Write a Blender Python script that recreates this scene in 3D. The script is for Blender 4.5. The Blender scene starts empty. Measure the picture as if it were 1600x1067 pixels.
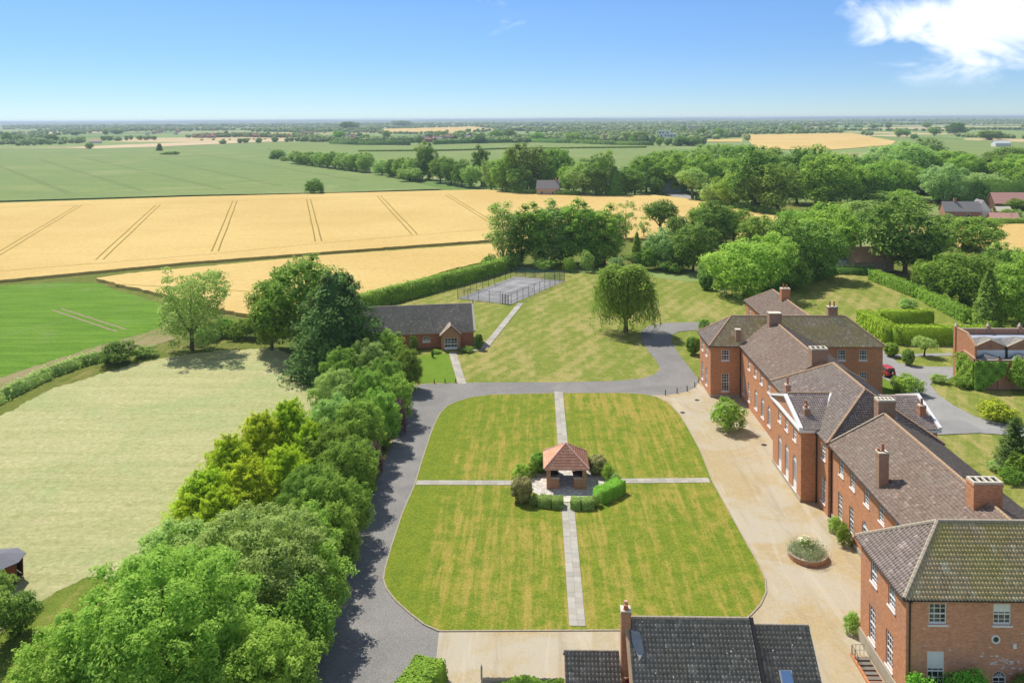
import bpy, math, random
import numpy as np
from mathutils import Vector, Matrix
R = math.radians
SC = bpy.context.scene
COL = SC.collection

# ------------------------------------------------------------------ camera
cam_d = bpy.data.cameras.new('camera'); cam = bpy.data.objects.new('camera', cam_d); COL.objects.link(cam)
SC.camera = cam
cam_d.sensor_fit = 'HORIZONTAL'; cam_d.sensor_width = 36.0; cam_d.lens = 36.0 * 1280 / 1600
cam_d.shift_x = 0.0; cam_d.shift_y = -0.189563
cam_d.clip_start = 0.5; cam_d.clip_end = 60000
cam.matrix_world = Matrix([[0.9995929, 0.0049506, 0.0280968, 0.0], [0.0279064, 0.0350519, -0.9989958, 0.0], [-0.0059305, 0.9993732, 0.0348995, 45.0], [0.0, 0.0, 0.0, 1.0]])

# ------------------------------------------------------------------ sky, sun, exposure
SUN_EL, SUN_AZ = R(54), (-0.643, 0.766)            # direction towards the sun in plan
WORLD = bpy.data.worlds.new('World'); SC.world = WORLD; WORLD.use_nodes = True
nt = WORLD.node_tree; nt.nodes.clear()
def wn(t, **k):
    n = nt.nodes.new(t)
    for a, b in k.items(): setattr(n, a, b)
    return n
sky = wn('ShaderNodeTexSky', sky_type='NISHITA', sun_disc=False, sun_elevation=SUN_EL,
         sun_rotation=math.atan2(SUN_AZ[0], SUN_AZ[1]), altitude=0, air_density=0.5, dust_density=0.0, ozone_density=3.0)
bgs = wn('ShaderNodeBackground'); bgs.inputs['Strength'].default_value = 0.068
gam = wn('ShaderNodeHueSaturation'); gam.inputs['Saturation'].default_value = 1.12; gam.inputs['Value'].default_value = 1.0
tc = wn('ShaderNodeTexCoord'); sep = wn('ShaderNodeSeparateXYZ'); nt.links.new(tc.outputs['Generated'], sep.inputs[0])
# cumulus tufts, drawn in the direction of view
def ramp(lo, hi, src):
    m = wn('ShaderNodeMapRange', interpolation_type='SMOOTHSTEP'); m.inputs['From Min'].default_value = lo; m.inputs['From Max'].default_value = hi
    nt.links.new(src, m.inputs['Value']); return m.outputs[0]
def mth(op, a, b):
    m = wn('ShaderNodeMath', operation=op, use_clamp=False)
    for i, s in enumerate((a, b)):
        if isinstance(s, (int, float)): m.inputs[i].default_value = s
        else: nt.links.new(s, m.inputs[i])
    return m.outputs[0]
mapn = wn('ShaderNodeMapping'); mapn.inputs['Location'].default_value = (18.848, -4.706, 0.0); mapn.inputs['Scale'].default_value = (1, 1, 1.5); nt.links.new(tc.outputs['Generated'], mapn.inputs['Vector'])
wc = wn('ShaderNodeTexNoise'); wc.inputs['Scale'].default_value = 3.2; wc.inputs['Detail'].default_value = 1.0
wc2 = wn('ShaderNodeTexNoise'); wc2.inputs['Scale'].default_value = 11.0; wc2.inputs['Detail'].default_value = 7.0; wc2.inputs['Roughness'].default_value = 0.55
wc2.inputs['Distortion'].default_value = 0.6
nt.links.new(mapn.outputs[0], wc.inputs['Vector']); nt.links.new(mapn.outputs[0], wc2.inputs['Vector'])
cl = mth('ADD', mth('MULTIPLY', wc.outputs[0], 0.9), mth('MULTIPLY', wc2.outputs[0], 0.55))
cl2 = mth('ADD', cl, mth('MULTIPLY', ramp(0.18, 0.55, sep.outputs['Z']), 0.07))      # extra cloud added overhead, outside the view, to brighten the shade
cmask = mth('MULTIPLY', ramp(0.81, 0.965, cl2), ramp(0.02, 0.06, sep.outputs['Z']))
bgc = wn('ShaderNodeBackground'); bgc.inputs['Color'].default_value = (0.93, 0.96, 1.0, 1); bgc.inputs['Strength'].default_value = 0.58
mixw = wn('ShaderNodeMixShader'); out = wn('ShaderNodeOutputWorld')
nt.links.new(sky.outputs[0], gam.inputs['Color']); 
hor = wn('ShaderNodeMix', data_type='RGBA', blend_type='MULTIPLY'); hor.inputs[0].default_value = 1.0
hv_ = wn('ShaderNodeMapRange'); hv_.inputs['From Min'].default_value = 0.0; hv_.inputs['From Max'].default_value = 0.13; hv_.inputs['To Min'].default_value = 0.64; hv_.inputs['To Max'].default_value = 1.0
nt.links.new(sep.outputs['Z'], hv_.inputs['Value']); nt.links.new(gam.outputs[0], hor.inputs[6]); nt.links.new(hv_.outputs[0], hor.inputs[7]); nt.links.new(hor.outputs[2], bgs.inputs['Color'])
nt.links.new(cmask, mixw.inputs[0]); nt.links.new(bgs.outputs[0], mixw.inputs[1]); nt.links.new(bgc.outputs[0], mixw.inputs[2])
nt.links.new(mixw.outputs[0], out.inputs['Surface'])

sun_d = bpy.data.lights.new('sun', 'SUN'); sun_d.energy = 2.4; sun_d.angle = R(0.53); sun_d.color = (1.0, 0.955, 0.88)
sun = bpy.data.objects.new('sun', sun_d); COL.objects.link(sun); sun.location = (-200, 300, 400)
to_sun = Vector((SUN_AZ[0] * math.cos(SUN_EL), SUN_AZ[1] * math.cos(SUN_EL), math.sin(SUN_EL)))
sun.rotation_euler = to_sun.to_track_quat('Z', 'Y').to_euler()
SC.view_settings.view_transform = 'Standard'; SC.view_settings.look = 'None'
SC.view_settings.gamma = 1.0; SC.view_settings.use_curve_mapping = False
SC.view_settings.exposure = 1.2
SC.render.engine = 'CYCLES'
SC.cycles.max_bounces = 7; SC.cycles.diffuse_bounces = 5; SC.cycles.transparent_max_bounces = 8; SC.cycles.volume_bounces = 0
SC.cycles.caustics_reflective = False; SC.cycles.caustics_refractive = False

# ------------------------------------------------------------------ helpers
def tag(o, label=None, cat=None, group=None, kind=None):
    if label: o['label'] = label
    if cat: o['category'] = cat
    if group: o['group'] = group
    if kind: o['kind'] = kind
    return o
def thing(name, label, cat, loc=(0, 0, 0), rz=0.0, group=None):
    o = bpy.data.objects.new(name, None); COL.objects.link(o)
    o.empty_display_size = 0.3; o.location = loc; o.rotation_euler = (0, 0, rz)
    return tag(o, label, cat, group)
def put(name, me, parent=None, loc=(0, 0, 0), rz=0.0, scale=(1, 1, 1), kind=None):
    o = bpy.data.objects.new(name, me); COL.objects.link(o)
    o.location = loc; o.rotation_euler = (0, 0, rz); o.scale = scale
    if parent is not None: o.parent = parent
    if kind: o['kind'] = kind
    return o
def dup(root, loc, rz=None, scale=None, label=None):
    r = root.copy(); COL.objects.link(r); r.location = loc
    if rz is not None: r.rotation_euler = (0, 0, rz)
    if scale is not None: r.scale = scale
    if label: r['label'] = label
    for ch in KIDS.get(root.name, []):
        c = ch.copy(); COL.objects.link(c); c.parent = r
        KIDS.setdefault(r.name, []).append(c)
        for g in KIDS.get(ch.name, []):
            d = g.copy(); COL.objects.link(d); d.parent = c
            KIDS.setdefault(c.name, []).append(d)
    return r
KIDS = {}
def kid(o, parent):
    o.parent = parent; KIDS.setdefault(parent.name, []).append(o); return o
def fastmesh(name, V, Q, mat, uv=None, tint=None, smooth=False):
    """V (n,3), Q (m,4) or (m,3) int arrays -> mesh"""
    V = np.asarray(V, np.float32); Q = np.asarray(Q, np.int32)
    me = bpy.data.meshes.new(name); k = Q.shape[1]; m = len(Q)
    me.vertices.add(len(V)); me.vertices.foreach_set('co', V.ravel())
    me.loops.add(m * k); me.loops.foreach_set('vertex_index', Q.ravel())
    me.polygons.add(m); me.polygons.foreach_set('loop_start', np.arange(0, m * k, k, dtype=np.int32))
    if smooth: me.polygons.foreach_set('use_smooth', np.ones(m, bool))
    if uv is not None:
        l = me.uv_layers.new(name='UVMap'); l.data.foreach_set('uv', np.asarray(uv, np.float32)[Q.ravel()].ravel())
    if tint is not None:
        a = me.attributes.new('tint', 'FLOAT', 'FACE'); a.data.foreach_set('value', np.asarray(tint, np.float32))
    me.materials.append(mat); me.update(calc_edges=True)
    return me
class MB:
    def __init__(s): s.V = []; s.F = []
    def add(s, vs, fs):
        o = len(s.V); s.V += [tuple(v) for v in vs]; s.F += [[i + o for i in f] for f in fs]; return s
    def box(s, x0, x1, y0, y1, z0, z1):
        return s.add([(x0,y0,z0),(x1,y0,z0),(x1,y1,z0),(x0,y1,z0),(x0,y0,z1),(x1,y0,z1),(x1,y1,z1),(x0,y1,z1)],
              [(3,2,1,0),(4,5,6,7),(0,1,5,4),(1,2,6,5),(2,3,7,6),(3,0,4,7)])
    def poly(s, pts): return s.add(pts, [list(range(len(pts)))])
    def prism(s, pts, z0, z1):
        n = len(pts)
        return s.add([(p[0],p[1],z0) for p in pts] + [(p[0],p[1],z1) for p in pts],
              [list(range(n))[::-1], [n+i for i in range(n)]] + [[i,(i+1)%n,n+(i+1)%n,n+i] for i in range(n)])
    def sweep(s, pts, d):
        """flat polygon pts pushed along vector d"""
        n = len(pts); d = Vector(d)
        return s.add([tuple(p) for p in pts] + [tuple(Vector(p)+d) for p in pts],
              [list(range(n))[::-1], [n+i for i in range(n)]] + [[i,(i+1)%n,n+(i+1)%n,n+i] for i in range(n)])
    def cone(s, x, y, z0, z1, r0, r1, n=10, sx=1.0, sy=1.0):
        a = [2*math.pi*i/n for i in range(n)]
        return s.add([(x+r0*sx*math.cos(t), y+r0*sy*math.sin(t), z0) for t in a] + [(x+r1*sx*math.cos(t), y+r1*sy*math.sin(t), z1) for t in a],
              [list(range(n))[::-1], [n+i for i in range(n)]] + [[i,(i+1)%n,n+(i+1)%n,n+i] for i in range(n)])
    def tube(s, pts, rad, n=6):
        P = [Vector(p) for p in pts]; rr = rad if hasattr(rad, '__len__') else [rad]*len(P)
        vs = []; fs = []
        for i, p in enumerate(P):
            t = (P[min(i+1, len(P)-1)] - P[max(i-1, 0)]).normalized()
            u = t.cross(Vector((0,0,1)) if abs(t.z) < .9 else Vector((1,0,0))).normalized(); w = t.cross(u)
            vs += [tuple(p + (u*math.cos(2*math.pi*k/n) + w*math.sin(2*math.pi*k/n))*rr[i]) for k in range(n)]
        for i in range(len(P)-1):
            for k in range(n): fs.append((i*n+k, i*n+(k+1)%n, (i+1)*n+(k+1)%n, (i+1)*n+k))
        fs.append(list(range(n))[::-1]); fs.append([(len(P)-1)*n+k for k in range(n)])
        return s.add(vs, fs)
    def mesh(s, name, mat, smooth=False):
        me = bpy.data.meshes.new(name); me.from_pydata(s.V, [], s.F)
        for m in (mat if isinstance(mat, (list, tuple)) else [mat]): me.materials.append(m)
        if smooth:
            for p in me.polygons: p.use_smooth = True
        me.update(); return me
    def obj(s, name, mat, parent=None, kind=None, smooth=False, loc=(0,0,0), rz=0.0):
        o = put(name, s.mesh(name, mat, smooth), None, loc, rz, kind=kind)
        if parent is not None: kid(o, parent)
        return o

# ------------------------------------------------------------------ materials
class NT:
    def __init__(s, name, rough=0.9, spec=0.25):
        s.m = bpy.data.materials.new(name); s.m.use_nodes = True; s.t = s.m.node_tree; s.t.nodes.clear()
        s.out = s.n('ShaderNodeOutputMaterial'); s.b = s.n('ShaderNodeBsdfPrincipled')
        s.b.inputs['Roughness'].default_value = rough; s.b.inputs['Specular IOR Level'].default_value = spec
        s.l(s.b.outputs[0], s.out.inputs['Surface']); s._c = None
    def n(s, t, **k):
        n = s.t.nodes.new(t)
        for a, b in k.items(): setattr(n, a, b)
        return n
    def l(s, a, b): s.t.links.new(a, b); return b
    def set(s, inp, v):
        if isinstance(v, (int, float)): inp.default_value = v
        elif isinstance(v, (tuple, list)): inp.default_value = v if len(inp.default_value) == len(v) else (*v, 1)
        else: s.l(v, inp)
    def obj(s):
        if s._c is None: s._c = s.n('ShaderNodeTexCoord')
        return s._c.outputs['Object']
    def uv(s):
        if s._c is None: s._c = s.n('ShaderNodeTexCoord')
        return s._c.outputs['UV']
    def pos(s): return s.n('ShaderNodeNewGeometry').outputs['Position']
    def map(s, v, scale=(1,1,1), rot=(0,0,0), loc=(0,0,0)):
        m = s.n('ShaderNodeMapping'); s.l(v, m.inputs['Vector'])
        m.inputs['Scale'].default_value = scale; m.inputs['Rotation'].default_value = rot; m.inputs['Location'].default_value = loc
        return m.outputs[0]
    def noise(s, v, scale, detail=4, rough=0.55, dist=0.0):
        x = s.n('ShaderNodeTexNoise'); s.l(v, x.inputs['Vector']); x.inputs['Scale'].default_value = scale
        x.inputs['Detail'].default_value = detail; x.inputs['Roughness'].default_value = rough; x.inputs['Distortion'].default_value = dist
        return x.outputs['Fac']
    def vor(s, v, scale, feature='F1', out='Distance', rnd=1.0):
        x = s.n('ShaderNodeTexVoronoi', feature=feature); s.l(v, x.inputs['Vector']); x.inputs['Scale'].default_value = scale
        x.inputs['Randomness'].default_value = rnd
        return x.outputs[out]
    def rng(s, v, a, b, c=0.0, d=1.0, smooth=True):
        m = s.n('ShaderNodeMapRange', interpolation_type='SMOOTHSTEP' if smooth else 'LINEAR'); s.l(v, m.inputs['Value'])
        for k, x in zip(('From Min','From Max','To Min','To Max'), (a,b,c,d)): m.inputs[k].default_value = x
        return m.outputs[0]
    def mix(s, f, a, b, mode='MIX'):
        m = s.n('ShaderNodeMix', data_type='RGBA', blend_type=mode)
        s.set(m.inputs[0], f); s.set(m.inputs[6], a); s.set(m.inputs[7], b); return m.outputs[2]
    def math(s, op, a, b=0.0):
        m = s.n('ShaderNodeMath', operation=op); s.set(m.inputs[0], a); s.set(m.inputs[1], b); return m.outputs[0]
    def white(s, v):
        x = s.n('ShaderNodeTexWhiteNoise', noise_dimensions='2D'); s.l(v, x.inputs['Vector']); return x.outputs['Value']
    def bump(s, h, strength=0.4, dist=0.05):
        b = s.n('ShaderNodeBump'); b.inputs['Strength'].default_value = strength; b.inputs['Distance'].default_value = dist
        s.l(h, b.inputs['Height']); s.l(b.outputs[0], s.b.inputs['Normal'])
    def col(s, c): s.set(s.b.inputs['Base Color'], c); return s
def plain(name, c, rough=0.7, spec=0.3, metal=0.0, var=0.12, scale=3.0):
    t = NT(name, rough, spec); t.b.inputs['Metallic'].default_value = metal
    f = t.noise(t.obj(), scale, 5, 0.6)
    t.col(t.mix(f, tuple(x*(1-var) for x in c), tuple(min(1, x*(1+var)) for x in c))); return t.m
M = {}
# --- grass and fields
def grass(name, g1, g2, dry, dry_amt, streak=(0.9, 0.10), streak_rot=0.0, fine=1.0, bumpd=0.05, green_edge=False, stripe=0.0):
    t = NT(name, 0.95, 0.1); p = t.pos()
    big = t.noise(p, 0.045, 4, 0.6)
    st = t.noise(t.map(p, (streak[0], streak[1], 1), (0, 0, streak_rot)), 1.0, 6, 0.7, 0.4)
    mid = t.noise(p, 0.55, 8, 0.74, 0.2)
    fn = t.noise(p, 5.0*fine, 5, 0.75)
    c = t.mix(t.rng(mid, 0.3, 0.7), g1, g2)
    amt = t.math('ADD', t.math('MULTIPLY', big, 0.45), t.math('ADD', t.math('MULTIPLY', st, 0.75), t.math('MULTIPLY', mid, 0.5)))
    if stripe:                                        # mower stripes
        wv = t.n('ShaderNodeTexWave', bands_direction='X'); t.l(t.map(p, (1, 1, 1), (0, 0, streak_rot)), wv.inputs['Vector']); wv.inputs['Scale'].default_value = stripe; wv.inputs['Distortion'].default_value = 0.6
        c = t.mix(t.rng(wv.outputs['Fac'], 0.3, 0.7, 0, 0.18), c, g2); amt = t.math('ADD', amt, t.rng(wv.outputs['Fac'], 0.3, 0.7, -0.03, 0.03))
    if green_edge:                                    # the west rim of the lawn stays green, watered by the road's run-off
        sx = t.n('ShaderNodeSeparateXYZ'); t.l(p, sx.inputs[0]); amt = t.math('SUBTRACT', amt, t.rng(sx.outputs[0], -15.0, -9.0, 0.30, 0.0))
    c = t.mix(t.rng(amt, 0.97-dry_amt, 1.20-dry_amt, 0, 0.9), c, dry)
    c = t.mix(t.rng(fn, 0.2, 0.8), t.mix(0.5, c, (0, 0, 0), 'MIX'), t.mix(0.10, c, (0.9, 0.85, 0.25)))
    t.col(c); t.bump(t.math('ADD', fn, mid), 0.6, bumpd); return t.m
M['court_lawn'] = grass('court_lawn', (0.11, 0.20, 0.006), (0.215, 0.265, 0.012), (0.42, 0.32, 0.065), 0.20, streak=(1.5, 0.13), green_edge=True, stripe=0.16)
M['edge_lawn'] = grass('edge_lawn', (0.104, 0.235, 0.010), (0.165, 0.287, 0.016), (0.313, 0.296, 0.052), 0.0)
M['park_lawn'] = grass('park_lawn', (0.148, 0.217, 0.022), (0.244, 0.287, 0.044), (0.435, 0.365, 0.131), 0.20, streak=(0.22, 0.05), streak_rot=R(28), stripe=0.10)
M['rough_grass'] = grass('rough_grass', (0.104, 0.174, 0.013), (0.191, 0.261, 0.026), (0.348, 0.287, 0.087), 0.10, bumpd=0.12)
def hay():
    t = NT('mown_hay', 0.95, 0.1); p = t.pos()
    sw = t.noise(t.map(p, (0.035, 0.42, 1), (0, 0, R(-24))), 1.0, 4, 0.6, 0.8)          # swaths left by the mower
    dash = t.noise(t.map(p, (0.55, 2.1, 1), (0, 0, R(-20))), 1.0, 5, 0.75, 0.5)
    fn = t.noise(p, 1.7, 9, 0.8, 0.6); big = t.noise(p, 0.05, 4, 0.6, 0.5); mid = t.noise(p, 0.22, 5, 0.65)
    c = t.mix(t.rng(sw, 0.38, 0.62), (0.45, 0.44, 0.185), (0.535, 0.50, 0.235))
    c = t.mix(t.rng(big, 0.44, 0.64, 0, 0.65), c, (0.35, 0.43, 0.16))
    c = t.mix(t.rng(mid, 0.55, 0.75, 0, 0.5), c, (0.50, 0.43, 0.22))
    c = t.mix(t.rng(dash, 0.57, 0.70, 0, 0.55), c, (0.24, 0.24, 0.08))
    c = t.mix(t.rng(dash, 0.44, 0.30, 0, 0.40), c, (0.62, 0.58, 0.33))
    c = t.mix(t.rng(fn, 0.3, 0.72), t.mix(0.42, c, (0.10, 0.11, 0.03)), t.mix(0.12, c, (0.9, 0.85, 0.6)))
    t.col(c); t.bump(t.math('ADD', fn, dash), 1.0, 0.14); return t.m
M['hay'] = hay()
def wheat(name, a, b, dark):
    t = NT(name, 0.95, 0.1); p = t.pos()
    fn = t.noise(p, 0.9, 8, 0.8); st = t.noise(t.map(p, (0.02, 0.35, 1), (0, 0, R(6))), 1.0, 5, 0.7)
    big = t.noise(p, 0.012, 4, 0.55)
    c = t.mix(t.rng(big, 0.35, 0.65), a, b); c = t.mix(t.rng(st, 0.5, 0.75, 0, 0.4), c, dark)
    c = t.mix(t.rng(fn, 0.3, 0.7), t.mix(0.22, c, (0.2, 0.12, 0.02)), t.mix(0.12, c, (1, 0.9, 0.6)))
    t.col(c); t.bump(fn, 0.5, 0.12); return t.m
M['wheat'] = wheat('ripe_wheat', (0.555, 0.375, 0.11), (0.63, 0.445, 0.15), (0.47, 0.30, 0.08))
M['pale_crop'] = wheat('pale_stubble', (0.522, 0.392, 0.226), (0.574, 0.452, 0.278), (0.435, 0.313, 0.174))
def crop(name, a, b, patch, sc=1.0, pamt=(0.5, 0.7), rowk=0.0):
    t = NT(name, 0.95, 0.1); p = t.pos()
    fn = t.noise(p, 0.8*sc, 8, 0.78); big = t.noise(p, 0.012*sc, 5, 0.6, 0.5); st = t.noise(t.map(p, (0.03*sc, 0.25*sc, 1), (0, 0, R(-8))), 1.0, 4, 0.65)
    c = t.mix(t.rng(st, 0.35, 0.65), a, b); c = t.mix(t.rng(big, pamt[0], pamt[1], 0, 0.8), c, patch)
    c = t.mix(t.rng(fn, 0.3, 0.7), t.mix(0.35, c, (0.0, 0.03, 0.0)), c)
    t.col(c); t.bump(fn, 0.5, 0.12); return t.m
M['barley'] = crop('green_barley', (0.195, 0.265, 0.085), (0.245, 0.315, 0.10), (0.32, 0.345, 0.13))
M['beet'] = crop('beet_leaves', (0.11, 0.225, 0.016), (0.165, 0.295, 0.028), (0.23, 0.29, 0.10), 2.4, (0.52, 0.72))
M['pasture'] = crop('pasture', (0.200, 0.270, 0.070), (0.252, 0.313, 0.096), (0.304, 0.331, 0.131), 1.0)
M['margin'] = grass('field_margin', (0.096, 0.148, 0.017), (0.157, 0.200, 0.026), (0.313, 0.244, 0.087), 0.15, bumpd=0.15)
M['soil_verge'] = grass('soil_verge', (0.13, 0.20, 0.03), (0.21, 0.26, 0.05), (0.36, 0.28, 0.16), 0.30, bumpd=0.1)
M['soil'] = plain('bare_soil', (0.296, 0.226, 0.148), 0.95, 0.1, var=0.3, scale=0.8)
M['litter'] = plain('leaf_litter', (0.15, 0.095, 0.055), 0.95, 0.1, var=0.55, scale=2.0)
M['tramline'] = plain('tramline', (0.27, 0.20, 0.045), 0.95, 0.1, var=0.25, scale=0.6)
M['tramline_green'] = plain('tramline_green', (0.11, 0.15, 0.05), 0.95, 0.1, var=0.25, scale=0.6)
def far_ground():
    t = NT('far_farmland', 0.95, 0.1); p = t.pos()
    w = t.n('ShaderNodeVectorMath', operation='ADD'); wob = t.n('ShaderNodeTexNoise'); t.l(p, wob.inputs['Vector']); wob.inputs['Scale'].default_value = 0.004
    sc_ = t.n('ShaderNodeVectorMath', operation='SCALE'); t.l(wob.outputs['Color'], sc_.inputs[0]); sc_.inputs['Scale'].default_value = 120
    t.l(p, w.inputs[0]); t.l(sc_.outputs[0], w.inputs[1])
    cell = t.vor(t.map(w.outputs[0], (0.0032, 0.0022, 0.0), (0, 0, R(12))), 1.0, out='Color')
    sx = t.n('ShaderNodeSeparateColor'); t.l(cell, sx.inputs[0])
    c = t.mix(t.rng(sx.outputs[0], 0.35, 0.40), (0.15, 0.235, 0.06), (0.24, 0.31, 0.10))
    c = t.mix(t.rng(sx.outputs[0], 0.76, 0.80), c, (0.34, 0.33, 0.14))
    c = t.mix(t.rng(sx.outputs[1], 0.84, 0.86), c, (0.58, 0.44, 0.24))
    fn = t.noise(p, 0.05, 6, 0.7); c = t.mix(t.rng(fn, 0.3, 0.7, 0, 0.3), c, (0.05, 0.09, 0.02))
    t.col(c); return t.m
M['far'] = far_ground()
M['hill'] = plain('wooded_hills', (0.09, 0.14, 0.05), 0.95, 0.1, var=0.5, scale=0.01)
# --- hard surfaces
def asphalt(name, a, b, patch):
    t = NT(name, 0.9, 0.2); p = t.pos()
    fn = t.noise(p, 7.0, 6, 0.82); big = t.noise(p, 0.16, 5, 0.65, 0.6); st = t.noise(p, 0.8, 7, 0.75, 0.4)
    vv = t.vor(t.map(p, (0.11, 0.16, 1), (0, 0, R(8))), 1.0, out='Color'); sv = t.n('ShaderNodeSeparateColor'); t.l(vv, sv.inputs[0])
    c = t.mix(t.rng(big, 0.35, 0.65), a, b); c = t.mix(t.rng(st, 0.5, 0.72, 0, 0.7), c, patch)
    c = t.mix(t.rng(sv.outputs[0], 0.80, 0.82, 0, 0.22), c, (0.10, 0.10, 0.10))            # old repairs
    cr = t.vor(p, 0.35, 'DISTANCE_TO_EDGE'); c = t.mix(t.rng(cr, 0.012, 0.0, 0, 0.35), c, (0.08, 0.08, 0.075))
    c = t.mix(t.rng(fn, 0.3, 0.7, 0, 1), t.mix(0.28, c, (0, 0, 0)), t.mix(0.12, c, (1, 1, 1)))
    t.col(c); t.bump(fn, 0.35, 0.012); return t.m
M['asphalt'] = asphalt('grey_asphalt', (0.185, 0.172, 0.152), (0.235, 0.22, 0.195), (0.225, 0.20, 0.165))
M['drive'] = asphalt('pale_tarmac', (0.27, 0.26, 0.24), (0.32, 0.31, 0.285), (0.29, 0.27, 0.235))
M['court'] = asphalt('tennis_tarmac', (0.22, 0.215, 0.215), (0.27, 0.262, 0.255), (0.29, 0.245, 0.22))
M['concrete'] = asphalt('pale_concrete', (0.348, 0.326, 0.278), (0.418, 0.392, 0.339), (0.331, 0.304, 0.252))
def blocks():
    t = NT('block_paving', 0.92, 0.2); p = t.pos()
    br = t.n('ShaderNodeTexBrick'); t.l(t.map(p, (1,1,1), (0,0,R(45))), br.inputs['Vector']); br.inputs['Scale'].default_value = 1.0
    br.inputs['Brick Width'].default_value = 0.22; br.inputs['Row Height'].default_value = 0.11; br.inputs['Mortar Size'].default_value = 0.012
    br.inputs['Color1'].default_value = (0.42, 0.315, 0.165, 1); br.inputs['Color2'].default_value = (0.51, 0.40, 0.235, 1); br.inputs['Mortar'].default_value = (0.31, 0.25, 0.13, 1)
    big = t.noise(p, 0.14, 5, 0.62, 0.6); st = t.noise(p, 0.6, 7, 0.72); fn = t.noise(p, 3.5, 6, 0.8)
    sx = t.n('ShaderNodeSeparateXYZ'); t.l(p, sx.inputs[0])
    c = t.mix(t.rng(big, 0.38, 0.60, 0, 0.8), br.outputs['Color'], (0.45, 0.405, 0.315))
    c = t.mix(t.rng(st, 0.52, 0.72, 0, 0.6), c, (0.43, 0.33, 0.11))
    c = t.mix(t.rng(fn, 0.55, 0.75, 0, 0.6), c, (0.22, 0.18, 0.10))
    wl_ = t.noise(t.map(p, (0.55, 0.05, 1), (0, 0, R(-3))), 1.0, 5, 0.7, 0.7); c = t.mix(t.rng(wl_, 0.54, 0.68, 0, 0.35), c, (0.27, 0.225, 0.15)); c = t.mix(t.rng(wl_, 0.46, 0.34, 0, 0.3), c, (0.58, 0.52, 0.41))
    t.col(c); t.bump(fn, 0.3, 0.015); return t.m
M['blocks'] = blocks()
def slabs(name, a, b, moss):
    t = NT(name, 0.9, 0.25); p = t.pos(); oi = t.n('ShaderNodeObjectInfo')
    fn = t.noise(p, 4.0, 7, 0.75); big = t.noise(p, 0.8, 4, 0.6)
    c = t.mix(oi.outputs['Random'], a, b); c = t.mix(t.rng(big, 0.5, 0.75, 0, 0.5), c, moss)
    c = t.mix(t.rng(fn, 0.35, 0.75, 0, 0.3), c, (0.18, 0.17, 0.13)); t.col(c); t.bump(fn, 0.3, 0.01); return t.m
M['slab'] = slabs('stone_slab', (0.36, 0.335, 0.275), (0.475, 0.445, 0.375), (0.33, 0.30, 0.21))
def crazy():
    t = NT('crazy_paving', 0.9, 0.2); p = t.pos()
    d = t.vor(p, 1.7, 'DISTANCE_TO_EDGE'); cc = t.vor(p, 1.7, 'F1', 'Color'); sx = t.n('ShaderNodeSeparateColor'); t.l(cc, sx.inputs[0])
    c = t.mix(sx.outputs[0], (0.46, 0.42, 0.36), (0.66, 0.62, 0.55)); c = t.mix(t.rng(d, 0.0, 0.05), (0.26, 0.23, 0.17), c)
    t.col(c); t.bump(t.rng(d, 0, 0.06), 0.5, 0.02); return t.m
M['crazy'] = crazy()
M['slab_dark'] = plain('worn_step', (0.20, 0.18, 0.15), 0.9, 0.2, var=0.3)
M['kerb'] = plain('kerb_stone', (0.365, 0.313, 0.226), 0.9, 0.2, var=0.2)
def brick(name, a, b, mortar, wsc=1.0, stain=(0.30, 0.22, 0.17), stain_amt=0.35, pale=0.0):
    t = NT(name, 0.92, 0.2); o = t.obj(); g = t.n('ShaderNodeNewGeometry'); sp = t.n('ShaderNodeSeparateXYZ'); t.l(o, sp.inputs[0])
    tcn = t.n('ShaderNodeTexCoord'); sn = t.n('ShaderNodeSeparateXYZ'); t.l(tcn.outputs['Normal'], sn.inputs[0])
    ax = t.math('ABSOLUTE', sn.outputs[0]); ay = t.math('ABSOLUTE', sn.outputs[1])
    f = t.math('GREATER_THAN', ax, ay)
    u = t.math('ADD', t.math('MULTIPLY', sp.outputs[1], f), t.math('MULTIPLY', sp.outputs[0], t.math('SUBTRACT', 1.0, f)))
    cb = t.n('ShaderNodeCombineXYZ'); t.l(u, cb.inputs[0]); t.l(sp.outputs[2], cb.inputs[1])
    br = t.n('ShaderNodeTexBrick'); t.l(cb.outputs[0], br.inputs['Vector']); br.inputs['Scale'].default_value = 1.0
    br.inputs['Brick Width'].default_value = 0.25*wsc; br.inputs['Row Height'].default_value = 0.085*wsc; br.inputs['Mortar Size'].default_value = 0.012*wsc
    br.inputs['Color1'].default_value = (*a, 1); br.inputs['Color2'].default_value = (*b, 1); br.inputs['Mortar'].default_value = (*mortar, 1)
    big = t.noise(o, 0.35, 6, 0.65, 0.4); fn = t.noise(t.map(o, (1, 1, 2.2)), 2.6, 7, 0.75)
    c = t.mix(t.rng(big, 0.45, 0.72, 0, stain_amt), br.outputs['Color'], stain)
    c = t.mix(t.rng(fn, 0.3, 0.72, 0, 1), t.mix(0.28, c, (0.05, 0.02, 0.015)), t.mix(0.12, c, (0.9, 0.55, 0.35)))
    if pale:
        pn = t.noise(o, 1.1, 4, 0.7); c = t.mix(t.rng(pn, 0.62, 0.70, 0, pale), c, (0.62, 0.55, 0.48))
    t.col(c); t.bump(t.math('ADD', br.outputs['Fac'], fn), 0.25, -0.012); return t.m
M['brick'] = brick('red_brick', (0.54, 0.195, 0.078), (0.68, 0.29, 0.125), (0.52, 0.31, 0.19))
M['brick_dark'] = brick('brown_brick', (0.46, 0.19, 0.10), (0.56, 0.25, 0.135), (0.46, 0.31, 0.22))
M['brick_chapel'] = brick('chapel_brick', (0.50, 0.15, 0.07), (0.58, 0.20, 0.10), (0.38, 0.20, 0.13), stain_amt=0.15)
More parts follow.
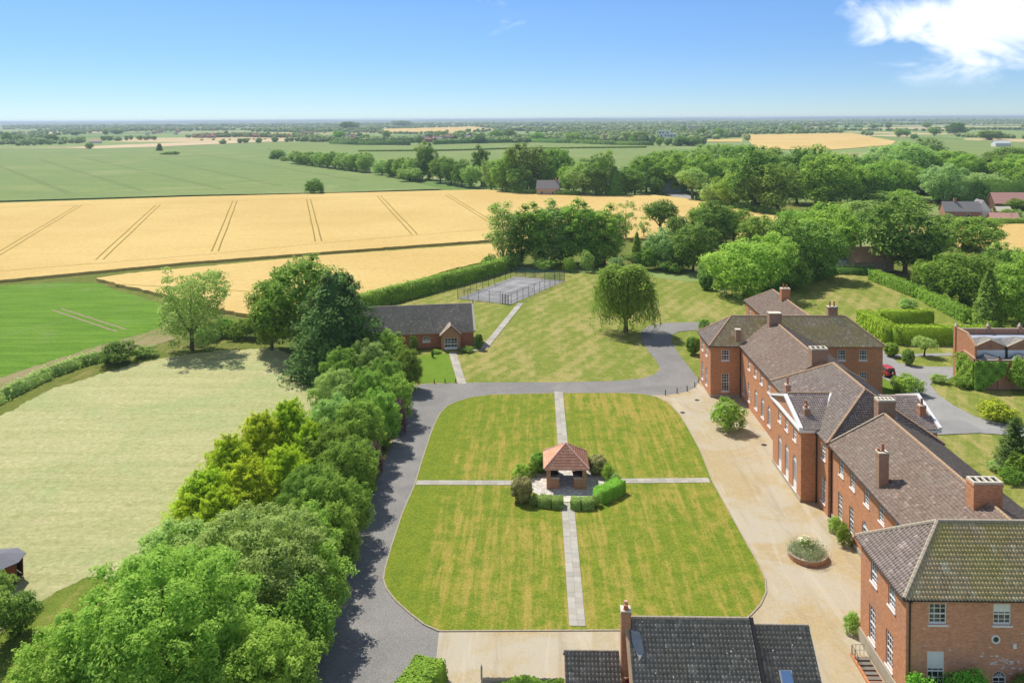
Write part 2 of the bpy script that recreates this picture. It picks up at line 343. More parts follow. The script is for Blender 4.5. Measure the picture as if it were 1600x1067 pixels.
M['brick_orange'] = brick('orange_brick', (0.52, 0.19, 0.08), (0.60, 0.25, 0.115), (0.50, 0.28, 0.17), stain_amt=0.2)
M['brick_stack'] = brick('stack_brick', (0.34, 0.17, 0.10), (0.44, 0.24, 0.15), (0.40, 0.31, 0.22), stain=(0.30, 0.26, 0.21), stain_amt=0.7)
def tiles(name, a, b, lich, lamt, dark=0.5, seam=0.0):
    t = NT(name, 0.88, 0.25); uv = t.uv(); o = t.obj()
    fl = t.n('ShaderNodeVectorMath', operation='FLOOR'); t.l(uv, fl.inputs[0]); w = t.white(fl.outputs[0])
    big = t.noise(o, 0.22, 5, 0.65, 0.5); fn = t.noise(o, 3.0, 6, 0.75); md = t.noise(o, 1.0, 5, 0.7)
    c = t.mix(w, a, b); stn = t.noise(t.map(uv, (0.9, 0.10, 1)), 1.0, 4, 0.7); c = t.mix(t.rng(stn, 0.50, 0.72, 0, 0.32), c, tuple(x*.55 for x in a)); c = t.mix(t.rng(t.white(t.map(fl.outputs[0], (1, 1, 1), (0, 0, 0), (7.3, 3.1, 0))), 0.955, 0.96, 0, 0.55), c, tuple(min(1, x*1.9) for x in b)); c = t.mix(t.rng(big, 0.40, 0.66, 0, lamt), c, lich)
    c = t.mix(t.rng(md, 0.5, 0.8, 0, 0.35), c, tuple(x*dark for x in a))
    c = t.mix(t.rng(fn, 0.35, 0.75, 0, 1), t.mix(0.18, c, (0.02, 0.02, 0.02)), t.mix(0.14, c, (0.8, 0.75, 0.6)))
    t.col(c); t.bump(fn, 0.3, 0.01); return t.m
M['tile_wing'] = tiles('wing_pantile', (0.205, 0.135, 0.10), (0.265, 0.185, 0.142), (0.255, 0.205, 0.16), 0.5)
M['tile_main'] = tiles('central_pantile', (0.19, 0.142, 0.125), (0.27, 0.21, 0.185), (0.25, 0.215, 0.165), 0.5)
M['tile_moss'] = tiles('mossy_pantile', (0.54, 0.38, 0.20), (0.74, 0.57, 0.35), (0.56, 0.46, 0.11), 0.65)
M['tile_pink'] = tiles('pink_pantile', (0.36, 0.275, 0.24), (0.46, 0.365, 0.315), (0.32, 0.27, 0.20), 0.4, 0.4)
M['tile_black'] = tiles('black_concrete_tile', (0.20, 0.172, 0.14), (0.28, 0.25, 0.207), (0.28, 0.235, 0.16), 0.4, 0.6)
M['tile_red'] = tiles('red_plain_tile', (0.86, 0.36, 0.21), (0.95, 0.48, 0.30), (0.74, 0.38, 0.25), 0.5, 0.6)
M['slate'] = tiles('brown_slate', (0.45, 0.36, 0.285), (0.56, 0.455, 0.37), (0.175, 0.155, 0.135), 0.4, 0.7)
M['slate_pale'] = tiles('grey_slate', (0.26, 0.27, 0.29), (0.33, 0.34, 0.36), (0.35, 0.34, 0.31), 0.5, 0.7)
M['slate_terra'] = tiles('terracotta_tile', (0.44, 0.20, 0.12), (0.54, 0.27, 0.17), (0.42, 0.25, 0.17), 0.4, 0.7)
M['ridge'] = plain('ridge_tile', (0.43, 0.29, 0.18), 0.9, 0.2, var=0.3, scale=1.6)
M['ridge_grey'] = plain('grey_ridge_tile', (0.40, 0.335, 0.25), 0.9, 0.2, var=0.3, scale=2.0)
M['felt'] = plain('dark_roof_felt', (0.085, 0.085, 0.085), 0.9, 0.2, var=0.2, scale=0.8)
M['grey_roof'] = plain('pale_grey_sheet', (0.36, 0.39, 0.45), 0.7, 0.3, var=0.15, scale=0.5)
M['felt_grey'] = plain('grey_felt', (0.17, 0.17, 0.19), 0.85, 0.2, var=0.2)
M['slate_dull'] = plain('dull_slate', (0.20, 0.20, 0.205), 0.85, 0.2, var=0.2, scale=1.5)
M['slate_mottled'] = plain('mottled_slate', (0.25, 0.235, 0.21), 0.9, 0.2, var=0.6, scale=2.2)
M['white'] = plain('white_paint', (0.80, 0.80, 0.79), 0.45, 0.4, var=0.04)
M['cream'] = plain('cream_stone', (0.62, 0.56, 0.44), 0.85, 0.2, var=0.15)
M['lead'] = plain('lead_flashing', (0.36, 0.37, 0.38), 0.6, 0.4, var=0.15)
M['plinth'] = plain('stained_plinth', (0.40, 0.35, 0.26), 0.9, 0.2, var=0.25, scale=1.5)
M['black'] = plain('black_metal', (0.022, 0.022, 0.022), 0.5, 0.4)
M['dark'] = plain('dark_void', (0.012, 0.011, 0.010), 0.9, 0.1)
M['pot'] = plain('terracotta_pot', (0.42, 0.17, 0.085), 0.85, 0.2, var=0.2)
M['pot_pink'] = plain('pink_pot', (0.60, 0.33, 0.26), 0.85, 0.2, var=0.15)
M['timber'] = plain('brown_timber', (0.16, 0.10, 0.06), 0.85, 0.2, var=0.25)
M['timber_red'] = plain('redwood_board', (0.26, 0.085, 0.05), 0.8, 0.2, var=0.2)
M['timber_grey'] = plain('weathered_board', (0.30, 0.27, 0.23), 0.9, 0.2, var=0.25)
M['bark'] = plain('bark', (0.16, 0.125, 0.09), 0.95, 0.1, var=0.35, scale=2.5)
M['bark_dark'] = plain('dark_bark', (0.09, 0.07, 0.05), 0.95, 0.1, var=0.35, scale=2.5)
M['render'] = plain('pale_render', (0.72, 0.70, 0.66), 0.85, 0.2, var=0.06)
M['red_brick_far'] = plain('village_brick', (0.40, 0.20, 0.14), 0.9, 0.2, var=0.15)
M['tan_brick_far'] = plain('village_tan_brick', (0.46, 0.34, 0.25), 0.9, 0.2, var=0.15)
M['roof_far_red'] = plain('village_red_roof', (0.36, 0.19, 0.13), 0.9, 0.2, var=0.15)
M['roof_far_grey'] = plain('village_grey_roof', (0.26, 0.24, 0.23), 0.9, 0.2, var=0.15)
M['pink_roof'] = tiles('salmon_roof', (0.60, 0.27, 0.22), (0.66, 0.33, 0.27), (0.58, 0.30, 0.24), 0.3, 0.8)
M['blue_barn'] = plain('pale_cladding', (0.52, 0.56, 0.58), 0.6, 0.3, var=0.08)
M['car_red'] = plain('red_car_paint', (0.52, 0.035, 0.045), 0.28, 0.5, var=0.02)
M['tyre'] = plain('rubber', (0.02, 0.02, 0.02), 0.8, 0.2)
M['chrome'] = plain('bright_metal', (0.7, 0.7, 0.7), 0.25, 0.5, 0.9, 0.02)
M['lamp_red'] = plain('red_lens', (0.5, 0.02, 0.02), 0.2, 0.5)
M['line_white'] = plain('court_line', (0.68, 0.68, 0.68), 0.8, 0.2, var=0.1)
M['petal'] = plain('cream_petals', (0.72, 0.68, 0.44), 0.8, 0.2, var=0.2)
def glass():
    t = NT('window_glass', 0.06, 0.5); o = t.obj(); p = t.pos()
    f = t.noise(p, 0.9, 2, 0.5)
    t.col(t.mix(t.rng(f, 0.42, 0.6), (0.018, 0.022, 0.026), (0.11, 0.12, 0.12))); return t.m
M['glass'] = glass()
t_ = NT('skylight_glass', 0.05, 0.6); t_.col((0.10, 0.19, 0.36)); M['skylight'] = t_.m
def netting():
    t = NT('chain_link', 0.8, 0.2); t.col((0.14, 0.17, 0.16))
    tr = t.n('ShaderNodeBsdfTransparent'); mx_ = t.n('ShaderNodeMixShader'); mx_.inputs[0].default_value = 0.16
    t.l(tr.outputs[0], mx_.inputs[1]); t.l(t.b.outputs[0], mx_.inputs[2]); t.l(mx_.outputs[0], t.out.inputs['Surface']); return t.m
M['net'] = netting()
def netting2():
    t = NT('green_windbreak', 0.8, 0.2); t.col((0.10, 0.19, 0.16))
    tr = t.n('ShaderNodeBsdfTransparent'); mx_ = t.n('ShaderNodeMixShader'); mx_.inputs[0].default_value = 0.42
    t.l(tr.outputs[0], mx_.inputs[1]); t.l(t.b.outputs[0], mx_.inputs[2]); t.l(mx_.outputs[0], t.out.inputs['Surface']); return t.m
M['net_green'] = netting2()
def leaf(name, a, b, trans=(0.10, 0.16, 0.02), tw=0.5, hv=0.25):
    """leaves: two greens by the face's own tint, a shift per plant, a little light through the blade"""
    t = NT(name, 0.7, 0.07)
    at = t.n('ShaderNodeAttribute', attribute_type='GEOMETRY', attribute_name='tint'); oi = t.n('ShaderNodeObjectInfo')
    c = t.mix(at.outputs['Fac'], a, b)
    hs = t.n('ShaderNodeHueSaturation'); t.l(c, hs.inputs['Color'])
    t.l(t.rng(oi.outputs['Random'], 0, 1, 0.485, 0.515, False), hs.inputs['Hue'])
    t.l(t.rng(t.math('FRACT', t.math('MULTIPLY', oi.outputs['Random'], 7.31)), 0, 1, 2.1*(1-hv), 2.1*(1+hv), False), hs.inputs['Value'])   # reflection and transmission share the light half and half
    t.l(hs.outputs[0], t.b.inputs['Base Color'])
    tl = t.n('ShaderNodeBsdfTranslucent'); t.l(t.mix(0.5, hs.outputs[0], tuple(2.4*x for x in trans)), tl.inputs['Color'])
    mx_ = t.n('ShaderNodeMixShader'); mx_.inputs[0].default_value = tw
    t.l(t.b.outputs[0], mx_.inputs[1]); t.l(tl.outputs[0], mx_.inputs[2]); t.l(mx_.outputs[0], t.out.inputs['Surface']); return t.m
M['leaf_mid'] = leaf('leaf_mid_green', (0.095, 0.16, 0.026), (0.245, 0.355, 0.06))
M['leaf_dark'] = leaf('leaf_dark_green', (0.066, 0.118, 0.021), (0.165, 0.255, 0.044), tw=0.22)
M['leaf_light'] = leaf('leaf_light_green', (0.125, 0.2, 0.03), (0.27, 0.375, 0.07), trans=(0.16, 0.26, 0.03), hv=0.12)
M['leaf_ash'] = leaf('leaf_grey_green', (0.15, 0.215, 0.06), (0.32, 0.42, 0.12), hv=0.12)
M['leaf_gold'] = leaf('leaf_golden', (0.115, 0.19, 0.014), (0.31, 0.385, 0.026), trans=(0.3, 0.3, 0.02), hv=0.08)
M['leaf_conifer'] = leaf('needle_dark', (0.026, 0.052, 0.014), (0.072, 0.125, 0.028), tw=0.12, hv=0.12)
M['leaf_purple'] = leaf('leaf_purple', (0.06, 0.034, 0.038), (0.14, 0.085, 0.09), trans=(0.08, 0.02, 0.03), tw=0.2)
M['leaf_pale'] = leaf('leaf_pale_willow', (0.14, 0.2, 0.07), (0.26, 0.34, 0.13))
M['leaf_olive'] = leaf('leaf_olive', (0.13, 0.13, 0.045), (0.26, 0.24, 0.09), trans=(0.14, 0.12, 0.03), tw=0.15, hv=0.1)
M['leaf_hedge'] = leaf('clipped_hedge_leaf', (0.07, 0.13, 0.014), (0.155, 0.25, 0.03), trans=(0.14, 0.22, 0.02), tw=0.06, hv=0.1)
M['leaf_lime'] = leaf('lime_hedge_leaf', (0.11, 0.165, 0.012), (0.25, 0.3, 0.02), trans=(0.2, 0.26, 0.02), tw=0.06, hv=0.08)
M['leaf_box'] = leaf('bright_box_leaf', (0.07, 0.19, 0.018), (0.14, 0.32, 0.032), tw=0.06, hv=0.1)
M['leaf_far'] = leaf('far_leaf', (0.1, 0.155, 0.05), (0.22, 0.29, 0.095), tw=0.15, hv=0.25)
M['leaf_lav'] = leaf('lavender_leaf', (0.13, 0.15, 0.08), (0.24, 0.27, 0.15), tw=0.15, hv=0.1)

# ------------------------------------------------------------------ ground and fields
WROOT = set()
_thing = thing
def wthing(name, label, cat, loc, group=None):
    """a thing whose parts are given in world coordinates"""
    o = _thing(name, label, cat, loc, 0.0, group); WROOT.add(o.name); return o
def kid(o, parent):
    o.parent = parent; KIDS.setdefault(parent.name, []).append(o)
    if parent.name in WROOT: o.matrix_parent_inverse = Matrix.Translation(-Vector(parent.location))
    return o
def ragged(pts, amp, step, seed=1):
    """edge of grass or crop: broken into short uneven bits"""
    rr = random.Random(seed+len(pts)); out = []
    for a, b in zip(pts, list(pts[1:])+[pts[0]]):
        L = math.hypot(b[0]-a[0], b[1]-a[1]); n = max(1, int(L/max(step, L/220))); k = amp if L < 1500 else 0
        out.append(a)
        for i in range(1, n): out.append((a[0]+(b[0]-a[0])*i/n+rr.gauss(0, k), a[1]+(b[1]-a[1])*i/n+rr.gauss(0, k)))
    return out
def sheet(name, pts, z, mat, parent=None):
    o = MB().poly([(x, y, z) for x, y in pts]).obj(name, mat, parent)
    if parent is None: o['kind'] = 'structure'
    return o
def slab_field(name, pts, z0, z1, mat):
    o = MB().prism(pts, z0, z1).obj(name, mat); o['kind'] = 'structure'; return o
def strip(mb, a, b, w, z):
    d = Vector((b[0]-a[0], b[1]-a[1])); n = Vector((-d.y, d.x)).normalized()*w/2
    mb.poly([(a[0]-n.x, a[1]-n.y, z), (b[0]-n.x, b[1]-n.y, z), (b[0]+n.x, b[1]+n.y, z), (a[0]+n.x, a[1]+n.y, z)][::1])
sheet('ground', [(-15800, -280), (15800, -280), (15800, 23800), (-15800, 23800)], -0.30, M['far'])
def hills():
    V = []; Q = []; nx, ny = 60, 14
    for j in range(ny+1):
        for i in range(nx+1):
            x, y = -15500+31000*i/nx, 12500+11000*j/ny; t = math.sin(math.pi*min(1, j/ny))**1.2
            V.append((x, y, -0.6+(33+6*math.sin(x*.0009+1)+4*math.sin(x*.0023)+3*math.sin(x*.0051+j))*t))
    for j in range(ny):
        for i in range(nx): Q.append((j*(nx+1)+i, j*(nx+1)+i+1, (j+1)*(nx+1)+i+1, (j+1)*(nx+1)+i))
    o = put('hills', fastmesh('hills', V, Q, M['hill'], smooth=True)); o['kind'] = 'structure'
hills()
G = {'barley_field': [[(-1585.71, 1277.1), (-901.19, 1354.86), (-730.08, 1303.44), (-639.59, 1379.52), (-558.59, 1625.15), (-305.43, 978.35), (-190.13, 763.99), (-129.97, 671.5), (-59.95, 521.96), (-123.98, 497.33), (-205.4, 483.52), (-301.76, 452.41), (-457.93, 394.17)]], 'far_green_field': [[(-699.46, 1285.72), (-631.93, 1362.98), (-550.76, 1602.32), (-408.17, 1642.96), (-225.85, 1469.47), (-220.22, 1432.74), (-416.56, 1445.75), (-541.72, 1278.71)]], 'pale_field': [[(-797.56, 1355.67), (-774.88, 1538.45), (-630.35, 1834.2), (-541.17, 1932.21), (-486.98, 1753.42), (-566.66, 1648.64), (-647.44, 1396.48), (-727.1, 1317.08)]], 'meadow': [[(-559.68, 1647.41), (-394.58, 1640.52), (-89.34, 1503.73), (219.18, 1618.55), (193.72, 1112.45), (94.94, 743.74), (-38.42, 643.68), (-120.38, 648.33), (-296.35, 961.47)], [(754.0, 1829.17), (833.74, 1420.58), (854.63, 1220.97), (621.98, 888.25), (495.17, 997.97), (543.9, 1267.57)], [(78.82, 233.95), (229.68, 492.59), (360.15, 487.6), (276.63, 339.65), (200.65, 340.97), (157.63, 337.71)]], 'far_wheat_field': [[(-718.91, 3757.34), (-355.12, 4738.98), (-149.89, 3315.64), (-259.1, 2738.95), (-498.1, 2691.29)], [(530.89, 2100.02), (867.23, 2272.46), (743.81, 1831.59), (649.97, 1493.72), (555.99, 1295.76), (374.59, 1090.41), (317.58, 1190.69)], [(-933.38, 2704.52), (-856.62, 2864.9), (-685.07, 2290.67), (-754.72, 2186.41)], [(336.9, 1643.17), (433.66, 1725.82), (377.51, 1502.28), (304.84, 1515.29)]], 'wheat_field': [[(-459.23, 368.61), (-292.4, 438.3), (-200.29, 471.45), (-129.7, 489.07), (-54.34, 507.89), (-30.6, 511.48), (-2.44, 492.83), (45.82, 474.76), (64.73, 478.06), (83.82, 451.05), (95.43, 417.8), (106.82, 399.99), (112.66, 350.9), (95.5, 316.34), (61.31, 298.65), (29.3, 303.79), (-15.69, 299.54), (-72.28, 271.49), (-108.1, 253.49), (-150.24, 224.29), (-234.07, 187.02)], [(-124.36, 226.97), (-118.99, 234.54), (-103.93, 243.62), (-70.61, 265.14), (-15.22, 290.38), (-1.53, 288.77), (-7.66, 264.7), (-25.8, 239.19), (-39.34, 209.97), (-46.61, 198.17), (-60.16, 181.51), (-73.9, 188.79), (-93.69, 204.6), (-115.15, 219.84)], [(130.44, 334.23), (200.65, 340.97), (251.48, 340.09), (166.43, 224.64), (151.15, 256.56), (134.06, 261.32), (125.8, 273.8), (123.54, 293.37)]], 'field_margin': [[(-628.2, 444.49), (486.53, 438.21), (268.8, 201.44), (115.37, 224.73), (78.39, 243.89), (-10.93, 244.27), (-37.68, 201.01), (-46.85, 152.03), (-71.24, 151.83), (-82.05, 121.61), (-111.14, 77.21)]], 'rough_grass': [[(-190, -80), (320, -80), (320, 236), (100, 240), (-60, 200), (-190, 150)]], 'park_lawn': [[(-20.5, 30), (-20.6, 134), (-25, 150), (-36.16, 192.78), (-24.63, 212.33), (-8.86, 240.14), (28.27, 236.03), (47.01, 220.51), (55.76, 208.46), (83.09, 235.86), (93.2, 233.91), (95, 231), (97, 175), (125, 170), (135, 30)]], 'garden_lawn': [[(-23.46, 153.87), (-16.95, 155.84), (-13.56, 138.42), (-20.04, 138.36)], [(59.87, 142.95), (59.68, 140.15), (59.88, 137.14), (59.25, 132.38), (56.98, 125.95), (52.88, 125.91)]], 'hay_meadow': [[(-101.8, 86.25), (-88.55, 100.22), (-82.4, 122.15), (-81.76, 134.41), (-75.34, 147.76), (-70.53, 153.52), (-62.59, 157.93), (-51.63, 159.35), (-42.63, 150.02), (-36.84, 137.18), (-24, 132), (-24.5, 62), (-32.21, 78.59), (-44.93, 78.36), (-46.77, 74.03), (-47.56, 69.68), (-55.31, 59.04), (-76.55, 59.98)]], 'green_crop_field': [[(-211.28, 180.91), (-147.31, 219.87), (-132.51, 225.16), (-122.88, 224.24), (-109.54, 212.34), (-94.78, 200.93), (-84.73, 187.49), (-81.79, 174.62), (-88.25, 160.48), (-94.8, 140.81), (-106.3, 97.23)]], 'soil_strip': [[(-105.37, 96.37), (-95.28, 141.53), (-88.76, 161.41), (-81.59, 175.72), (-74.59, 166.33), (-83.05, 150.92), (-90.27, 133.99), (-97.05, 104.97)]], 'tram_wheat': [((-179.18, 265.89), (-240.22, 423.87)), ((-139.71, 257.13), (-199.15, 425.9)), ((-108.5, 273.09), (-165.15, 444.76)), ((-79.11, 295.59), (-126.98, 454.15)), ((-46.51, 313.08), (-90.7, 471.64)), ((-19.85, 353.36), (-51.94, 478.17))], 'tram_barley': [((-531.91, 798.89), (-289.1, 499.09)), ((-579.51, 941.76), (-247.69, 510.81)), ((-552.45, 985.83), (-201.13, 522.9)), ((-467.72, 977.77), (-170.91, 546.43)), ((-468.17, 1104.8), (-129.41, 595.29))], 'tram_beet': [((-115.38, 192.58), (-89.42, 172.95))], 'headland': [[(-159.12, 237.64), (-135.59, 251.37), (-107.75, 267.91), (-77.44, 291.03), (-47.97, 309.7), (-18.5, 328.93)], [(-275.3, 412.57), (-239.03, 425.41), (-201.12, 432.39), (-88.06, 473.5), (-55.19, 480.29)], [(-116.48, 218.98), (-85.58, 212.34), (-66.8, 206.88)]], 'road': [(-18.46, 61.83), (-18.89, 78.82), (-20.12, 106.04), (-20.31, 129.41), (-20.51, 136.34), (-19.37, 137.52), (-11.24, 138.28), (-4.46, 138.51), (3.52, 138.59), (13.4, 139.37), (17.93, 140.62), (20.69, 142.95), (22.15, 145.9), (22.38, 149.75), (21.84, 155.91), (21.37, 162.6), (21.67, 168.88), (22.34, 172.99), (24.48, 176.76), (28.05, 179.28), (35.21, 180.16), (40.85, 178.5), (39.86, 174.14), (32.87, 173.04), (29.99, 171.99), (28.01, 168.91), (27.25, 163.57), (27.22, 154.68), (27.65, 146.7), (28.0, 140.37), (26.29, 135.5), (23.14, 132.62), (19.74, 130.75), (16.0, 125.49), (-7.57, 122.49), (-9.48, 110.39), (-9.41, 78.98), (-6.7, 70.0), (-6.32, 65.81), (-8, 45), (-19, 45)], 'rear_drive': [(67.72, 161.53), (68.26, 159.29), (66.72, 154.56), (66.14, 150.5), (68.32, 148.19), (75.09, 147.87), (71.78, 141.3), (68.51, 140.58), (66.18, 138.19), (65.07, 133.06), (64.99, 128.01), (65.81, 123.08), (68.02, 120.78), (73.43, 117.88), (70.83, 113.66), (65.37, 116.35), (62.93, 116.79), (56.09, 116.0), (54.02, 120.61), (56.98, 125.95), (59.25, 132.38), (59.95, 136.81), (59.89, 140.15), (59.76, 142.95)], 'far_road': [[(75.89, 502.84), (90.66, 515.85), (88.68, 458.11), (92.35, 433.71), (100.39, 411.66), (114.05, 355.22), (109.35, 340.54), (94.76, 394.78), (85.68, 433.91), (78.72, 462.14)], [(67.62, 155.83), (79.21, 156.76), (78.36, 155.07), (66.72, 153.73)]], 'verge_litter': [[(-22.6, 50), (-20.2, 50), (-20.5, 75), (-20.75, 100), (-20.8, 133), (-23.0, 134)]], 'yard': [(-8.65, 70.32), (-8.43, 66.16), (-10.6, 46), (28, 46), (28, 61), (27.8, 69.8), (33.3, 69.8), (33.3, 131.25), (28, 131.3), (28.07, 140.2), (26.49, 135.99), (24.85, 134.04), (22.99, 132.93), (20.99, 132.13), (18.73, 132.26), (14.61, 130.69), (5.86, 120.03), (0, 90)], 'lawn': [(-8.65, 70.32), (-10.14, 71.3), (-11.64, 72.88), (-13.27, 74.83), (-14.45, 76.69), (-15.06, 78.32), (-15.25, 80.03), (-15.36, 84.32), (-15.39, 91.58), (-15.03, 99.12), (-15.13, 106.72), (-15.15, 114.85), (-15.02, 119.78), (-14.72, 123.75), (-14.04, 126.56), (-12.83, 128.6), (-10.65, 130.72), (-7.09, 132.14), (3.16, 132.88), (13.85, 133.14), (17.42, 132.56), (19.32, 131.35), (20.9, 128.39), (21.77, 123.1), (22.02, 116.75), (22.12, 109.52), (21.73, 100.55), (21.95, 93.09), (22.14, 86.11), (22.34, 81.38), (22.24, 78.98), (21.7, 76.81), (20.59, 74.74), (19.21, 73.06), (17.62, 71.72), (15.76, 70.95)]}
RAG = dict(hay_meadow=(.28, .7), green_crop_field=(.30, .9), soil_strip=(.35, .9), park_lawn=(.12, .8), garden_lawn=(.10, .5), barley_field=(.5, 3), field_margin=(.4, 3), verge_litter=(.12, .5))
for nm, mat, z in (('barley_field', 'barley', 0.35), ('far_green_field', 'pasture', 0.1), ('pale_field', 'pale_crop', 0.1), ('meadow', 'pasture', -0.1),
                   ('rough_grass', 'rough_grass', -0.2), ('field_margin', 'margin', -0.194), ('park_lawn', 'park_lawn', -0.10), ('hay_meadow', 'hay', -0.180),
                   ('green_crop_field', 'beet', -0.172), ('stubble_field', 'pale_crop', 0.15), ('soil_strip', 'soil_verge', -0.188), ('garden_lawn', 'edge_lawn', -0.06), ('verge_litter', 'litter', -0.012)):
    for pts in G.get(nm, []): sheet(nm, ragged(pts, *RAG[nm]) if nm in RAG else pts, z, M[mat])
for pts in G['wheat_field']:
    f = slab_field('wheat_field', ragged(pts, .22, 1.6), -0.2, 0.62, M['wheat'])
for pts in G['far_wheat_field']: sheet('wheat_field', pts, 0.2, M['wheat'])
def tramlines(mat, z, pairs, gauge, w, name):
    for a, b in pairs:
        d = Vector((b[0]-a[0], b[1]-a[1])).normalized(); n = Vector((-d.y, d.x))*gauge/2
        for s in (-1, 1):
            mb = MB(); seg = 8; rr = random.Random(int(a[0]*7+s)); last = None
            for i in range(seg+1):
                q = (a[0]+(b[0]-a[0])*i/seg+n.x*s+rr.uniform(-.12,.12), a[1]+(b[1]-a[1])*i/seg+n.y*s+rr.uniform(-.12,.12))
                if last: strip(mb, last, q, w, z)
                last = q
            mb.obj(name, M[mat])['kind'] = 'structure'
tramlines('tramline', 0.635, G['tram_wheat'], 2.2, 0.55, 'tramline')
tramlines('tramline_green', 0.37, G['tram_barley'], 2.4, 0.8, 'tramline')
tramlines('soil', -0.160, G['tram_beet'], 2.0, 0.5, 'wheel_track')
for pts in G['headland']:
    mb = MB()
    for a, b in zip(pts[:-1], pts[1:]): strip(mb, a, b, 0.6, 0.632)
    mb.obj('tramline', M['tramline'])['kind'] = 'structure'

# roads, yard, lawns (each a few mm above the last)
sheet('drive_road', G['road'], -0.02, M['asphalt'])
sheet('rear_drive', G['rear_drive'], -0.015, M['drive'])
for pts in G['far_road']: sheet('lane', pts, -0.05, M['drive'])
sheet('paved_courtyard', G['yard'], 0.0, M['blocks'])
lawn = slab_field('court_lawn', ragged(G['lawn'], .035, .35), -0.05, 0.055, M['court_lawn'])
edge = MB()
L_ = G['lawn']
for i in range(len(L_)):                                                    # kerb round the lawn: a low edging of set stones
    a, b = Vector(L_[i]), Vector(L_[(i+1) % len(L_)])
    if (b-a).length < 0.05: continue
    n = int(max(1, (b-a).length/0.9)); d = (b-a)/n; nn = Vector((d.y, -d.x)).normalized()*0.075
    for k in range(n):
        p, q = a+d*k*1.0, a+d*(k+0.97)
        edge.prism([tuple(p-nn), tuple(q-nn), tuple(q+nn), tuple(p+nn)][::-1], -0.04, 0.075)
kid(edge.obj('kerb', M['kerb'], kind='stuff'), lawn)
# slab paths: every slab its own piece
slab_me = MB().box(-.5, .5, -.5, .5, -0.03, 0.0).mesh('slab', M['slab'])
def slab_path(name, a, b, width, cols, length, z):
    """a paved strip from a to b: bed + slabs"""
    A, B = Vector(a), Vector(b); d = (B-A); L = d.length; d.normalize(); n = Vector((d.y, -d.x)); hw = width/2+0.03
    bed = sheet(name, [tuple(A-n*hw), tuple(A+n*hw), tuple(B+n*hw), tuple(B-n*hw)], z, M['soil'])
    rows = max(1, int(L/length)); g = L/rows; cw = width/cols; rz = math.atan2(d.y, d.x)-math.pi/2; rr = random.Random(len(name)+int(L*10))
    for i in range(rows):
        for c in range(cols):
            p = A+d*(g*(i+.5))+n*(cw*(c-(cols-1)/2))
            o = put('slab', slab_me, bed, (p.x, p.y, z+0.035+rr.uniform(-.006, .006)), rz+rr.uniform(-.006, .006), (cw-0.018, g-0.018, 1))
    return bed
slab_path('garden_path', (3.55, 71.2), (3.60, 94.6), 1.45, 2, 0.85, 0.06)
slab_path('garden_path', (3.62, 104.6), (3.66, 133.6), 1.40, 2, 0.85, 0.06)
slab_path('garden_path', (-14.9, 99.55), (-2.2, 99.7), 1.25, 2, 0.85, 0.06)
slab_path('garden_path', (9.8, 100.35), (21.4, 100.75), 1.30, 2, 0.85, 0.06)
slab_path('chapel_path', (-12.6, 137.6), (-16.1, 156.2), 1.45, 2, 0.9, -0.04)
slab_path('chapel_path', (-10.2, 159.2), (-3.7, 198.6), 1.4, 1, 1.2, -0.04)
slab_path('chapel_path', (-14.6, 157.5), (-10.3, 158.3), 1.0, 1, 0.9, -0.04)
slab_path('garden_path', (56.0, 88.0), (76.0, 62.0), 1.3, 1, 1.2, -0.06)
pts = [(3.62+5.15*math.cos(2*math.pi*i/40), 100.5+5.35*math.sin(2*math.pi*i/40)) for i in range(40)]
o = MB().prism(pts, 0.03, 0.075).obj('crazy_paving', M['crazy']); o['kind'] = 'structure'
MB().box(2.9, 4.3, 94.55, 95.6, 0.03, 0.16).obj('path_step', M['cream'])['kind'] = 'structure'

# ------------------------------------------------------------------ building kit
def wall(mb, p0, p1, z0, z1, ops=(), depth=0.22):
    """upright wall from p0 to p1, seen from the side where p1 is to the right; ops = (centre, width, z0, z1, arch) along it"""
    p0, p1 = Vector(p0), Vector(p1); L = (p1-p0).length; u = (p1-p0)/L; n = Vector((u.y, -u.x))
    P = lambda a, v, d=0.0: (p0.x+u.x*a-n.x*d, p0.y+u.y*a-n.y*d, v)
    R_ = [(c-w/2, c+w/2, a, b, ar) for c, w, a, b, ar in ops]
    us = sorted({0.0, L, *[r[0] for r in R_], *[r[1] for r in R_]}); vs = sorted({z0, z1, *[r[2] for r in R_], *[r[3] for r in R_]})
    for i in range(len(us)-1):
        for j in range(len(vs)-1):
            cu, cv = (us[i]+us[i+1])/2, (vs[j]+vs[j+1])/2
            if any(r[0] < cu < r[1] and r[2] < cv < r[3] for r in R_): continue
            mb.poly([P(us[i], vs[j]), P(us[i+1], vs[j]), P(us[i+1], vs[j+1]), P(us[i], vs[j+1])])
    for a0, a1, v0, v1, ar in R_:
        mb.poly([P(a0, v0), P(a0, v0, depth), P(a1, v0, depth), P(a1, v0)][::-1])
        vt = v1
        if ar:
            rr = (a1-a0)/2; vt = v1-rr; m = (a0+a1)/2
            arc = [(m-rr*math.cos(math.pi*k/12), vt+rr*math.sin(math.pi*k/12)) for k in range(13)]
            mb.poly([P(*q) for q in [(a0, v1)]+arc[:7]]); mb.poly([P(*q) for q in arc[6:]+[(a1, v1)]])
            for q, w in zip(arc[:-1], arc[1:]): mb.poly([P(*q), P(*w), P(*w, depth), P(*q, depth)])
        else: mb.poly([P(a0, v1), P(a1, v1), P(a1, v1, depth), P(a0, v1, depth)])
        mb.poly([P(a0, v0), P(a0, vt), P(a0, vt, depth), P(a0, v0, depth)])
        mb.poly([P(a1, v0), P(a1, v0, depth), P(a1, vt, depth), P(a1, vt)])
    return mb
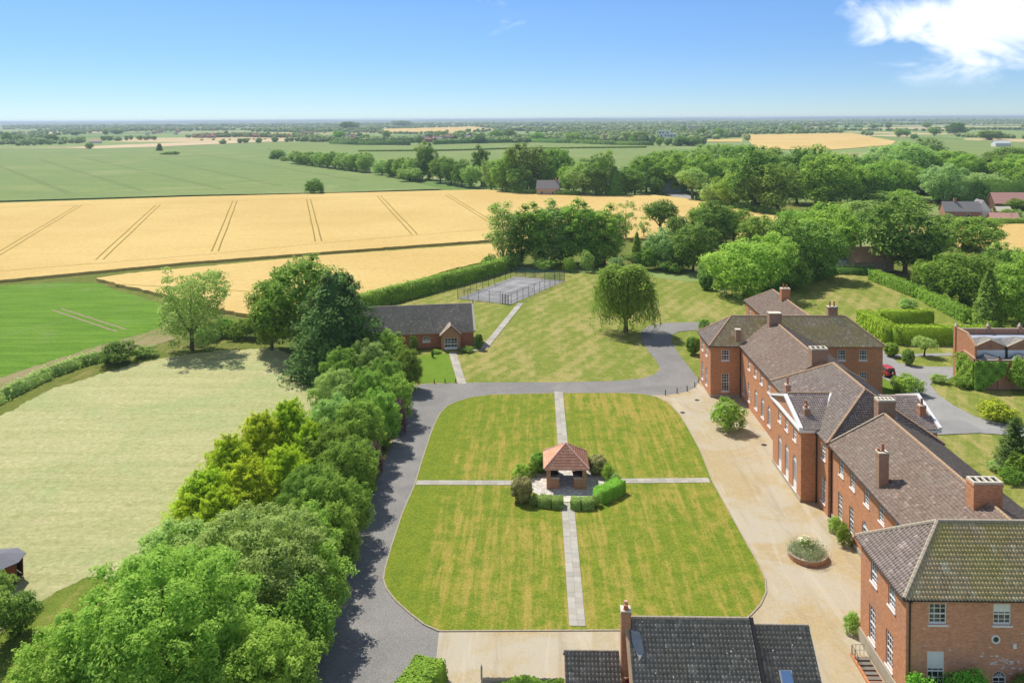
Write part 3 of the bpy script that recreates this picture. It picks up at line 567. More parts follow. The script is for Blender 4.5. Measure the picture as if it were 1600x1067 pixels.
def window_proto(w, h, cols, rows, arch=False, sill=True, blind=0.0, house=None, panel=0.0):
    """white sash: frame with glazing bars, panes behind, a stone sill below; stands at the foot of its opening, looks to -y"""
    f = MB(); g = MB(); y0, y1 = 0.08, 0.15; hw = w/2; fr = 0.085; bar = 0.042
    top = h-hw if arch else h
    f.box(-hw, -hw+fr, y0, y1, 0, top); f.box(hw-fr, hw, y0, y1, 0, top); f.box(-hw+fr, hw-fr, y0, y1, 0, 0.16+panel)
    if not arch: f.box(-hw+fr, hw-fr, y0, y1, h-fr, h)
    mid = h*0.5 if not arch else top
    f.box(-hw+fr, hw-fr, y0-.015, y1, mid-.045, mid+.045)
    for c in range(1, cols):
        x = -hw+w*c/cols; f.box(x-bar/2, x+bar/2, y0+.02, y1-.01, 0.16+panel, (h-fr) if not arch else top)
    for r in range(1, rows):
        z = panel+(top-panel)*r/rows
        if abs(z-mid) > .08: f.box(-hw+fr, hw-fr, y0+.022, y1-.012, z-bar/2, z+bar/2)
    if arch:
        n = 14; R1, R0 = hw, hw-fr
        for k in range(n):
            a, b = math.pi*k/n, math.pi*(k+1)/n
            f.sweep([(R1*math.cos(a), y0, top+R1*math.sin(a)), (R1*math.cos(b), y0, top+R1*math.sin(b)), (R0*math.cos(b), y0, top+R0*math.sin(b)), (R0*math.cos(a), y0, top+R0*math.sin(a))], (0, .07, 0))
        for k in range(1, 6):
            a = math.pi*k/6; c, s = math.cos(a), math.sin(a); q = bar/2
            f.sweep([(.12*c-q*s, y0+.02, top+.12*s+q*c), (R0*c-q*s, y0+.02, top+R0*s+q*c), (R0*c+q*s, y0+.02, top+R0*s-q*c), (.12*c+q*s, y0+.02, top+.12*s-q*c)], (0, .04, 0))
        g.poly([(-hw+.03, .135, .05), (hw-.03, .135, .05)]+[((hw-.03)*math.cos(math.pi*k/12), .135, top+(hw-.03)*math.sin(math.pi*k/12)) for k in range(13)])
    else: g.poly([(-hw+.03, .135, .05), (hw-.03, .135, .05), (hw-.03, .135, h-.03), (-hw+.03, .135, h-.03)])
    o = put('window', f.mesh('window', M['white']))
    if house: o.parent = house; o.matrix_parent_inverse = Matrix.Translation(-Vector(house.location))
    kid(put('pane', g.mesh('pane', M['glass'])), o)
    if blind: kid(put('blind', MB().box(-hw+fr, hw-fr, .118, .128, h*(1-blind), h-fr-.01).mesh('blind', M['white'])), o)
    if sill: kid(put('sill', MB().box(-hw-.1, hw+.1, -.09, .10, -.13, -.005).mesh('sill', M['white'])), o)
    return o
class House:
    def __init__(s, root): s.root = root; s.cache = {}
    def window(s, key, x, y, z, n):
        rz = math.atan2(n[0], -n[1]); k = key
        if k not in s.cache:
            o = s.cache[k] = window_proto(house=s.root, **dict(zip(('w','h','cols','rows','arch','sill','blind','panel'), k)))
            o.location = (x, y, z); o.rotation_euler = (0, 0, rz); KIDS.setdefault(s.root.name, []).append(o)
        else: o = dup(s.cache[k], (x, y, z), rz)
        return o
    def wall(s, name, mat, runs):
        """runs: (p0, p1, z0, z1, [(dist, window key, z)])"""
        for p0, p1, z0, z1, wins in runs:
            mb = MB(); a, b = Vector(p0), Vector(p1); u = (b-a).normalized(); n = (u.y, -u.x)
            wall(mb, p0, p1, z0, z1, [(d, k[0], z, z+k[1], k[4]) for d, k, z in wins])
            for d, k, z in wins:
                q = a+u*d; s.window(k, q.x, q.y, z, n)
            o = mb.obj(name, mat, s.root)
        return o
    def part(s, name, mb, mat, kind=None, smooth=False): return mb.obj(name, mat, s.root, kind, smooth)
def pantiles(name, P0, P1, P2, P3, mat, parent, w=0.28, g=0.32, amp=0.035, lift=0.045, seg=4, seed=0, flat=False):
    """one roof slope laid with real overlapping tiles; P0-P1 eave (left to right seen from outside), P2-P3 ridge; one mesh, kind stuff"""
    P0, P1, P2, P3 = [np.array(p, float) for p in (P0, P1, P2, P3)]
    u = (P1-P0)/np.linalg.norm(P1-P0); n = np.cross(u, (P2+P3)/2-(P0+P1)/2); n /= np.linalg.norm(n); v = np.cross(n, u)
    H_ = (P3-P0) @ v; rows = max(1, int(round(H_/g))); g = H_/rows
    ua, ub = 0.0, np.linalg.norm(P1-P0); uc, ud = (P3-P0) @ u, (P2-P0) @ u
    rng = np.random.default_rng(seed+rows); V = []; Q = []; UV = []; base = 0; sw = w/seg
    for i in range(rows):
        v0, v1 = i*g-(0.05 if i else 0.09), (i+1)*g
        lo = lambda vv: ua+(uc-ua)*min(1, max(0, vv/H_)); hi = lambda vv: ub+(ud-ub)*min(1, max(0, vv/H_))
        a0, b0, a1, b1 = lo(v0), hi(v0), lo(v1), hi(v1); A, B = min(a0, a1), max(b0, b1)
        k0, k1 = math.floor(A/sw)-1, math.ceil(B/sw)+1
        us = np.arange(k0, k1+1)*sw+(0.5*w*(i % 2) if flat else 0); ub_ = np.clip(us, a0, b0); ut_ = np.clip(us, a1, b1); m = len(us)
        tile = np.floor(us/w+1e-6).astype(int); jit = rng.uniform(-.010, .010, tile.max()-tile.min()+1)[tile-tile.min()]
        ph = us/w-tile
        prof = (np.where(ph < .001, 0.0, .25) if flat else np.sin(2*np.pi*us/w)+0.35*np.sin(4*np.pi*us/w))*amp
        bot = P0+np.outer(ub_, u)+v*v0+np.outer(lift+prof+jit, n); top = P0+np.outer(ut_, u)+v*v1+np.outer(prof+jit*.3, n)
        und = P0+np.outer(ub_, u)+v*v0+np.outer(prof*.6-.01, n)
        V += [und, bot, top]; idx = np.arange(m-1)
        ok = (ub_[1:]-ub_[:-1] > 1e-6) | (ut_[1:]-ut_[:-1] > 1e-6); idx = idx[ok]
        for r in (0, 1): Q.append(np.stack([base+r*m+idx, base+r*m+idx+1, base+(r+1)*m+idx+1, base+(r+1)*m+idx], 1))
        uvr = np.stack([us/w+.02, np.full(m, i+.5)], 1); UV += [uvr]*3; base += 3*m
    me = fastmesh(name, np.concatenate(V), np.concatenate(Q), mat, uv=np.concatenate(UV))
    o = put(name, me, kind='stuff'); kid(o, parent); return o
def ridge_line(mb, a, b, r=0.15, step=0.45):
    a, b = Vector(a), Vector(b); L = (b-a).length; n = max(1, int(L/step)); d = (b-a)/n
    for i in range(n):
        mb.tube([a+d*i, a+d*(i+.94)], [r*1.06, r], 7)
    return mb
def stack(house, name, x, y, w, d, z0, z1, mat='brick_stack', pots=(), caps=2, flues=0, label=None):
    """brick chimney stack: shaft, oversailing courses, cap with flue openings, pots"""
    mb = MB().box(x-w/2, x+w/2, y-d/2, y+d/2, z0, z1-.34); e = 0.05
    mb.box(x-w/2-e, x+w/2+e, y-d/2-e, y+d/2+e, z1-.34, z1-.20); mb.box(x-w/2-e*.4, x+w/2+e*.4, y-d/2-e*.4, y+d/2+e*.4, z1-.20, z1-.1)
    o = mb.obj(name, M[mat], house.root)
    cp = MB()
    if flues:
        fw = (w-.2)/flues; xs = x-w/2
        cp.box(x-w/2, x+w/2, y-d/2, y-d/2+.2, z1-.1, z1+.08); cp.box(x-w/2, x+w/2, y+d/2-.2, y+d/2, z1-.1, z1+.08)
        for k in range(flues+1):
            xx = xs+k*(w-.16)/flues; cp.box(xx, xx+.16, y-d/2+.2, y+d/2-.2, z1-.1, z1+.08)
        dk = MB().box(x-w/2+.1, x+w/2-.1, y-d/2+.1, y+d/2-.1, z1-.099, z1-.07); kid(dk.obj('flue', M['dark']), o)
    else: cp.box(x-w/2-.03, x+w/2+.03, y-d/2-.03, y+d/2+.03, z1-.1, z1)
    kid(cp.obj('chimney_cap', M['cream']), o)
    for (px, py, ph, pm) in pots:
        p = MB().cone(x+px, y+py, z1, z1+ph*.12, .19, .17, 10).cone(x+px, y+py, z1+ph*.12, z1+ph*.9, .15, .125, 10).cone(x+px, y+py, z1+ph*.9, z1+ph, .16, .15, 10)
        p.cone(x+px, y+py, z1+ph, z1+ph+.004, .1, .1, 10); kid(p.obj('chimney_pot', M[pm]), o)
    fl = MB().box(x-w/2-.12, x+w/2+.12, y-d/2-.14, y+d/2+.14, z0-.02, z0+.05); 
    return o
def pipe(house, x, y, z0, z1, hopper=True):
    mb = MB().tube([(x, y, z0), (x, y, z1)], .06, 8)
    if hopper: mb.box(x-.14, x+.14, y-.12, y+.12, z1-.05, z1+.25)
    return mb.obj('downpipe', M['black'], house.root)
def gutter(house, pts):
    mb = MB()
    for a, b in zip(pts[:-1], pts[1:]): mb.tube([a, b], .07, 6)
    return mb.obj('gutter', M['black'], house.root)

# ------------------------------------------------------------------ the long brick mansion
root = wthing('brick_mansion', 'long two-storey red brick mansion with brown tiled roofs and white pediment beside the court', 'mansion', (38, 100, 0))
B = House(root)
UP = (1.25, 1.70, 3, 4, False, True, 0.0, 0.0); UPS = (1.33, 1.62, 3, 4, False, True, 0.42, 0.0); UPN = (1.33, 1.60, 3, 4, False, True, 0.0, 0.0)
LO = (1.25, 2.90, 3, 6, False, True, 0.0, 0.0); LON = (1.30, 3.10, 3, 6, False, True, 0.45, 0.0)
AR = (1.45, 4.15, 3, 7, True, True, 0.0, 0.75); ARM = (1.45, 2.95, 3, 5, True, True, 0.0, 0.0); DOOR = (1.5, 3.4, 2, 3, True, False, 0.0, 1.1)
UPF = (1.15, 1.32, 3, 4, False, True, 0.0, 0.0)
# far pavilion (x 28.05-55.4, y 131.3-139.7)
B.wall('pavilion_wall', M['brick'], [
    ((28.05, 139.7), (28.05, 131.3), 0, 8.35, [(2.1, UP, 5.85), (5.3, UP, 5.85), (2.1, LO, .95), (5.3, LO, .95)]),
    ((28.05, 131.3), (32.9, 131.3), 0, 8.35, [(2.37, UP, 5.95), (2.37, LO, .95)]),
    ((45.2, 131.3), (55.4, 131.3), 0, 8.35, [(3.7, UP, 6.0), (7.1, UP, 6.0), (3.7, LO, 1.2), (7.1, LO, 1.2)]),
    ((55.4, 131.3), (55.4, 139.7), 0, 8.35, []), ((55.4, 139.7), (28.05, 139.7), 0, 8.35, [])])
e0, e1, zz, rz_ = 130.95, 140.05, 8.35, 12.15
pw, pe, pr = 27.75, 55.75, 135.5
B_t = lambda nm, a, b, c, d, m, **k: pantiles(nm, a, b, c, d, M[m], root, **k)
B_t('pavilion_roof', (pw, e0, zz), (pe, e0, zz), (51.0, pr, rz_), (32.3, pr, rz_), 'tile_moss', g=.36)
B_t('pavilion_roof', (pw, e1, zz), (pw, e0, zz), (32.3, pr, rz_), (32.3, pr, rz_), 'tile_main', g=.36)
B_t('pavilion_roof', (pe, e1, zz), (pw, e1, zz), (32.3, pr, rz_), (51.0, pr, rz_), 'tile_moss', g=.36)
B_t('pavilion_roof', (pe, e0, zz), (pe, e1, zz), (51.0, pr, rz_), (51.0, pr, rz_), 'tile_moss', g=.36)
rl = MB()
for a, b in (((pw, e0, zz+.05), (32.3, pr, rz_)), ((pw, e1, zz+.05), (32.3, pr, rz_)), ((pe, e0, zz+.05), (51, pr, rz_)), ((pe, e1, zz+.05), (51, pr, rz_)), ((32.3, pr, rz_), (51, pr, rz_))): ridge_line(rl, a, b, .16)
B.part('ridge_tiles', rl, M['ridge'], 'stuff')
# north wing and south wing share a section: eaves x 32.6 / 45.2, ridge x 38.8 z 11.85
def wing(y0, y1, zr, hipn=0, hips=0):
    B_t('wing_roof', (32.6, y1, 8.42), (32.6, y0, 8.42), (38.85, y0+hips, zr), (38.85, y1-hipn, zr), 'tile_wing', seg=4)
    B_t('wing_roof', (45.2, y0, 8.42), (45.2, y1, 8.42), (38.85, y1-hipn, zr), (38.85, y0+hips, zr), 'tile_wing', seg=3)
    B.part('ridge_tiles', ridge_line(MB(), (38.85, y0+hips, zr), (38.85, y1-hipn, zr), .15), M['ridge'], 'stuff')
B.wall('north_wing_wall', M['brick'], [
    ((32.9, 131.3), (32.9, 112.9), 0, 8.42, [(5.0, UP, 6.0), (8.6, UP, 6.0), (11.9, UP, 6.0), (15.7, UP, 6.0), (1.7, LO, 1.05), (4.9, LO, 1.05), (9.0, ARM, 1.3), (12.6, ARM, 1.3), (15.9, ARM, 1.3)]),
    ((44.9, 112.9), (44.9, 131.3), 0, 8.42, [])])
wing(111.5, 134.0, 11.85)
# central block: hipped and a little higher
B.wall('central_wall', M['brick'], [
    ((32.75, 113.0), (32.75, 106.6), 0, 8.4, [(3.3, UP, 5.95), (3.3, LO, .95)]),
    ((32.75, 95.2), (32.75, 91.7), 0, 8.4, [(2.0, UP, 5.95), (2.0, LO, .95)]),
    ((32.75, 91.7), (33.15, 91.7), 0, 8.4, []), ((32.9, 113.0), (32.75, 113.0), 0, 8.4, []),
    ((44.9, 91.4), (44.9, 113.0), 0, 8.4, [])])
cw, ce, cs, cn, czr = 32.5, 45.45, 91.3, 113.2, 12.75
B_t('central_roof', (cw, cn, 8.45), (cw, cs, 8.45), (38.95, 97.1, czr), (38.95, 107.4, czr), 'tile_main')
B_t('central_roof', (cw, cs, 8.45), (ce, cs, 8.45), (38.95, 97.1, czr), (38.95, 97.1, czr), 'tile_main')
B_t('central_roof', (ce, cs, 8.45), (ce, cn, 8.45), (38.95, 107.4, czr), (38.95, 97.1, czr), 'tile_main')
B_t('central_roof', (ce, cn, 8.45), (cw, cn, 8.45), (38.95, 107.4, czr), (38.95, 107.4, czr), 'tile_main')
rl = MB()
for a, b in (((cw, cs, 8.55), (38.95, 97.1, czr)), ((cw, cn, 8.55), (38.95, 107.4, czr)), ((ce, cs, 8.55), (38.95, 97.1, czr)), ((ce, cn, 8.55), (38.95, 107.4, czr)), ((38.95, 97.1, czr), (38.95, 107.4, czr))): ridge_line(rl, a, b, .16)
B.part('ridge_tiles', rl, M['ridge'], 'stuff')
# pedimented frontispiece
fx, fs, fn = 30.87, 95.25, 106.55; fm = (fs+fn)/2; pz = 10.65
B.wall('front_wall', M['brick'], [
    ((fx, fn), (fx, fs), 0, 8.25, [(fn-103.6, UPF, 6.35), (fn-100.75, UPF, 6.35), (fn-97.6, UPF, 6.35), (fn-103.5, AR, .5), (fn-100.6, AR, .5), (fn-97.55, AR, .5)]),
    ((fx, fs), (32.75, fs), 0, 8.25, []), ((32.75, fn), (fx, fn), 0, 8.25, [])])
cn_ = MB().box(fx-.22, 32.72, fs-.22, fn+.22, 8.25, 8.45).box(fx-.34, 32.70, fs-.34, fn+.34, 8.45, 8.66)
def rake(mb, x0, x1, y0, z0, y1, z1, t=.30):
    mb.sweep([(x0, y0, z0), (x0, y1, z1), (x0, y1, z1+t), (x0, y0, z0+t*.9)], (x1-x0, 0, 0))
rake(cn_, fx-.34, fx+.10, fs-.34, 8.66, fm, pz-.05); rake(cn_, fx-.34, fx+.10, fn+.34, 8.66, fm, pz-.05)
B.part('pediment_cornice', cn_, M['white'])
B.part('tympanum', MB().sweep([(fx-.02, fs, 8.66), (fx-.02, fn, 8.66), (fx-.02, fm, pz)], (.15, 0, 0)), M['brick_dark'])
gx0, gx1 = fx+.15, 36.3
B_t('pediment_roof', (gx0, fs-.38, 8.74), (gx1-3.0, fs-.38, 8.74), (gx1, fm, pz+.3), (gx0, fm, pz+.3), 'tile_pink')
B_t('pediment_roof', (gx1-3.0, fn+.38, 8.74), (gx0, fn+.38, 8.74), (gx0, fm, pz+.3), (gx1, fm, pz+.3), 'tile_pink')
B.part('ridge_tiles', ridge_line(MB(), (gx0, fm, pz+.34), (gx1, fm, pz+.34), .12), M['ridge'], 'stuff')
B.part('valley_lead', MB().sweep([(gx1-3.15, fs-.4, 8.62), (gx1-2.7, fs-.4, 8.85), (gx1+.32, fm, pz+.42), (gx1-.15, fm, pz+.36)], (0, 0, .05)), M['white'])
# rear projection with its own gable
rx, rs, rn, rm = 46.9, 96.0, 106.8, 101.4
B.wall('rear_wall', M['brick'], [((44.9, rs), (rx, rs), 0, 8.2, []), ((rx, rs), (rx, rn), 0, 8.2, []), ((rx, rn), (44.9, rn), 0, 8.2, [])])
B_t('rear_roof', (41.5, rs-.3, 8.5), (rx+.1, rs-.3, 8.5), (rx+.1, rm, 10.6), (40.5, rm, 10.6), 'tile_pink')
B_t('rear_roof', (rx+.1, rn+.3, 8.5), (41.5, rn+.3, 8.5), (40.5, rm, 10.6), (rx+.1, rm, 10.6), 'tile_pink')
rc = MB().box(rx-1.9, rx+.3, rs-.42, rs-.02, 8.12, 8.42).box(rx-.02, rx+.3, rs-.02, rn+.3, 8.12, 8.42); rake(rc, rx-.02, rx+.35, rs-.4, 8.5, rm, 10.55, .3); rake(rc, rx-.02, rx+.35, rn+.4, 8.5, rm, 10.55, .3)
B.part('rear_cornice', rc, M['white']); B.part('tympanum', MB().sweep([(rx, rs, 8.2), (rx, rn, 8.2), (rx, rm, 10.5)], (.04, 0, 0)), M['brick_dark'])
# south wing
yS = 91.7
B.wall('south_wing_wall', M['brick'], [
    ((33.15, yS), (33.15, 69.75), 0, 8.42, [(yS-88.85, UP, 5.92), (yS-85.7, UP, 5.92), (yS-82.05, UP, 5.92), (yS-78.5, UP, 5.92), (yS-74.95, UP, 5.92), (yS-71.4, UP, 5.92),
        (yS-89.1, LO, .98), (yS-85.9, LO, .98), (yS-82.4, DOOR, .75), (yS-78.6, LO, .98), (yS-75.0, LO, .98), (yS-71.4, LO, .98)]),
    ((44.9, 69.75), (44.9, yS), 0, 8.42, []), ((33.15, yS+.01), (33.15, yS), 0, 8.42, [])])
wing(66.0, 91.5, 11.85)
B.part('verge', MB().sweep([(32.6, 91.5, 8.45), (38.85, 91.5, 11.9), (38.85, 91.5, 12.05), (32.6, 91.5, 8.6)], (0, -.18, 0)), M['ridge_grey'])
# the pavilion nearest the camera
B.wall('near_pavilion_wall', M['brick'], [
    ((27.75, 69.75), (27.75, 61.2), 0, 8.9, [(2.7, UP, 6.5), (6.05, UP, 6.5), (2.45, LO, 1.5), (5.7, LO, 1.5)])])
sw = B.wall('near_pavilion_wall', brick('front_brick', (0.68, 0.245, 0.13), (0.84, 0.36, 0.20), (0.66, 0.44, 0.32), stain=(0.45, 0.24, 0.17), stain_amt=0.35, pale=0.0), [
    ((27.75, 61.2), (56, 61.2), 0, 8.9, [(2.35, UPN, 6.82), (7.12, UPS, 6.82), (11.9, UPN, 6.82), (2.25, LON, 1.65), (11.9, LON, 1.65), (6.99, (1.02, 2.2, 2, 4, True, False, 0.0, 0.3), 1.08)])])
B.wall('near_pavilion_wall', M['brick'], [((56, 61.2), (56, 69.75), 0, 8.9, []), ((56, 69.75), (27.75, 69.75), 0, 8.9, [])])
for bx in ((27.62, 27.748, 61.15, 69.8, 0, 1.2), (33.03, 33.148, 69.8, 91.6, 0, .55), (30.76, 30.868, fs-.1, fn, 0, .4), (28.0, 32.9, 131.2, 131.298, 0, .5)): B.part('plinth', MB().box(*bx), M['plinth'])
nw, ns, nn_, nz, nr = 27.45, 60.85, 70.1, 8.92, 12.55
B_t('near_pavilion_roof', (nw, ns, nz), (56.2, ns, nz), (51.5, 65.5, nr), (32.1, 65.5, nr), 'tile_moss', w=.26, g=.34, amp=.045, lift=.06, seg=6)
B_t('near_pavilion_roof', (nw, nn_, nz), (nw, ns, nz), (32.1, 65.5, nr), (32.1, 65.5, nr), 'tile_pink', w=.30, g=.36, amp=.085, lift=.06, seg=6)
B_t('near_pavilion_roof', (56.2, nn_, nz), (nw, nn_, nz), (32.1, 65.5, nr), (51.5, 65.5, nr), 'tile_pink', w=.26, g=.34, amp=.045, lift=.06, seg=4)
rl = MB()
for a, b in (((nw, ns, nz+.08), (32.1, 65.5, nr+.05)), ((nw, nn_, nz+.08), (32.1, 65.5, nr+.05)), ((32.1, 65.5, nr+.05), (51.5, 65.5, nr+.05))): ridge_line(rl, a, b, .17, .42)
B.part('ridge_tiles', rl, M['ridge_grey'], 'stuff')
for bx in ((nw+.06, 56, ns+.06, nn_-.06, 8.86, 8.90), (pw+.1, pe-.1, e0+.1, e1-.1, 8.30, 8.335), (32.65, 33.1, 70.15, 130.9, 8.37, 8.40)): B.part('soffit', MB().box(*bx), M['timber'])
# round window, vent, plaster patches, door hood on the near wall
rw = MB(); 
for k in range(20):
    a, b = 2*math.pi*k/20, 2*math.pi*(k+1)/20
    rw.sweep([(34.38+.33*math.cos(a), 61.10, 5.76+.33*math.sin(a)), (34.38+.33*math.cos(b), 61.10, 5.76+.33*math.sin(b)), (34.38+.22*math.cos(b), 61.10, 5.76+.22*math.sin(b)), (34.38+.22*math.cos(a), 61.10, 5.76+.22*math.sin(a))], (0, .1, 0))
rwo = B.part('round_window', rw, M['white']); kid(MB().poly([(34.38+.24*math.cos(2*math.pi*k/20), 61.16, 5.76+.24*math.sin(2*math.pi*k/20)) for k in range(20)]).obj('pane', M['glass']), rwo)
B.part('vent', MB().box(35.66, 35.9, 61.08, 61.198, 5.08, 5.46), M['white'])
rr = random.Random(4); pm = MB()
for k in range(26):
    x, z = rr.gauss(34.9, .75), rr.gauss(3.85, .45)
    if abs(x-34.73) < .62 and z < 3.5: continue
    w_, h_ = rr.uniform(.05, .16), rr.uniform(.03, .06); pm.box(x-w_, x+w_, 61.188, 61.205, z-h_, z+h_)
for k in range(7): 
    x, z = rr.uniform(28.8, 36.5), rr.uniform(4.5, 8.5); pm.box(x-.08, x+.08, 61.19, 61.204, z-.03, z+.03)
B.part('plaster_patch', pm, M['render'], 'stuff')
pipe(B, 28.0, 61.1, 0, 8.6); pipe(B, 32.6, 95.12, 0, 8.1); pipe(B, 33.05, 91.55, 0, 8.1); pipe(B, 32.78, 131.2, 0, 8.2)
gutter(B, [(nw-.06, nn_, nz-.05), (nw-.06, ns-.06, nz-.05), (56, ns-.06, nz-.05)]); gutter(B, [(32.53, 69.9, 8.38), (32.53, 91.5, 8.38)]); gutter(B, [(32.53, 113, 8.38), (32.53, 130.9, 8.38)])
gutter(B, [(pw-.05, e1, zz-.04), (pw-.05, e0-.05, zz-.04), (32.5, e0-.05, zz-.04)])
# back range beyond the far pavilion
B.wall('back_wall', M['brick_orange'], [((42.2, 164.6), (42.2, 139.7), 0, 8.2, [(3, UP, 5.8), (7.5, UP, 5.8), (12, UP, 5.8)]), ((50, 139.7), (50, 164.6), 0, 8.2, []), ((50, 164.6), (42.2, 164.6), 0, 8.2, [])])
B_t('back_roof', (41.9, 164.9, 8.2), (41.9, 138, 8.2), (46.1, 138, 11.5), (46.1, 159.5, 11.5), 'tile_wing')
B_t('back_roof', (50.3, 138, 8.2), (50.3, 164.9, 8.2), (46.1, 159.5, 11.5), (46.1, 138, 11.5), 'tile_wing')
B_t('back_roof', (50.3, 164.9, 8.2), (41.9, 164.9, 8.2), (46.1, 159.5, 11.5), (46.1, 159.5, 11.5), 'tile_wing')
B.part('ridge_tiles', ridge_line(ridge_line(ridge_line(MB(), (46.1, 138, 11.5), (46.1, 159.5, 11.5)), (41.9, 164.9, 8.2), (46.1, 159.5, 11.5)), (50.3, 164.9, 8.2), (46.1, 159.5, 11.5)), M['ridge'], 'stuff')
# stacks
P1_ = lambda h, m='pot': [(0, 0, h, m)]
stack(B, 'chimney', 38.5, 132.4, 1.95, 1.3, 10.2, 13.5)
stack(B, 'chimney', 32.55, 132.0, .8, .8, 8.9, 10.9)
stack(B, 'chimney', 46.1, 151.9, 1.6, 1.2, 10.6, 13.4, 'brick_orange', [(-.3, 0, .7, 'pot'), (.3, 0, .6, 'pot')])
stack(B, 'chimney', 49.0, 136.0, 1.55, 1.0, 11.0, 13.7, 'brick_stack', [(-.35, 0, .8, 'pot'), (.35, 0, .8, 'pot')])
stack(B, 'chimney', 38.65, 112.3, 2.2, 1.4, 10.4, 13.4, flues=3)
stack(B, 'chimney', 32.15, 104.6, .6, .6, 8.7, 10.9, 'brick_dark', P1_(.9))
stack(B, 'chimney', 32.15, 97.3, .65, .65, 8.9, 10.45, 'brick_stack', [(0, .12, .85, 'pot'), (-.2, -.1, .4, 'pot_pink')])
stack(B, 'chimney', 39.3, 92.5, 1.9, 1.2, 10.3, 13.15, flues=4)
stack(B, 'chimney', 33.75, 79.9, .95, .85, 8.6, 12.35, 'brick_stack', [(0.05, 0, .75, 'pot'), (-.3, .1, .25, 'pot')])
stack(B, 'chimney', 38.7, 70.9, 2.45, 1.25, 10.9, 13.55, 'brick', flues=4)
stack(B, 'chimney', 46.0, 98.0, .7, .7, 8.6, 10.6, 'brick_orange', P1_(.75))

# ------------------------------------------------------------------ garden shelter in the middle of the lawn
root = wthing('garden_shelter', 'open brick garden shelter with red tiled pyramid roof in the middle of the lawn', 'shelter', (3.62, 100.5, 0.075))
S = House(root); x0, x1, y0, y1 = 1.2, 6.05, 97.95, 103.0; ez = 2.45; z0 = 0.07
def low_wall(mb, cx, a, b, y, zt): pass
pw_ = MB()
for (a, b, c, d) in ((x0, x0+.5, y0, y0+.5), (x1-.5, x1, y0, y0+.5), (x0, x0+.5, y1-.5, y1), (x1-.5, x1, y1-.5, y1)):
    S.part('pier', MB().box(a, b, c, d, z0, ez), M['brick_dark'])
for (a, b, c, d) in ((x0+.5, 2.75, y0+.08, y0+.32), (4.5, x1-.5, y0+.08, y0+.32), (x0+.5, 2.75, y1-.32, y1-.08), (4.5, x1-.5, y1-.32, y1-.08),
                     (x0+.08, x0+.32, y0+.5, y1-.5), (x1-.32, x1-.08, y0+.5, y1-.5)):
    w_ = S.part('low_wall', MB().box(a, b, c, d, z0, 1.35), M['brick_dark']); kid(MB().box(a-.04, b+.04, c-.04, d+.04, 1.352, 1.43).obj('coping', M['cream']), w_)
for (a, b, c, d) in ((x0+.5, 2.7, y1-1.0, y1-.34), (4.55, x1-.5, y1-1.0, y1-.34)):
    S.part('bench', MB().box(a, b, c, d, .42, .5).box(a, a+.1, c, d, z0, .42).box(b-.1, b, c, d, z0, .42), M['timber'])
ex0, ex1, ey0, ey1 = 1.0, 6.24, 97.85, 103.1; am = (3.62, 100.45, 4.75)
S.part('fascia', MB().box(ex0, ex1, ey0, ey0+.1, ez, ez+.16).box(ex0, ex1, ey1-.1, ey1, ez, ez+.16).box(ex0, ex0+.1, ey0+.1, ey1-.1, ez, ez+.16).box(ex1-.1, ex1, ey0+.1, ey1-.1, ez, ez+.16), M['white'])
S.part('ceiling', MB().box(ex0+.1, ex1-.1, ey0+.1, ey1-.1, ez+.03, ez+.07), M['timber'])
zr = ez+.16; q = .08
cs_ = [(ex0-q, ey0-q, zr), (ex1+q, ey0-q, zr), (ex1+q, ey1+q, zr), (ex0-q, ey1+q, zr)]
for k in range(4): pantiles('roof_slope', cs_[k], cs_[(k+1) % 4], am, am, M['tile_red'], root, w=.22, g=.40, lift=.07, seg=2, flat=True)
rl = MB()
for c in cs_: ridge_line(rl, (c[0], c[1], c[2]+.06), am, .10, .4)
S.part('hip_tiles', rl, M['pot_pink'], 'stuff')

# ------------------------------------------------------------------ chapel
ca = R(9.6); cdx, cdy = math.cos(ca), math.sin(ca); cx_, cy_ = -12.35, 160.6
def CP(a, b): return (cx_-a*cdx-b*cdy*1.0, cy_-a*cdy+b*cdx)      # a = along the front to the left, b = back into the building
root = wthing('chapel', 'long single-storey brick hall with brown slate roof and gabled porch beside the tall conifer', 'chapel', (*CP(10, 4), 0))
Cn = House(root); LC, DC, EZ, RZ = 21.5, 8.6, 3.15, 7.55
WA = (1.45, 1.15, 3, 2, True, True, 0.0, 0.0)
Cn.wall('wall', M['brick_chapel'], [(CP(LC, 0), CP(0, 0), 0, EZ, [(LC-9.3, WA, 1.25), (LC-15.5, WA, 1.25)]), (CP(0, 0), CP(0, DC), 0, EZ, []), (CP(0, DC), CP(LC, DC), 0, EZ, []), (CP(LC, DC), CP(LC, 0), 0, EZ, [])])
g_ = MB()
for a in (0.0, LC): g_.poly([(*CP(a, 0), EZ), (*CP(a, DC), EZ), (*CP(a, DC/2), RZ-.1)])
Cn.part('gable', g_, M['brick_chapel'])
pt = lambda a, b, z: (*CP(a, b), z)
pantiles('roof', pt(LC+.2, -.35, EZ-.1), pt(-.25, -.35, EZ-.1), pt(-.25, DC/2, RZ), pt(LC+.2, DC/2, RZ), M['slate'], root, w=.3, g=.26, lift=.03, seg=2, flat=True)
pantiles('roof', pt(-.25, DC+.35, EZ-.1), pt(LC+.2, DC+.35, EZ-.1), pt(LC+.2, DC/2, RZ), pt(-.25, DC/2, RZ), M['slate'], root, w=.3, g=.26, lift=.03, seg=2, flat=True)
Cn.part('ridge_tiles', ridge_line(MB(), pt(LC+.2, DC/2, RZ+.03), pt(-.25, DC/2, RZ+.03), .12), M['slate'], 'stuff')
vg = MB()
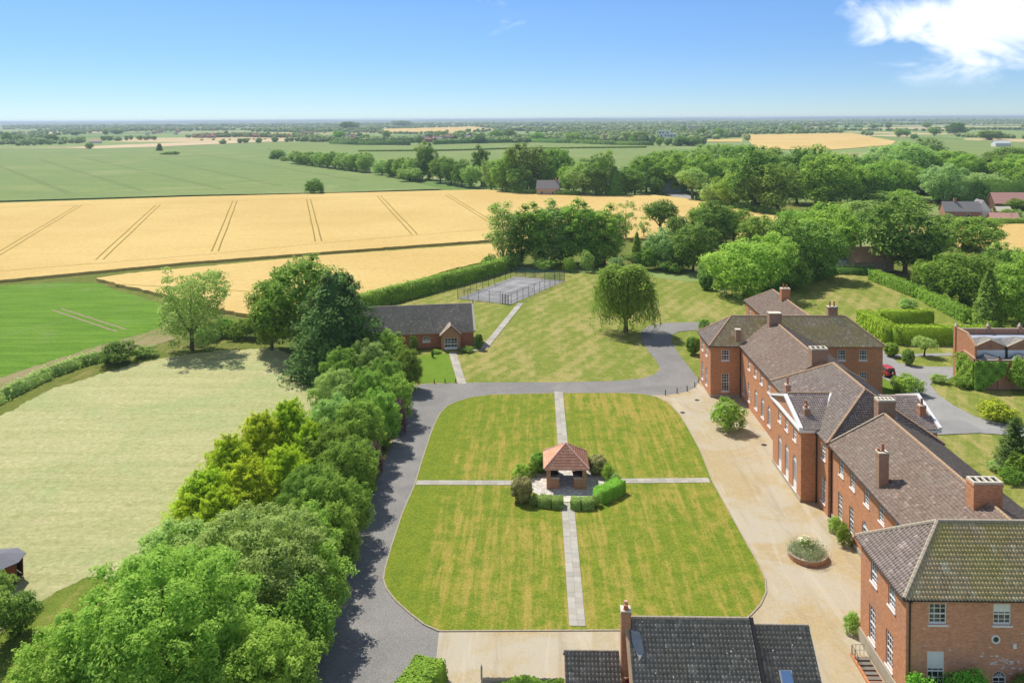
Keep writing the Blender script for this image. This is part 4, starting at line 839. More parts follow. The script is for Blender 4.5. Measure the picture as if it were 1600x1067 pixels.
for b0, b1 in ((-.4, DC/2), (DC+.4, DC/2)):
    vg.sweep([pt(-.42, b0, EZ-.22), pt(-.42, b1, RZ-.12), pt(-.42, b1, RZ+.2), pt(-.42, b0, EZ+.1)], Vector(pt(0.0, b0, 0))-Vector(pt(-.42, b0, 0)))
Cn.part('bargeboard', vg, M['cream'])
Cn.part('fascia', MB().sweep([pt(LC, -.33, EZ-.28), pt(-.2, -.33, EZ-.28), pt(-.2, -.33, EZ-.1), pt(LC, -.33, EZ-.1)], Vector(pt(0, -.28, 0))-Vector(pt(0, -.33, 0))), M['pot_pink'])
fn_ = MB().cone(*CP(-.3, DC/2), RZ+.1, RZ+.8, .12, .03, 8); Cn.part('finial', fn_, M['black'])
# porch
pa0, pa1, pd, pez, prz = 2.75, 6.45, 1.9, 3.0, 4.75; pmid = (pa0+pa1)/2
DR = (2.5, 2.3, 4, 3, False, False, 0.0, 0.35)
Cn.wall('porch_wall', M['brick_dark'], [(CP(pa1, -pd), CP(pa0, -pd), 0, pez, [(1.85, DR, .05)]), (CP(pa0, -pd), CP(pa0, 0), 0, pez, []), (CP(pa1, 0), CP(pa1, -pd), 0, pez, [])])
Cn.part('porch_gable', MB().poly([pt(pa1, -pd, pez), pt(pa0, -pd, pez), pt(pmid, -pd, prz-.12)]), M['brick_dark'])
for (aa, bb) in ((pa0-.25, pmid), (pmid, pa1+.25)):
    za, zb = (pez-.15, prz) if aa < pmid and bb == pmid else (prz, pez-.15)
    f_ = (lambda y: y)
pantiles('porch_roof', pt(pa1+.25, 1.2, pez-.15), pt(pa1+.25, -pd-.25, pez-.15), pt(pmid, -pd-.25, prz), pt(pmid, 2.2, prz), M['slate'], root, w=.3, g=.26, lift=.03, seg=2, flat=True)
pantiles('porch_roof', pt(pa0-.25, -pd-.25, pez-.15), pt(pa0-.25, 1.2, pez-.15), pt(pmid, 2.2, prz), pt(pmid, -pd-.25, prz), M['slate'], root, w=.3, g=.26, lift=.03, seg=2, flat=True)
vg = MB(); dv = Vector(pt(0, -pd-.32, 0))-Vector(pt(0, -pd-.24, 0))
vg.sweep([pt(pa1+.3, -pd-.24, pez-.3), pt(pmid, -pd-.24, prz-.12), pt(pmid, -pd-.24, prz+.08), pt(pa1+.3, -pd-.24, pez-.1)], dv)
vg.sweep([pt(pa0-.3, -pd-.24, pez-.3), pt(pmid, -pd-.24, prz-.12), pt(pmid, -pd-.24, prz+.08), pt(pa0-.3, -pd-.24, pez-.1)], dv)
Cn.part('porch_bargeboard', vg, M['timber'])
Cn.part('porch_finial', MB().cone(*CP(pmid, -pd-.2), prz+.05, prz+.5, .12, .04, 6), M['cream'])

# ------------------------------------------------------------------ house with black tiled roof at the foot of the picture
root = wthing('black_roofed_house', 'house with black concrete-tile roof seen from above at the edge of the tan courtyard', 'house', (11, 60, 0))
K = House(root)
def gable_block(x0, x1, yr, zr, pitch, half, roofname, tw=.30, tg=.345, north=None):
    t = math.tan(R(pitch)); ze = zr-half*t; nh = north or half; zn = zr-nh*t
    K.wall('wall', M['brick_dark'], [((x0+.1, yr-half+.25), (x1-.1, yr-half+.25), 0, ze, []), ((x1-.1, yr-half+.25), (x1-.1, yr+nh-.25), 0, min(ze, zn), []),
        ((x1-.1, yr+nh-.25), (x0+.1, yr+nh-.25), 0, zn, []), ((x0+.1, yr+nh-.25), (x0+.1, yr-half+.25), 0, min(ze, zn), [])])
    for x in (x0+.1, x1-.1): K.part('gable', MB().poly([(x, yr-half+.25, min(ze, zn)), (x, yr+nh-.25, min(ze, zn)), (x, yr, zr-.08)]), M['brick_dark'])
    pantiles(roofname, (x0, yr-half, ze), (x1, yr-half, ze), (x1, yr, zr), (x0, yr, zr), M['tile_black'], root, w=tw, g=tg, amp=.04, lift=.06, seg=6)
    pantiles(roofname, (x1, yr+nh, zn), (x0, yr+nh, zn), (x0, yr, zr), (x1, yr, zr), M['tile_black'], root, w=tw, g=tg, amp=.04, lift=.06, seg=4)
gable_block(6.95, 16.3, 62.3, 6.4, 38, 4.6, 'roof')
gable_block(16.62, 21.0, 62.75, 5.65, 40, 4.2, 'wing_roof')
gable_block(2.1, 6.35, 62.6, 3.5, 37, 3.6, 'lean_to_roof')
K.part('ridge_tiles', ridge_line(ridge_line(MB(), (7.15, 62.3, 6.42), (16.3, 62.3, 6.42), .14), (16.62, 62.75, 5.67), (21.0, 62.75, 5.67), .10), M['ridge_grey'], 'stuff')
K.part('ridge_tiles', ridge_line(MB(), (2.1, 62.6, 3.52), (6.35, 62.6, 3.52), .09), M['tile_black'], 'stuff')
t38 = math.tan(R(38))
K.part('verge', MB().sweep([(6.72, 62.3, 6.32), (6.72, 57.7, 6.32-4.6*t38), (6.72, 57.7, 6.5-4.6*t38), (6.72, 62.3, 6.5)], (.24, 0, 0)), M['ridge'])
K.part('verge', MB().sweep([(16.28, 62.4, 6.28), (16.28, 57.7, 6.28-4.7*t38), (16.28, 57.7, 6.46-4.7*t38), (16.28, 62.4, 6.46)], (.36, 0, 0)), M['black'])
t40 = math.tan(R(40))
K.part('verge', MB().sweep([(21.0, 62.75, 5.55), (21.0, 58.6, 5.55-4.15*t40), (21.0, 58.6, 5.68-4.15*t40), (21.0, 62.75, 5.68)], (.07, 0, 0)), M['cream'])
ch = stack(K, 'chimney', 6.78, 61.95, .72, .75, 2.2, 7.35, 'brick_dark', [(.05, .05, .55, 'pot_pink'), (-.02, -.16, .35, 'pot')])
K.part('lead_flashing', MB().sweep([(7.16, 61.5, 5.9), (7.8, 61.4, 5.8), (8.0, 60.4, 4.98), (7.6, 59.9, 4.6), (7.16, 60.9, 5.36)], (0, -.02, .05)), M['slate_pale'])
K.part('roof_window', MB().sweep([(18.0, 60.35, 3.70), (18.95, 60.35, 3.70), (18.95, 59.35, 2.86), (18.0, 59.35, 2.86)], (0, -.06, .09)), M['lead'])
K.part('skylight', MB().sweep([(18.1, 60.27, 3.72), (18.85, 60.27, 3.72), (18.85, 59.3, 2.91), (18.1, 59.3, 2.91)], (0, -.07, .10)), M['skylight'])
lc = MB(); rr = random.Random(2)
for k in range(26):
    x = rr.uniform(7.6, 20.6); half = rr.uniform(.2, 3.6); 
    if 16.2 < x < 16.9: continue
    y, z = (62.3-half, 6.4-half*t38) if x < 16.3 else (62.75-half, 5.65-half*t40)
    s = rr.uniform(.02, .05); lc.sweep([(x+s*math.cos(q*1.05), y+s*math.sin(q*1.05)*.8, z+.10+s*math.sin(q*1.05)*.62) for q in range(6)], (0, -.02, .03))
K.part('lichen', lc, M['line_white'], 'stuff')

# ------------------------------------------------------------------ walled stable range with brick gables on the right
root = wthing('brick_stable_range', 'orange brick range with stepped end wall and row of small gables behind the drive', 'outbuilding', (82, 143, 0))
T = House(root); sx0, sx1 = 72.2, 100.0
T.part('end_wall', MB().sweep([(sx0+.4, 142.9, 0), (sx0+.4, 142.9, 8.45), (sx0+.4, 139.2, 8.40), (sx0+.4, 138.3, 7.9), (sx0+.4, 137.4, 7.5), (sx0+.4, 136.4, 6.9), (sx0+.4, 136.4, 0)], (.35, 0, 0)), M['brick_orange'])
T.part('end_gable', MB().sweep([(sx0, 142.6, 0), (sx0, 142.6, 3.4), (sx0, 139.3, 5.3), (sx0, 135.62, 4.95), (sx0, 135.62, 0)], (.33, 0, 0)), M['brick_orange'])
for x, prof in ((sx0-.06, ((142.75, 3.36), (139.3, 5.32), (135.5, 4.97))), (sx0+.34, ((143.0, 8.46), (139.2, 8.41), (138.3, 7.91), (137.4, 7.51), (136.3, 6.88)))):
    cpg = MB()
    for a, b in zip(prof[:-1], prof[1:]): cpg.sweep([(x, a[0], a[1]), (x, b[0], b[1]), (x, b[0], b[1]+.13), (x, a[0], a[1]+.13)], (.47, 0, 0))
    T.part('coping', cpg, M['ridge'])
T.wall('front_wall', M['brick_dark'], [((sx0, 135.6), (sx1, 135.6), 0, 4.75, [])])
T.part('coping', MB().box(sx0+.4, sx1, 135.52, 135.9, 4.752, 4.86), M['ridge_grey'])
for k in range(5):
    xx = sx0+.3+3.7*k; p = T.part('pier', MB().box(xx-.3, xx+.3, 135.4, 135.98, 0, 5.1), M['brick_dark']); kid(MB().cone(xx, 135.7, 5.1, 5.25, .34, .2, 8).cone(xx, 135.7, 5.25, 5.45, .1, .14, 8).obj('finial', M['black']), p)
T.part('flat_roof', MB().box(sx0+.8, sx1, 135.92, 137.9, 4.4, 4.5), M['slate_dull'])
for k in range(4):
    xa, xb = sx0+.9+5.4*k, sx0+5.6+5.4*k; xm = xa+1.9
    T.part('hipped_roof', MB().add([(xa, 136.0, 4.51), (xb, 136.0, 4.51), (xb, 137.85, 4.51), (xa, 137.85, 4.51), (xm, 137.3, 5.55)], [(0, 1, 4), (1, 2, 4), (2, 3, 4), (3, 0, 4)]), M['slate_dull'])
T.part('boarding', MB().box(sx0+.8, sx1, 137.92, 138.0, 4.45, 5.85), M['white'])
for k in range(5):
    xa = sx0+1.3+5.35*k; xb = xa+4.9; xm = (xa+xb)/2
    gb = T.part('gable', MB().sweep([(xa, 138.01, 5.85), (xb, 138.01, 5.85), (xb, 138.01, 6.35), (xm, 138.01, 7.5), (xa, 138.01, 6.35)], (0, .3, 0)), M['brick_dark'])
    vb = MB()
    for a, b in ((xa-.1, xm), (xb+.1, xm)): vb.sweep([(a, 137.9, 6.33), (b, 137.9, 7.5), (b, 137.9, 7.62), (a, 137.9, 6.45)], (0, .4, 0))
    kid(vb.obj('gable_coping', M['ridge_grey']), gb)
    rd = MB()
    for q in range(16):
        a, b = 2*math.pi*q/16, 2*math.pi*(q+1)/16; rd.sweep([(xm+.34*math.cos(a), 137.94, 6.6+.34*math.sin(a)), (xm+.34*math.cos(b), 137.94, 6.6+.34*math.sin(b)), (xm+.22*math.cos(b), 137.94, 6.6+.22*math.sin(b)), (xm+.22*math.cos(a), 137.94, 6.6+.22*math.sin(a))], (0, .06, 0))
    kid(rd.obj('roundel', M['brick_stack']), gb)
    T.part('down_pipe', MB().box(xb+.02, xb+.36, 137.8, 137.91, 4.52, 6.3), M['black'])
    for (pa, pb, pc, pd_) in (((xa, 138.1, 6.38), (xm, 138.1, 7.55), (xm, 140.2, 7.55), (xa, 140.2, 7.2)), ((xm, 138.1, 7.55), (xb+.45, 138.1, 6.38), (xb+.45, 140.2, 7.2), (xm, 140.2, 7.55))):
        T.part('gable_roof', MB().poly([pa, pb, pc, pd_]), M['slate_mottled'])
T.part('main_roof', MB().box(sx0+.75, sx1, 140.2, 142.6, 7.1, 7.3), M['grey_roof'])
T.part('back_parapet', MB().box(sx0+.75, sx1, 142.6, 142.9, 0, 8.2), M['brick_dark'])
T.part('coping', MB().box(sx0+.8, sx1, 142.55, 142.95, 8.202, 8.3), M['ridge_grey'])
for k in range(5):
    xx = sx0+.55+5.4*k; p = T.part('pier', MB().box(xx-.3, xx+.3, 142.45, 143.1, 0 if k == 0 else 7.4, 8.75), M['brick_orange'] if k == 0 else M['brick_stack']); kid(MB().cone(xx, 142.78, 8.75, 8.9, .3, .12, 8).cone(xx, 142.78, 8.9, 9.05, .12, .2, 8).cone(xx, 142.78, 9.05, 9.25, .2, .05, 8).obj('ball_finial', M['cream']), p)

# ------------------------------------------------------------------ red car
def car(loc, rz):
    t = thing('parked_car', 'red estate car with spare wheel on its tailgate parked beside the far brick pavilion', 'car', loc, rz)
    # local: front towards +y, width 1.72, length 4.0
    def loft(secs, caps=True):
        vs = []; fs = []; n = len(secs[0])
        for s_ in secs: vs += s_
        for i in range(len(secs)-1):
            for k in range(n): fs.append((i*n+k, i*n+(k+1) % n, (i+1)*n+(k+1) % n, (i+1)*n+k))
        fs.append(list(range(n))[::-1]); fs.append([(len(secs)-1)*n+k for k in range(n)]); return MB().add(vs, fs)
    def sec(y, w, zb, zt, r=.12):
        return [(-w+r*.4, y, zb), (w-r*.4, y, zb), (w, y, zb+r), (w, y, zt-r), (w-r, y, zt), (-w+r, y, zt), (-w, y, zt-r), (-w, y, zb+r)]
    body = loft([sec(-1.98, .76, .38, .98), sec(-1.9, .84, .32, 1.02), sec(-.6, .86, .30, 1.03), sec(.7, .86, .30, 1.02), sec(1.75, .82, .32, .95), sec(1.98, .70, .36, .80)]).obj('body', M['car_red'], t, smooth=False)
    def sec2(y, wb, wt, zt): return [(-wb, y, 1.0), (wb, y, 1.0), (wt, y, zt-.06), (wt-.09, y, zt), (-wt+.09, y, zt), (-wt, y, zt-.06)]
    cab = loft([sec2(-1.88, .80, .70, 1.20), sec2(-1.80, .81, .69, 1.66), sec2(-.9, .82, .70, 1.72), sec2(.25, .82, .69, 1.69), sec2(.55, .82, .70, 1.45), sec2(1.0, .80, .76, 1.05)]).obj('cabin', M['car_red'], t)
    for s in (-1, 1):
        for (a, b, a2, b2) in ((-1.65, -.85, -1.6, -.85), (-.75, .05, -.75, .05), (.13, .68, .13, .40)):
            kid(MB().sweep([(s*.835, a, 1.06), (s*.835, b, 1.06), (s*.735, b2, 1.58), (s*.735, a2, 1.58)], (s*.012, 0, 0)).obj('side_window', M['glass']), t)
        kid(MB().box(min(s*.86, s*1.02), max(s*.86, s*1.02), .48, .6, 1.02, 1.18).obj('wing_mirror', M['car_red']), t)
        kid(MB().box(min(s*.66, s*.80), max(s*.66, s*.80), -2.0, -1.94, .62, .96).obj('tail_light', M['lamp_red']), t)
        kid(MB().box(min(s*.5, s*.70), max(s*.5, s*.70), 1.93, 2.0, .62, .76).obj('headlight', M['chrome']), t)
        for y in (-1.22, 1.25):
            wv = MB().cone(0, 0, -.11, .11, .36, .36, 18); wm = wv.mesh('wheel', M['tyre']); w_ = put('wheel', wm, None, (s*.80, y, .36)); w_.rotation_euler = (0, R(90), 0); w_.parent = t; KIDS.setdefault(t.name, []).append(w_)
            h = put('rim', MB().cone(0, 0, -.125, .125, .2, .2, 12).mesh('rim', M['chrome'])); kid(h, w_)
    kid(MB().sweep([(-.66, -1.905, 1.08), (.66, -1.905, 1.08), (.60, -1.83, 1.58), (-.60, -1.83, 1.58)], (0, -.015, .0)).obj('rear_window', M['glass']), t)
    kid(MB().sweep([(-.70, .93, 1.10), (.70, .93, 1.10), (.60, .42, 1.60), (-.60, .42, 1.60)], (0, .02, .02)).obj('windscreen', M['glass']), t)
    sp_ = put('spare_wheel', MB().cone(0, 0, -.1, .1, .34, .34, 18).mesh('spare_wheel', M['tyre']), None, (.05, -2.08, .93)); sp_.rotation_euler = (R(90), 0, 0); sp_.parent = t; KIDS.setdefault(t.name, []).append(sp_)
    kid(put('rim', MB().cone(0, 0, -.115, .115, .2, .17, 12).mesh('rim', M['chrome'])), sp_)
    kid(MB().box(-.82, .82, -2.06, -1.94, .36, .52).box(-.78, .78, 1.92, 2.06, .34, .52).obj('bumper', M['tyre']), t)
    kid(MB().box(-.66, -.62, -1.5, .2, 1.73, 1.77).box(.62, .66, -1.5, .2, 1.73, 1.77).obj('roof_rail', M['black']), t)
    return t
car((60.75, 143.3, -0.01), R(13))

# ------------------------------------------------------------------ tennis court
ta = math.atan2(28.7, 13.94)-math.pi/2
TO = Vector((-19.64, 203.9)); tl = Vector((13.94, 28.7)).normalized(); tw_ = Vector((tl.y, -tl.x)); TL, TWd = 32.0, 15.2
def TP(a, b, z=0.0): p = TO+tw_*a+tl*b; return (p.x, p.y, z)
sheet('tennis_court', [TP(0, 0)[:2], TP(TWd, 0)[:2], TP(TWd, TL)[:2], TP(0, TL)[:2]], -0.03, M['court'])
ln = MB()
def cline(a0, b0, a1, b1, w=.09):
    p, q = Vector(TP(a0, b0)), Vector(TP(a1, b1)); strip(ln, p, q, w*1.6, -0.024)
m_ = TWd/2; cl_, sw_, dw = 10.6, 3.7, 4.95; c0 = TL/2
for s in (-1, 1):
    cline(m_+s*dw, c0-cl_, m_+s*dw, c0+cl_); cline(m_+s*sw_, c0-cl_, m_+s*sw_, c0+cl_); cline(m_-dw, c0+s*cl_, m_+dw, c0+s*cl_); cline(m_-sw_, c0+s*5.8, m_+sw_, c0+s*5.8)
cline(m_, c0-5.8, m_, c0+5.8); ln.obj('court_line', M['line_white'])['kind'] = 'structure'
fr_ = wthing('tennis_fence', 'tall wire mesh fence on dark posts round the grey tennis court', 'fence', (*TP(TWd/2, TL/2)[:2], 0))
ps = MB().cone(0, 0, 0, 2.75, .055, .05, 6).mesh('post', M['black'])
def fence_run(a, b, name='mesh_panel', mat='net', n=8):
    A, Bv = Vector(a), Vector(b)
    for k in range(n):
        p, q = A+(Bv-A)*k/n, A+(Bv-A)*(k+1)/n
        kid(put('post', ps, None, tuple(p)), fr_)
        kid(MB().poly([(p.x, p.y, .05), (q.x, q.y, .05), (q.x, q.y, 2.7), (p.x, p.y, 2.7)]).obj(name, M[mat]), fr_)
        kid(MB().tube([(p.x, p.y, 2.72), (q.x, q.y, 2.72)], .03, 5).obj('rail', M['black']), fr_)
fence_run(TP(0, 0), TP(0, TL), n=10); fence_run(TP(0, TL), TP(TWd, TL), 'windbreak', 'net_green', n=5); fence_run(TP(TWd, TL), TP(TWd, 0), n=10); fence_run(TP(TWd, 0), TP(0, 0), n=5)
nt_ = thing('tennis_net', 'sagging dark net across the grey tennis court', 'net', TP(m_, c0), ta)
kid(MB().cone(-5.6, 0, 0, 1.07, .05, .05, 8).obj('post', M['black']), nt_); kid(MB().cone(5.6, 0, 0, 1.07, .05, .05, 8).obj('post', M['black']), nt_)
kid(MB().poly([(-5.6, 0, .05), (5.6, 0, .05), (5.6, 0, 1.05), (0, 0, .92), (-5.6, 0, 1.05)]).obj('netting', M['net']), nt_); kid(MB().tube([(-5.6, 0, 1.05), (0, 0, .93), (5.6, 0, 1.05)], .04, 5).obj('tape', M['white']), nt_)
gt = wthing('court_gate', 'dark metal gate in the near corner of the tennis fence', 'gate', TP(TWd-1.6, -.1))
for k in (TWd-2.4, TWd-1.6, TWd-.8):
    p = TP(k, -.06); kid(MB().box(p[0]-.09, p[0]+.09, p[1]-.09, p[1]+.09, 0, 2.3).obj('gate_post', M['black']), gt)
for k in range(6): 
    p, q = TP(TWd-2.35, -.06, .3+.35*k), TP(TWd-.85, -.06, .3+.35*k); kid(MB().tube([p, q], .035, 5).obj('bar', M['black']), gt)

# ------------------------------------------------------------------ bollards, posts, planter, area railing
bo = MB().cone(0, 0, 0, .82, .075, .07, 8).cone(0, 0, .82, .92, .095, .03, 8).mesh('bollard', M['black'])
nmb = ['far left', 'second', 'third', 'fourth']
for k, (x, y) in enumerate([(20.96, 132.07), (23.01, 133.08), (24.86, 134.2), (26.46, 136.05), (27.57, 138.25)]):
    tag(put('bollard', bo, None, (x, y, 0)), 'black bollard %s along the joint of asphalt and tan paving' % ['first from the left', 'second from the left', 'third from the left', 'fourth from the left', 'nearest the brick pavilion'][k], 'bollard', 'bollards between drive and courtyard')
po = MB().box(-.08, .08, -.08, .08, 0, .75).mesh('post', M['timber'])
for k, (x, y) in enumerate([(-17.39, 137.84), (-15.57, 138.13), (-13.74, 138.22)]):
    tag(put('wooden_post', po, None, (x, y, -.08)), 'short brown wooden post on the grass verge, %s' % ['nearest the hedge', 'middle one of three', 'nearest the chapel path'][k], 'post', 'short posts along the verge')
pl = thing('round_planter', 'round brick planter with pale coping standing in the tan courtyard', 'planter', (27.65, 83.1, 0))
ring = MB(); n = 28
for k in range(n):
    a, b = 2*math.pi*k/n, 2*math.pi*(k+1)/n; c0_, s0, c1_, s1 = math.cos(a), math.sin(a), math.cos(b), math.sin(b)
    ring.prism([(1.9*c0_, 1.9*s0), (1.9*c1_, 1.9*s1), (1.68*c1_, 1.68*s1), (1.68*c0_, 1.68*s0)][::1], 0, .52)
kid(ring.obj('brick_ring', M['brick_dark']), pl)
for k in range(n):
    a, b = 2*math.pi*(k+.04)/n, 2*math.pi*(k+.96)/n
    kid(MB().prism([(1.95*math.cos(a), 1.95*math.sin(a)), (1.95*math.cos(b), 1.95*math.sin(b)), (1.64*math.cos(b), 1.64*math.sin(b)), (1.64*math.cos(a), 1.64*math.sin(a))], .522, .57).obj('coping_stone', M['ridge_grey']), pl)
kid(MB().cone(0, 0, .3, .46, 1.66, 1.66, 24).obj('earth', M['soil']), pl)
ar = wthing('area_steps', 'sunken brick basement steps with pale railings at the foot of the brick wall', 'steps', (27.0, 66.0, 0))
kid(MB().box(26.35, 27.55, 63.4, 67.6, 0.004, .03).obj('well', M['brick_dark']), ar)
for k in range(7): kid(MB().box(26.4, 27.45, 63.5+k*.57, 63.85+k*.57, .03, .08+.02*k).obj('step', M['slab_dark']), ar)
kid(MB().box(26.15, 26.33, 63.2, 67.8, 0, .2).box(26.33, 27.6, 63.1, 63.3, 0, .2).obj('kerb_wall', M['brick']), ar)
def rail(pts, zt, n):
    mb = MB(); 
    for a, b in zip(pts[:-1], pts[1:]):
        mb.tube([(*a, zt), (*b, zt)], .025, 5); mb.tube([(*a, zt*.5), (*b, zt*.5)], .02, 5)
        for k in range(n+1): x, y = a[0]+(b[0]-a[0])*k/n, a[1]+(b[1]-a[1])*k/n; mb.tube([(x, y, .03), (x, y, zt)], .025, 5)
    return mb
kid(rail([(26.24, 67.7), (27.3, 67.8)], .95, 3).obj('railing', M['lead']), ar); kid(rail([(26.24, 66.4), (26.24, 67.6)], .95, 2).obj('railing', M['black']), ar); kid(rail([(26.9, 63.2), (27.5, 63.2)], .95, 2).obj('railing', M['cream']), ar)
cov = MB().cone(0, 0, 0, .012, .38, .38, 14).mesh('drain_cover', M['black'])
for k, (x, y) in enumerate([(25.63, 129.91), (22.34, 124.29), (31.28, 112.03)]): tag(put('drain_cover', cov, None, (x, y, .004)), ['dark drain cover in the paving near the far bollards', 'dark drain cover at the curved lawn edge', 'dark drain cover in the paving before the arched windows'][k], 'drain cover', 'drain covers in the courtyard')
# garden wall with climbers at the bottom edge
gw = wthing('boarded_fence', 'grey boarded fence with finial post below the tan courtyard', 'fence', (-1.0, 62.0, 0))
fy = 62.0
kid(MB().box(-4.42, -4.28, fy-.07, fy+.07, 0, 2.45).cone(-4.35, fy, 2.45, 2.75, .09, .02, 8).obj('post', M['timber_grey']), gw)
for k in range(36):
    xx = -4.26+k*.176; kid(MB().box(xx, xx+.165, fy-.02, fy+.01+.004*(k % 3), 0.02, 1.72+.012*((k*7) % 5)).obj('board', M['timber_grey']), gw)
kid(MB().box(-4.27, 2.06, fy-.07, fy-.025, 1.4, 1.48).obj('rail', M['timber_grey']), gw)
kid(MB().sweep([(-4.36, fy-.08, 0), (-4.36, fy-2.2, 0), (-5.0, fy-2.2, .45), (-4.4, fy-.08, 1.6)], (.05, 0, 0)).obj('stay', M['cream']), gw)
# summer house on the hay meadow
sh = thing('summerhouse', 'eight-sided redwood summerhouse with grey felt roof standing in the hay meadow', 'summerhouse', (-52.8, 77.5, -.09), R(11))
n = 8; r_ = 1.95
kid(MB().prism([(r_*math.cos(2*math.pi*(k+.5)/n), r_*math.sin(2*math.pi*(k+.5)/n)) for k in range(n)], 0, .15).obj('floor', M['timber']), sh)
for k in range(n):
    a, b = 2*math.pi*(k-.5)/n, 2*math.pi*(k+.5)/n; p, q = (r_*math.cos(a), r_*math.sin(a)), (r_*math.cos(b), r_*math.sin(b))
    kid(MB().cone(p[0], p[1], 0, 2.15, .09, .09, 6).obj('post', M['timber']), sh)
    d = (q[0]-p[0], q[1]-p[1])
    if k != 0:
        for j in range(9):
            kid(MB().sweep([(p[0]+d[0]*.04, p[1]+d[1]*.04, .2+.21*j), (q[0]-d[0]*.04, q[1]-d[1]*.04, .2+.21*j), (q[0]-d[0]*.04, q[1]-d[1]*.04, .40+.21*j), (p[0]+d[0]*.04, p[1]+d[1]*.04, .40+.21*j)], (math.cos((a+b)/2)*.03, math.sin((a+b)/2)*.03, 0)).obj('board', M['timber_red']), sh)
    ra, rb = (2.3*math.cos(a), 2.3*math.sin(a), 2.12), (2.3*math.cos(b), 2.3*math.sin(b), 2.12)
    kid(MB().sweep([ra, rb, (0, 0, 2.75)], (0, 0, .06)).obj('roof_panel', M['felt_grey']), sh)
sd = thing('garden_shed', 'small shed with pale grey pitched roof in front of the summerhouse', 'shed', (-55.0, 74.6, -.09), R(12))
kid(MB().box(-1.6, 1.6, -1.2, 1.2, 0, 1.9).obj('wall', M['timber_red']), sd)
for s in (-1, 1): kid(MB().sweep([(-1.8, s*1.45, 1.75), (1.8, s*1.45, 1.75), (1.8, 0, 2.5), (-1.8, 0, 2.5)], (0, 0, .05)).obj('roof_panel', M['grey_roof']), sd)
kid(MB().box(.2, 1.0, -1.24, -1.2, 0, 1.75).obj('door', M['timber']), sd)
bn = thing('picnic_table', 'small pale timber picnic table at the edge of the far lawn', 'table', (48.21, 210.76, -0.1), R(20))
kid(MB().box(-.9, .9, -.38, .38, .72, .77).obj('tabletop', M['timber_grey']), bn)
for s in (-1, 1): kid(MB().box(-.9, .9, s*.75-.13, s*.75+.13, .42, .46).obj('seat', M['timber_grey']), bn); kid(MB().sweep([(s*.6, -.8, 0), (s*.6, -.7, 0), (s*.6, -.15, .72), (s*.6, -.25, .72)], (.07, 0, 0)).sweep([(s*.6, .8, 0), (s*.6, .7, 0), (s*.6, .15, .72), (s*.6, .25, .72)], (.07, 0, 0)).obj('leg', M['timber_grey']), bn)

# ------------------------------------------------------------------ farm and village buildings
def cottage(name, label, cat, loc, rz, w, d, h, rh, wall_m, roof_m, wins=(), chim=None, group=None, gable_m=None, tile=False):
    """gabled building, ridge along x, front to -y, parts in local coordinates"""
    t = thing(name, label, cat, loc, rz, group)
    mb = MB(); wall(mb, (-w/2, -d/2), (w/2, -d/2), 0, h); wall(mb, (w/2, -d/2), (w/2, d/2), 0, h); wall(mb, (w/2, d/2), (-w/2, d/2), 0, h); wall(mb, (-w/2, d/2), (-w/2, -d/2), 0, h)
    if gable_m is None:
        for s in (-1, 1): mb.poly([(s*w/2, -d/2, h), (s*w/2, d/2, h), (s*w/2, 0, h+rh)])
    kid(mb.obj('wall', M[wall_m]), t)
    if gable_m:
        for s in (-1, 1): kid(MB().poly([(s*w/2, -d/2, h), (s*w/2, d/2, h), (s*w/2, 0, h+rh)]).obj('gable', M[gable_m]), t)
    o_ = .35; k = rh/(d/2)
    for s in (-1, 1):
        kid(MB().sweep([(-w/2-o_, s*(d/2+o_), h-o_*k), (w/2+o_, s*(d/2+o_), h-o_*k), (w/2+o_, 0, h+rh), (-w/2-o_, 0, h+rh)], (0, 0, .12)).obj('roof', M[roof_m]), t)
    for (x, z, ww, hh) in wins: 
        f = MB().box(x-ww/2, x+ww/2, -d/2-.05, -d/2-.002, z, z+hh).obj('window', M['white']); kid(f, t)
        kid(MB().box(x-ww/2+.1, x+ww/2-.1, -d/2-.062, -d/2-.052, z+.1, z+hh-.1).obj('pane', M['glass']), f)
    for c in (chim or ()): kid(MB().box(c[0]-.5, c[0]+.5, -.4, .4, h+rh-.5, h+rh+1.5).obj('chimney', M['red_brick_far']), t)
    return t
cottage('cottage', 'small brick cottage with grey roof hidden among trees at the wheat edge', 'house', (7.76, 480.08, -.1), R(-8), 13, 7, 4.4, 4.4, 'tan_brick_far', 'roof_far_grey', **{'wins': [(-3.5, 1, 1.4, 1.6), (3, 1, 1.4, 1.6)], 'chim': [(4.5, 0)]})
cottage('barn', 'pale blue-grey farm barn with brown roof beside the lane', 'barn', (85.19, 502.48, -.1), R(62), 13, 12, 5.5, 2.4, 'blue_barn', 'roof_far_grey', **{})
cottage('farmhouse', 'long brick farmhouse with grey roof behind trees on the right', 'house', (187.05, 365.06, -.1), R(-6), 15, 7, 3.6, 3.8, 'red_brick_far', 'roof_far_grey', **{'wins': [(-5.8, 1, 1.2, 1.4), (2, 1, 1.2, 1.4)], 'chim': [(-2.3, 0)]})
cottage('white_house', 'white-gabled house with finial joined to the grey-roofed farmhouse', 'house', (196.79, 367.19, -.1), R(84), 7.5, 6.6, 3.4, 4.6, 'render', 'roof_far_grey', **{'gable_m': 'white'})
cottage('red_roofed_barn', 'long barn with salmon-red tiled roof on the right edge', 'barn', (234.21, 402.36, -.1), R(-4), 26, 9, 3.2, 4.6, 'timber', 'pink_roof', **{'wins': []})
cottage('yellow_shed', 'small shed with straw-coloured roof beside the salmon barn', 'shed', (213.15, 378.95, -.1), R(-4), 6, 4, 2, 1.6, 'timber', 'cream', **{})
cottage('pink_shed', 'low shed with dusty red roof before the salmon barn', 'shed', (200.41, 355.75, -.1), R(-6), 11, 4.5, 1.6, 1.8, 'red_brick_far', 'pink_roof', **{})
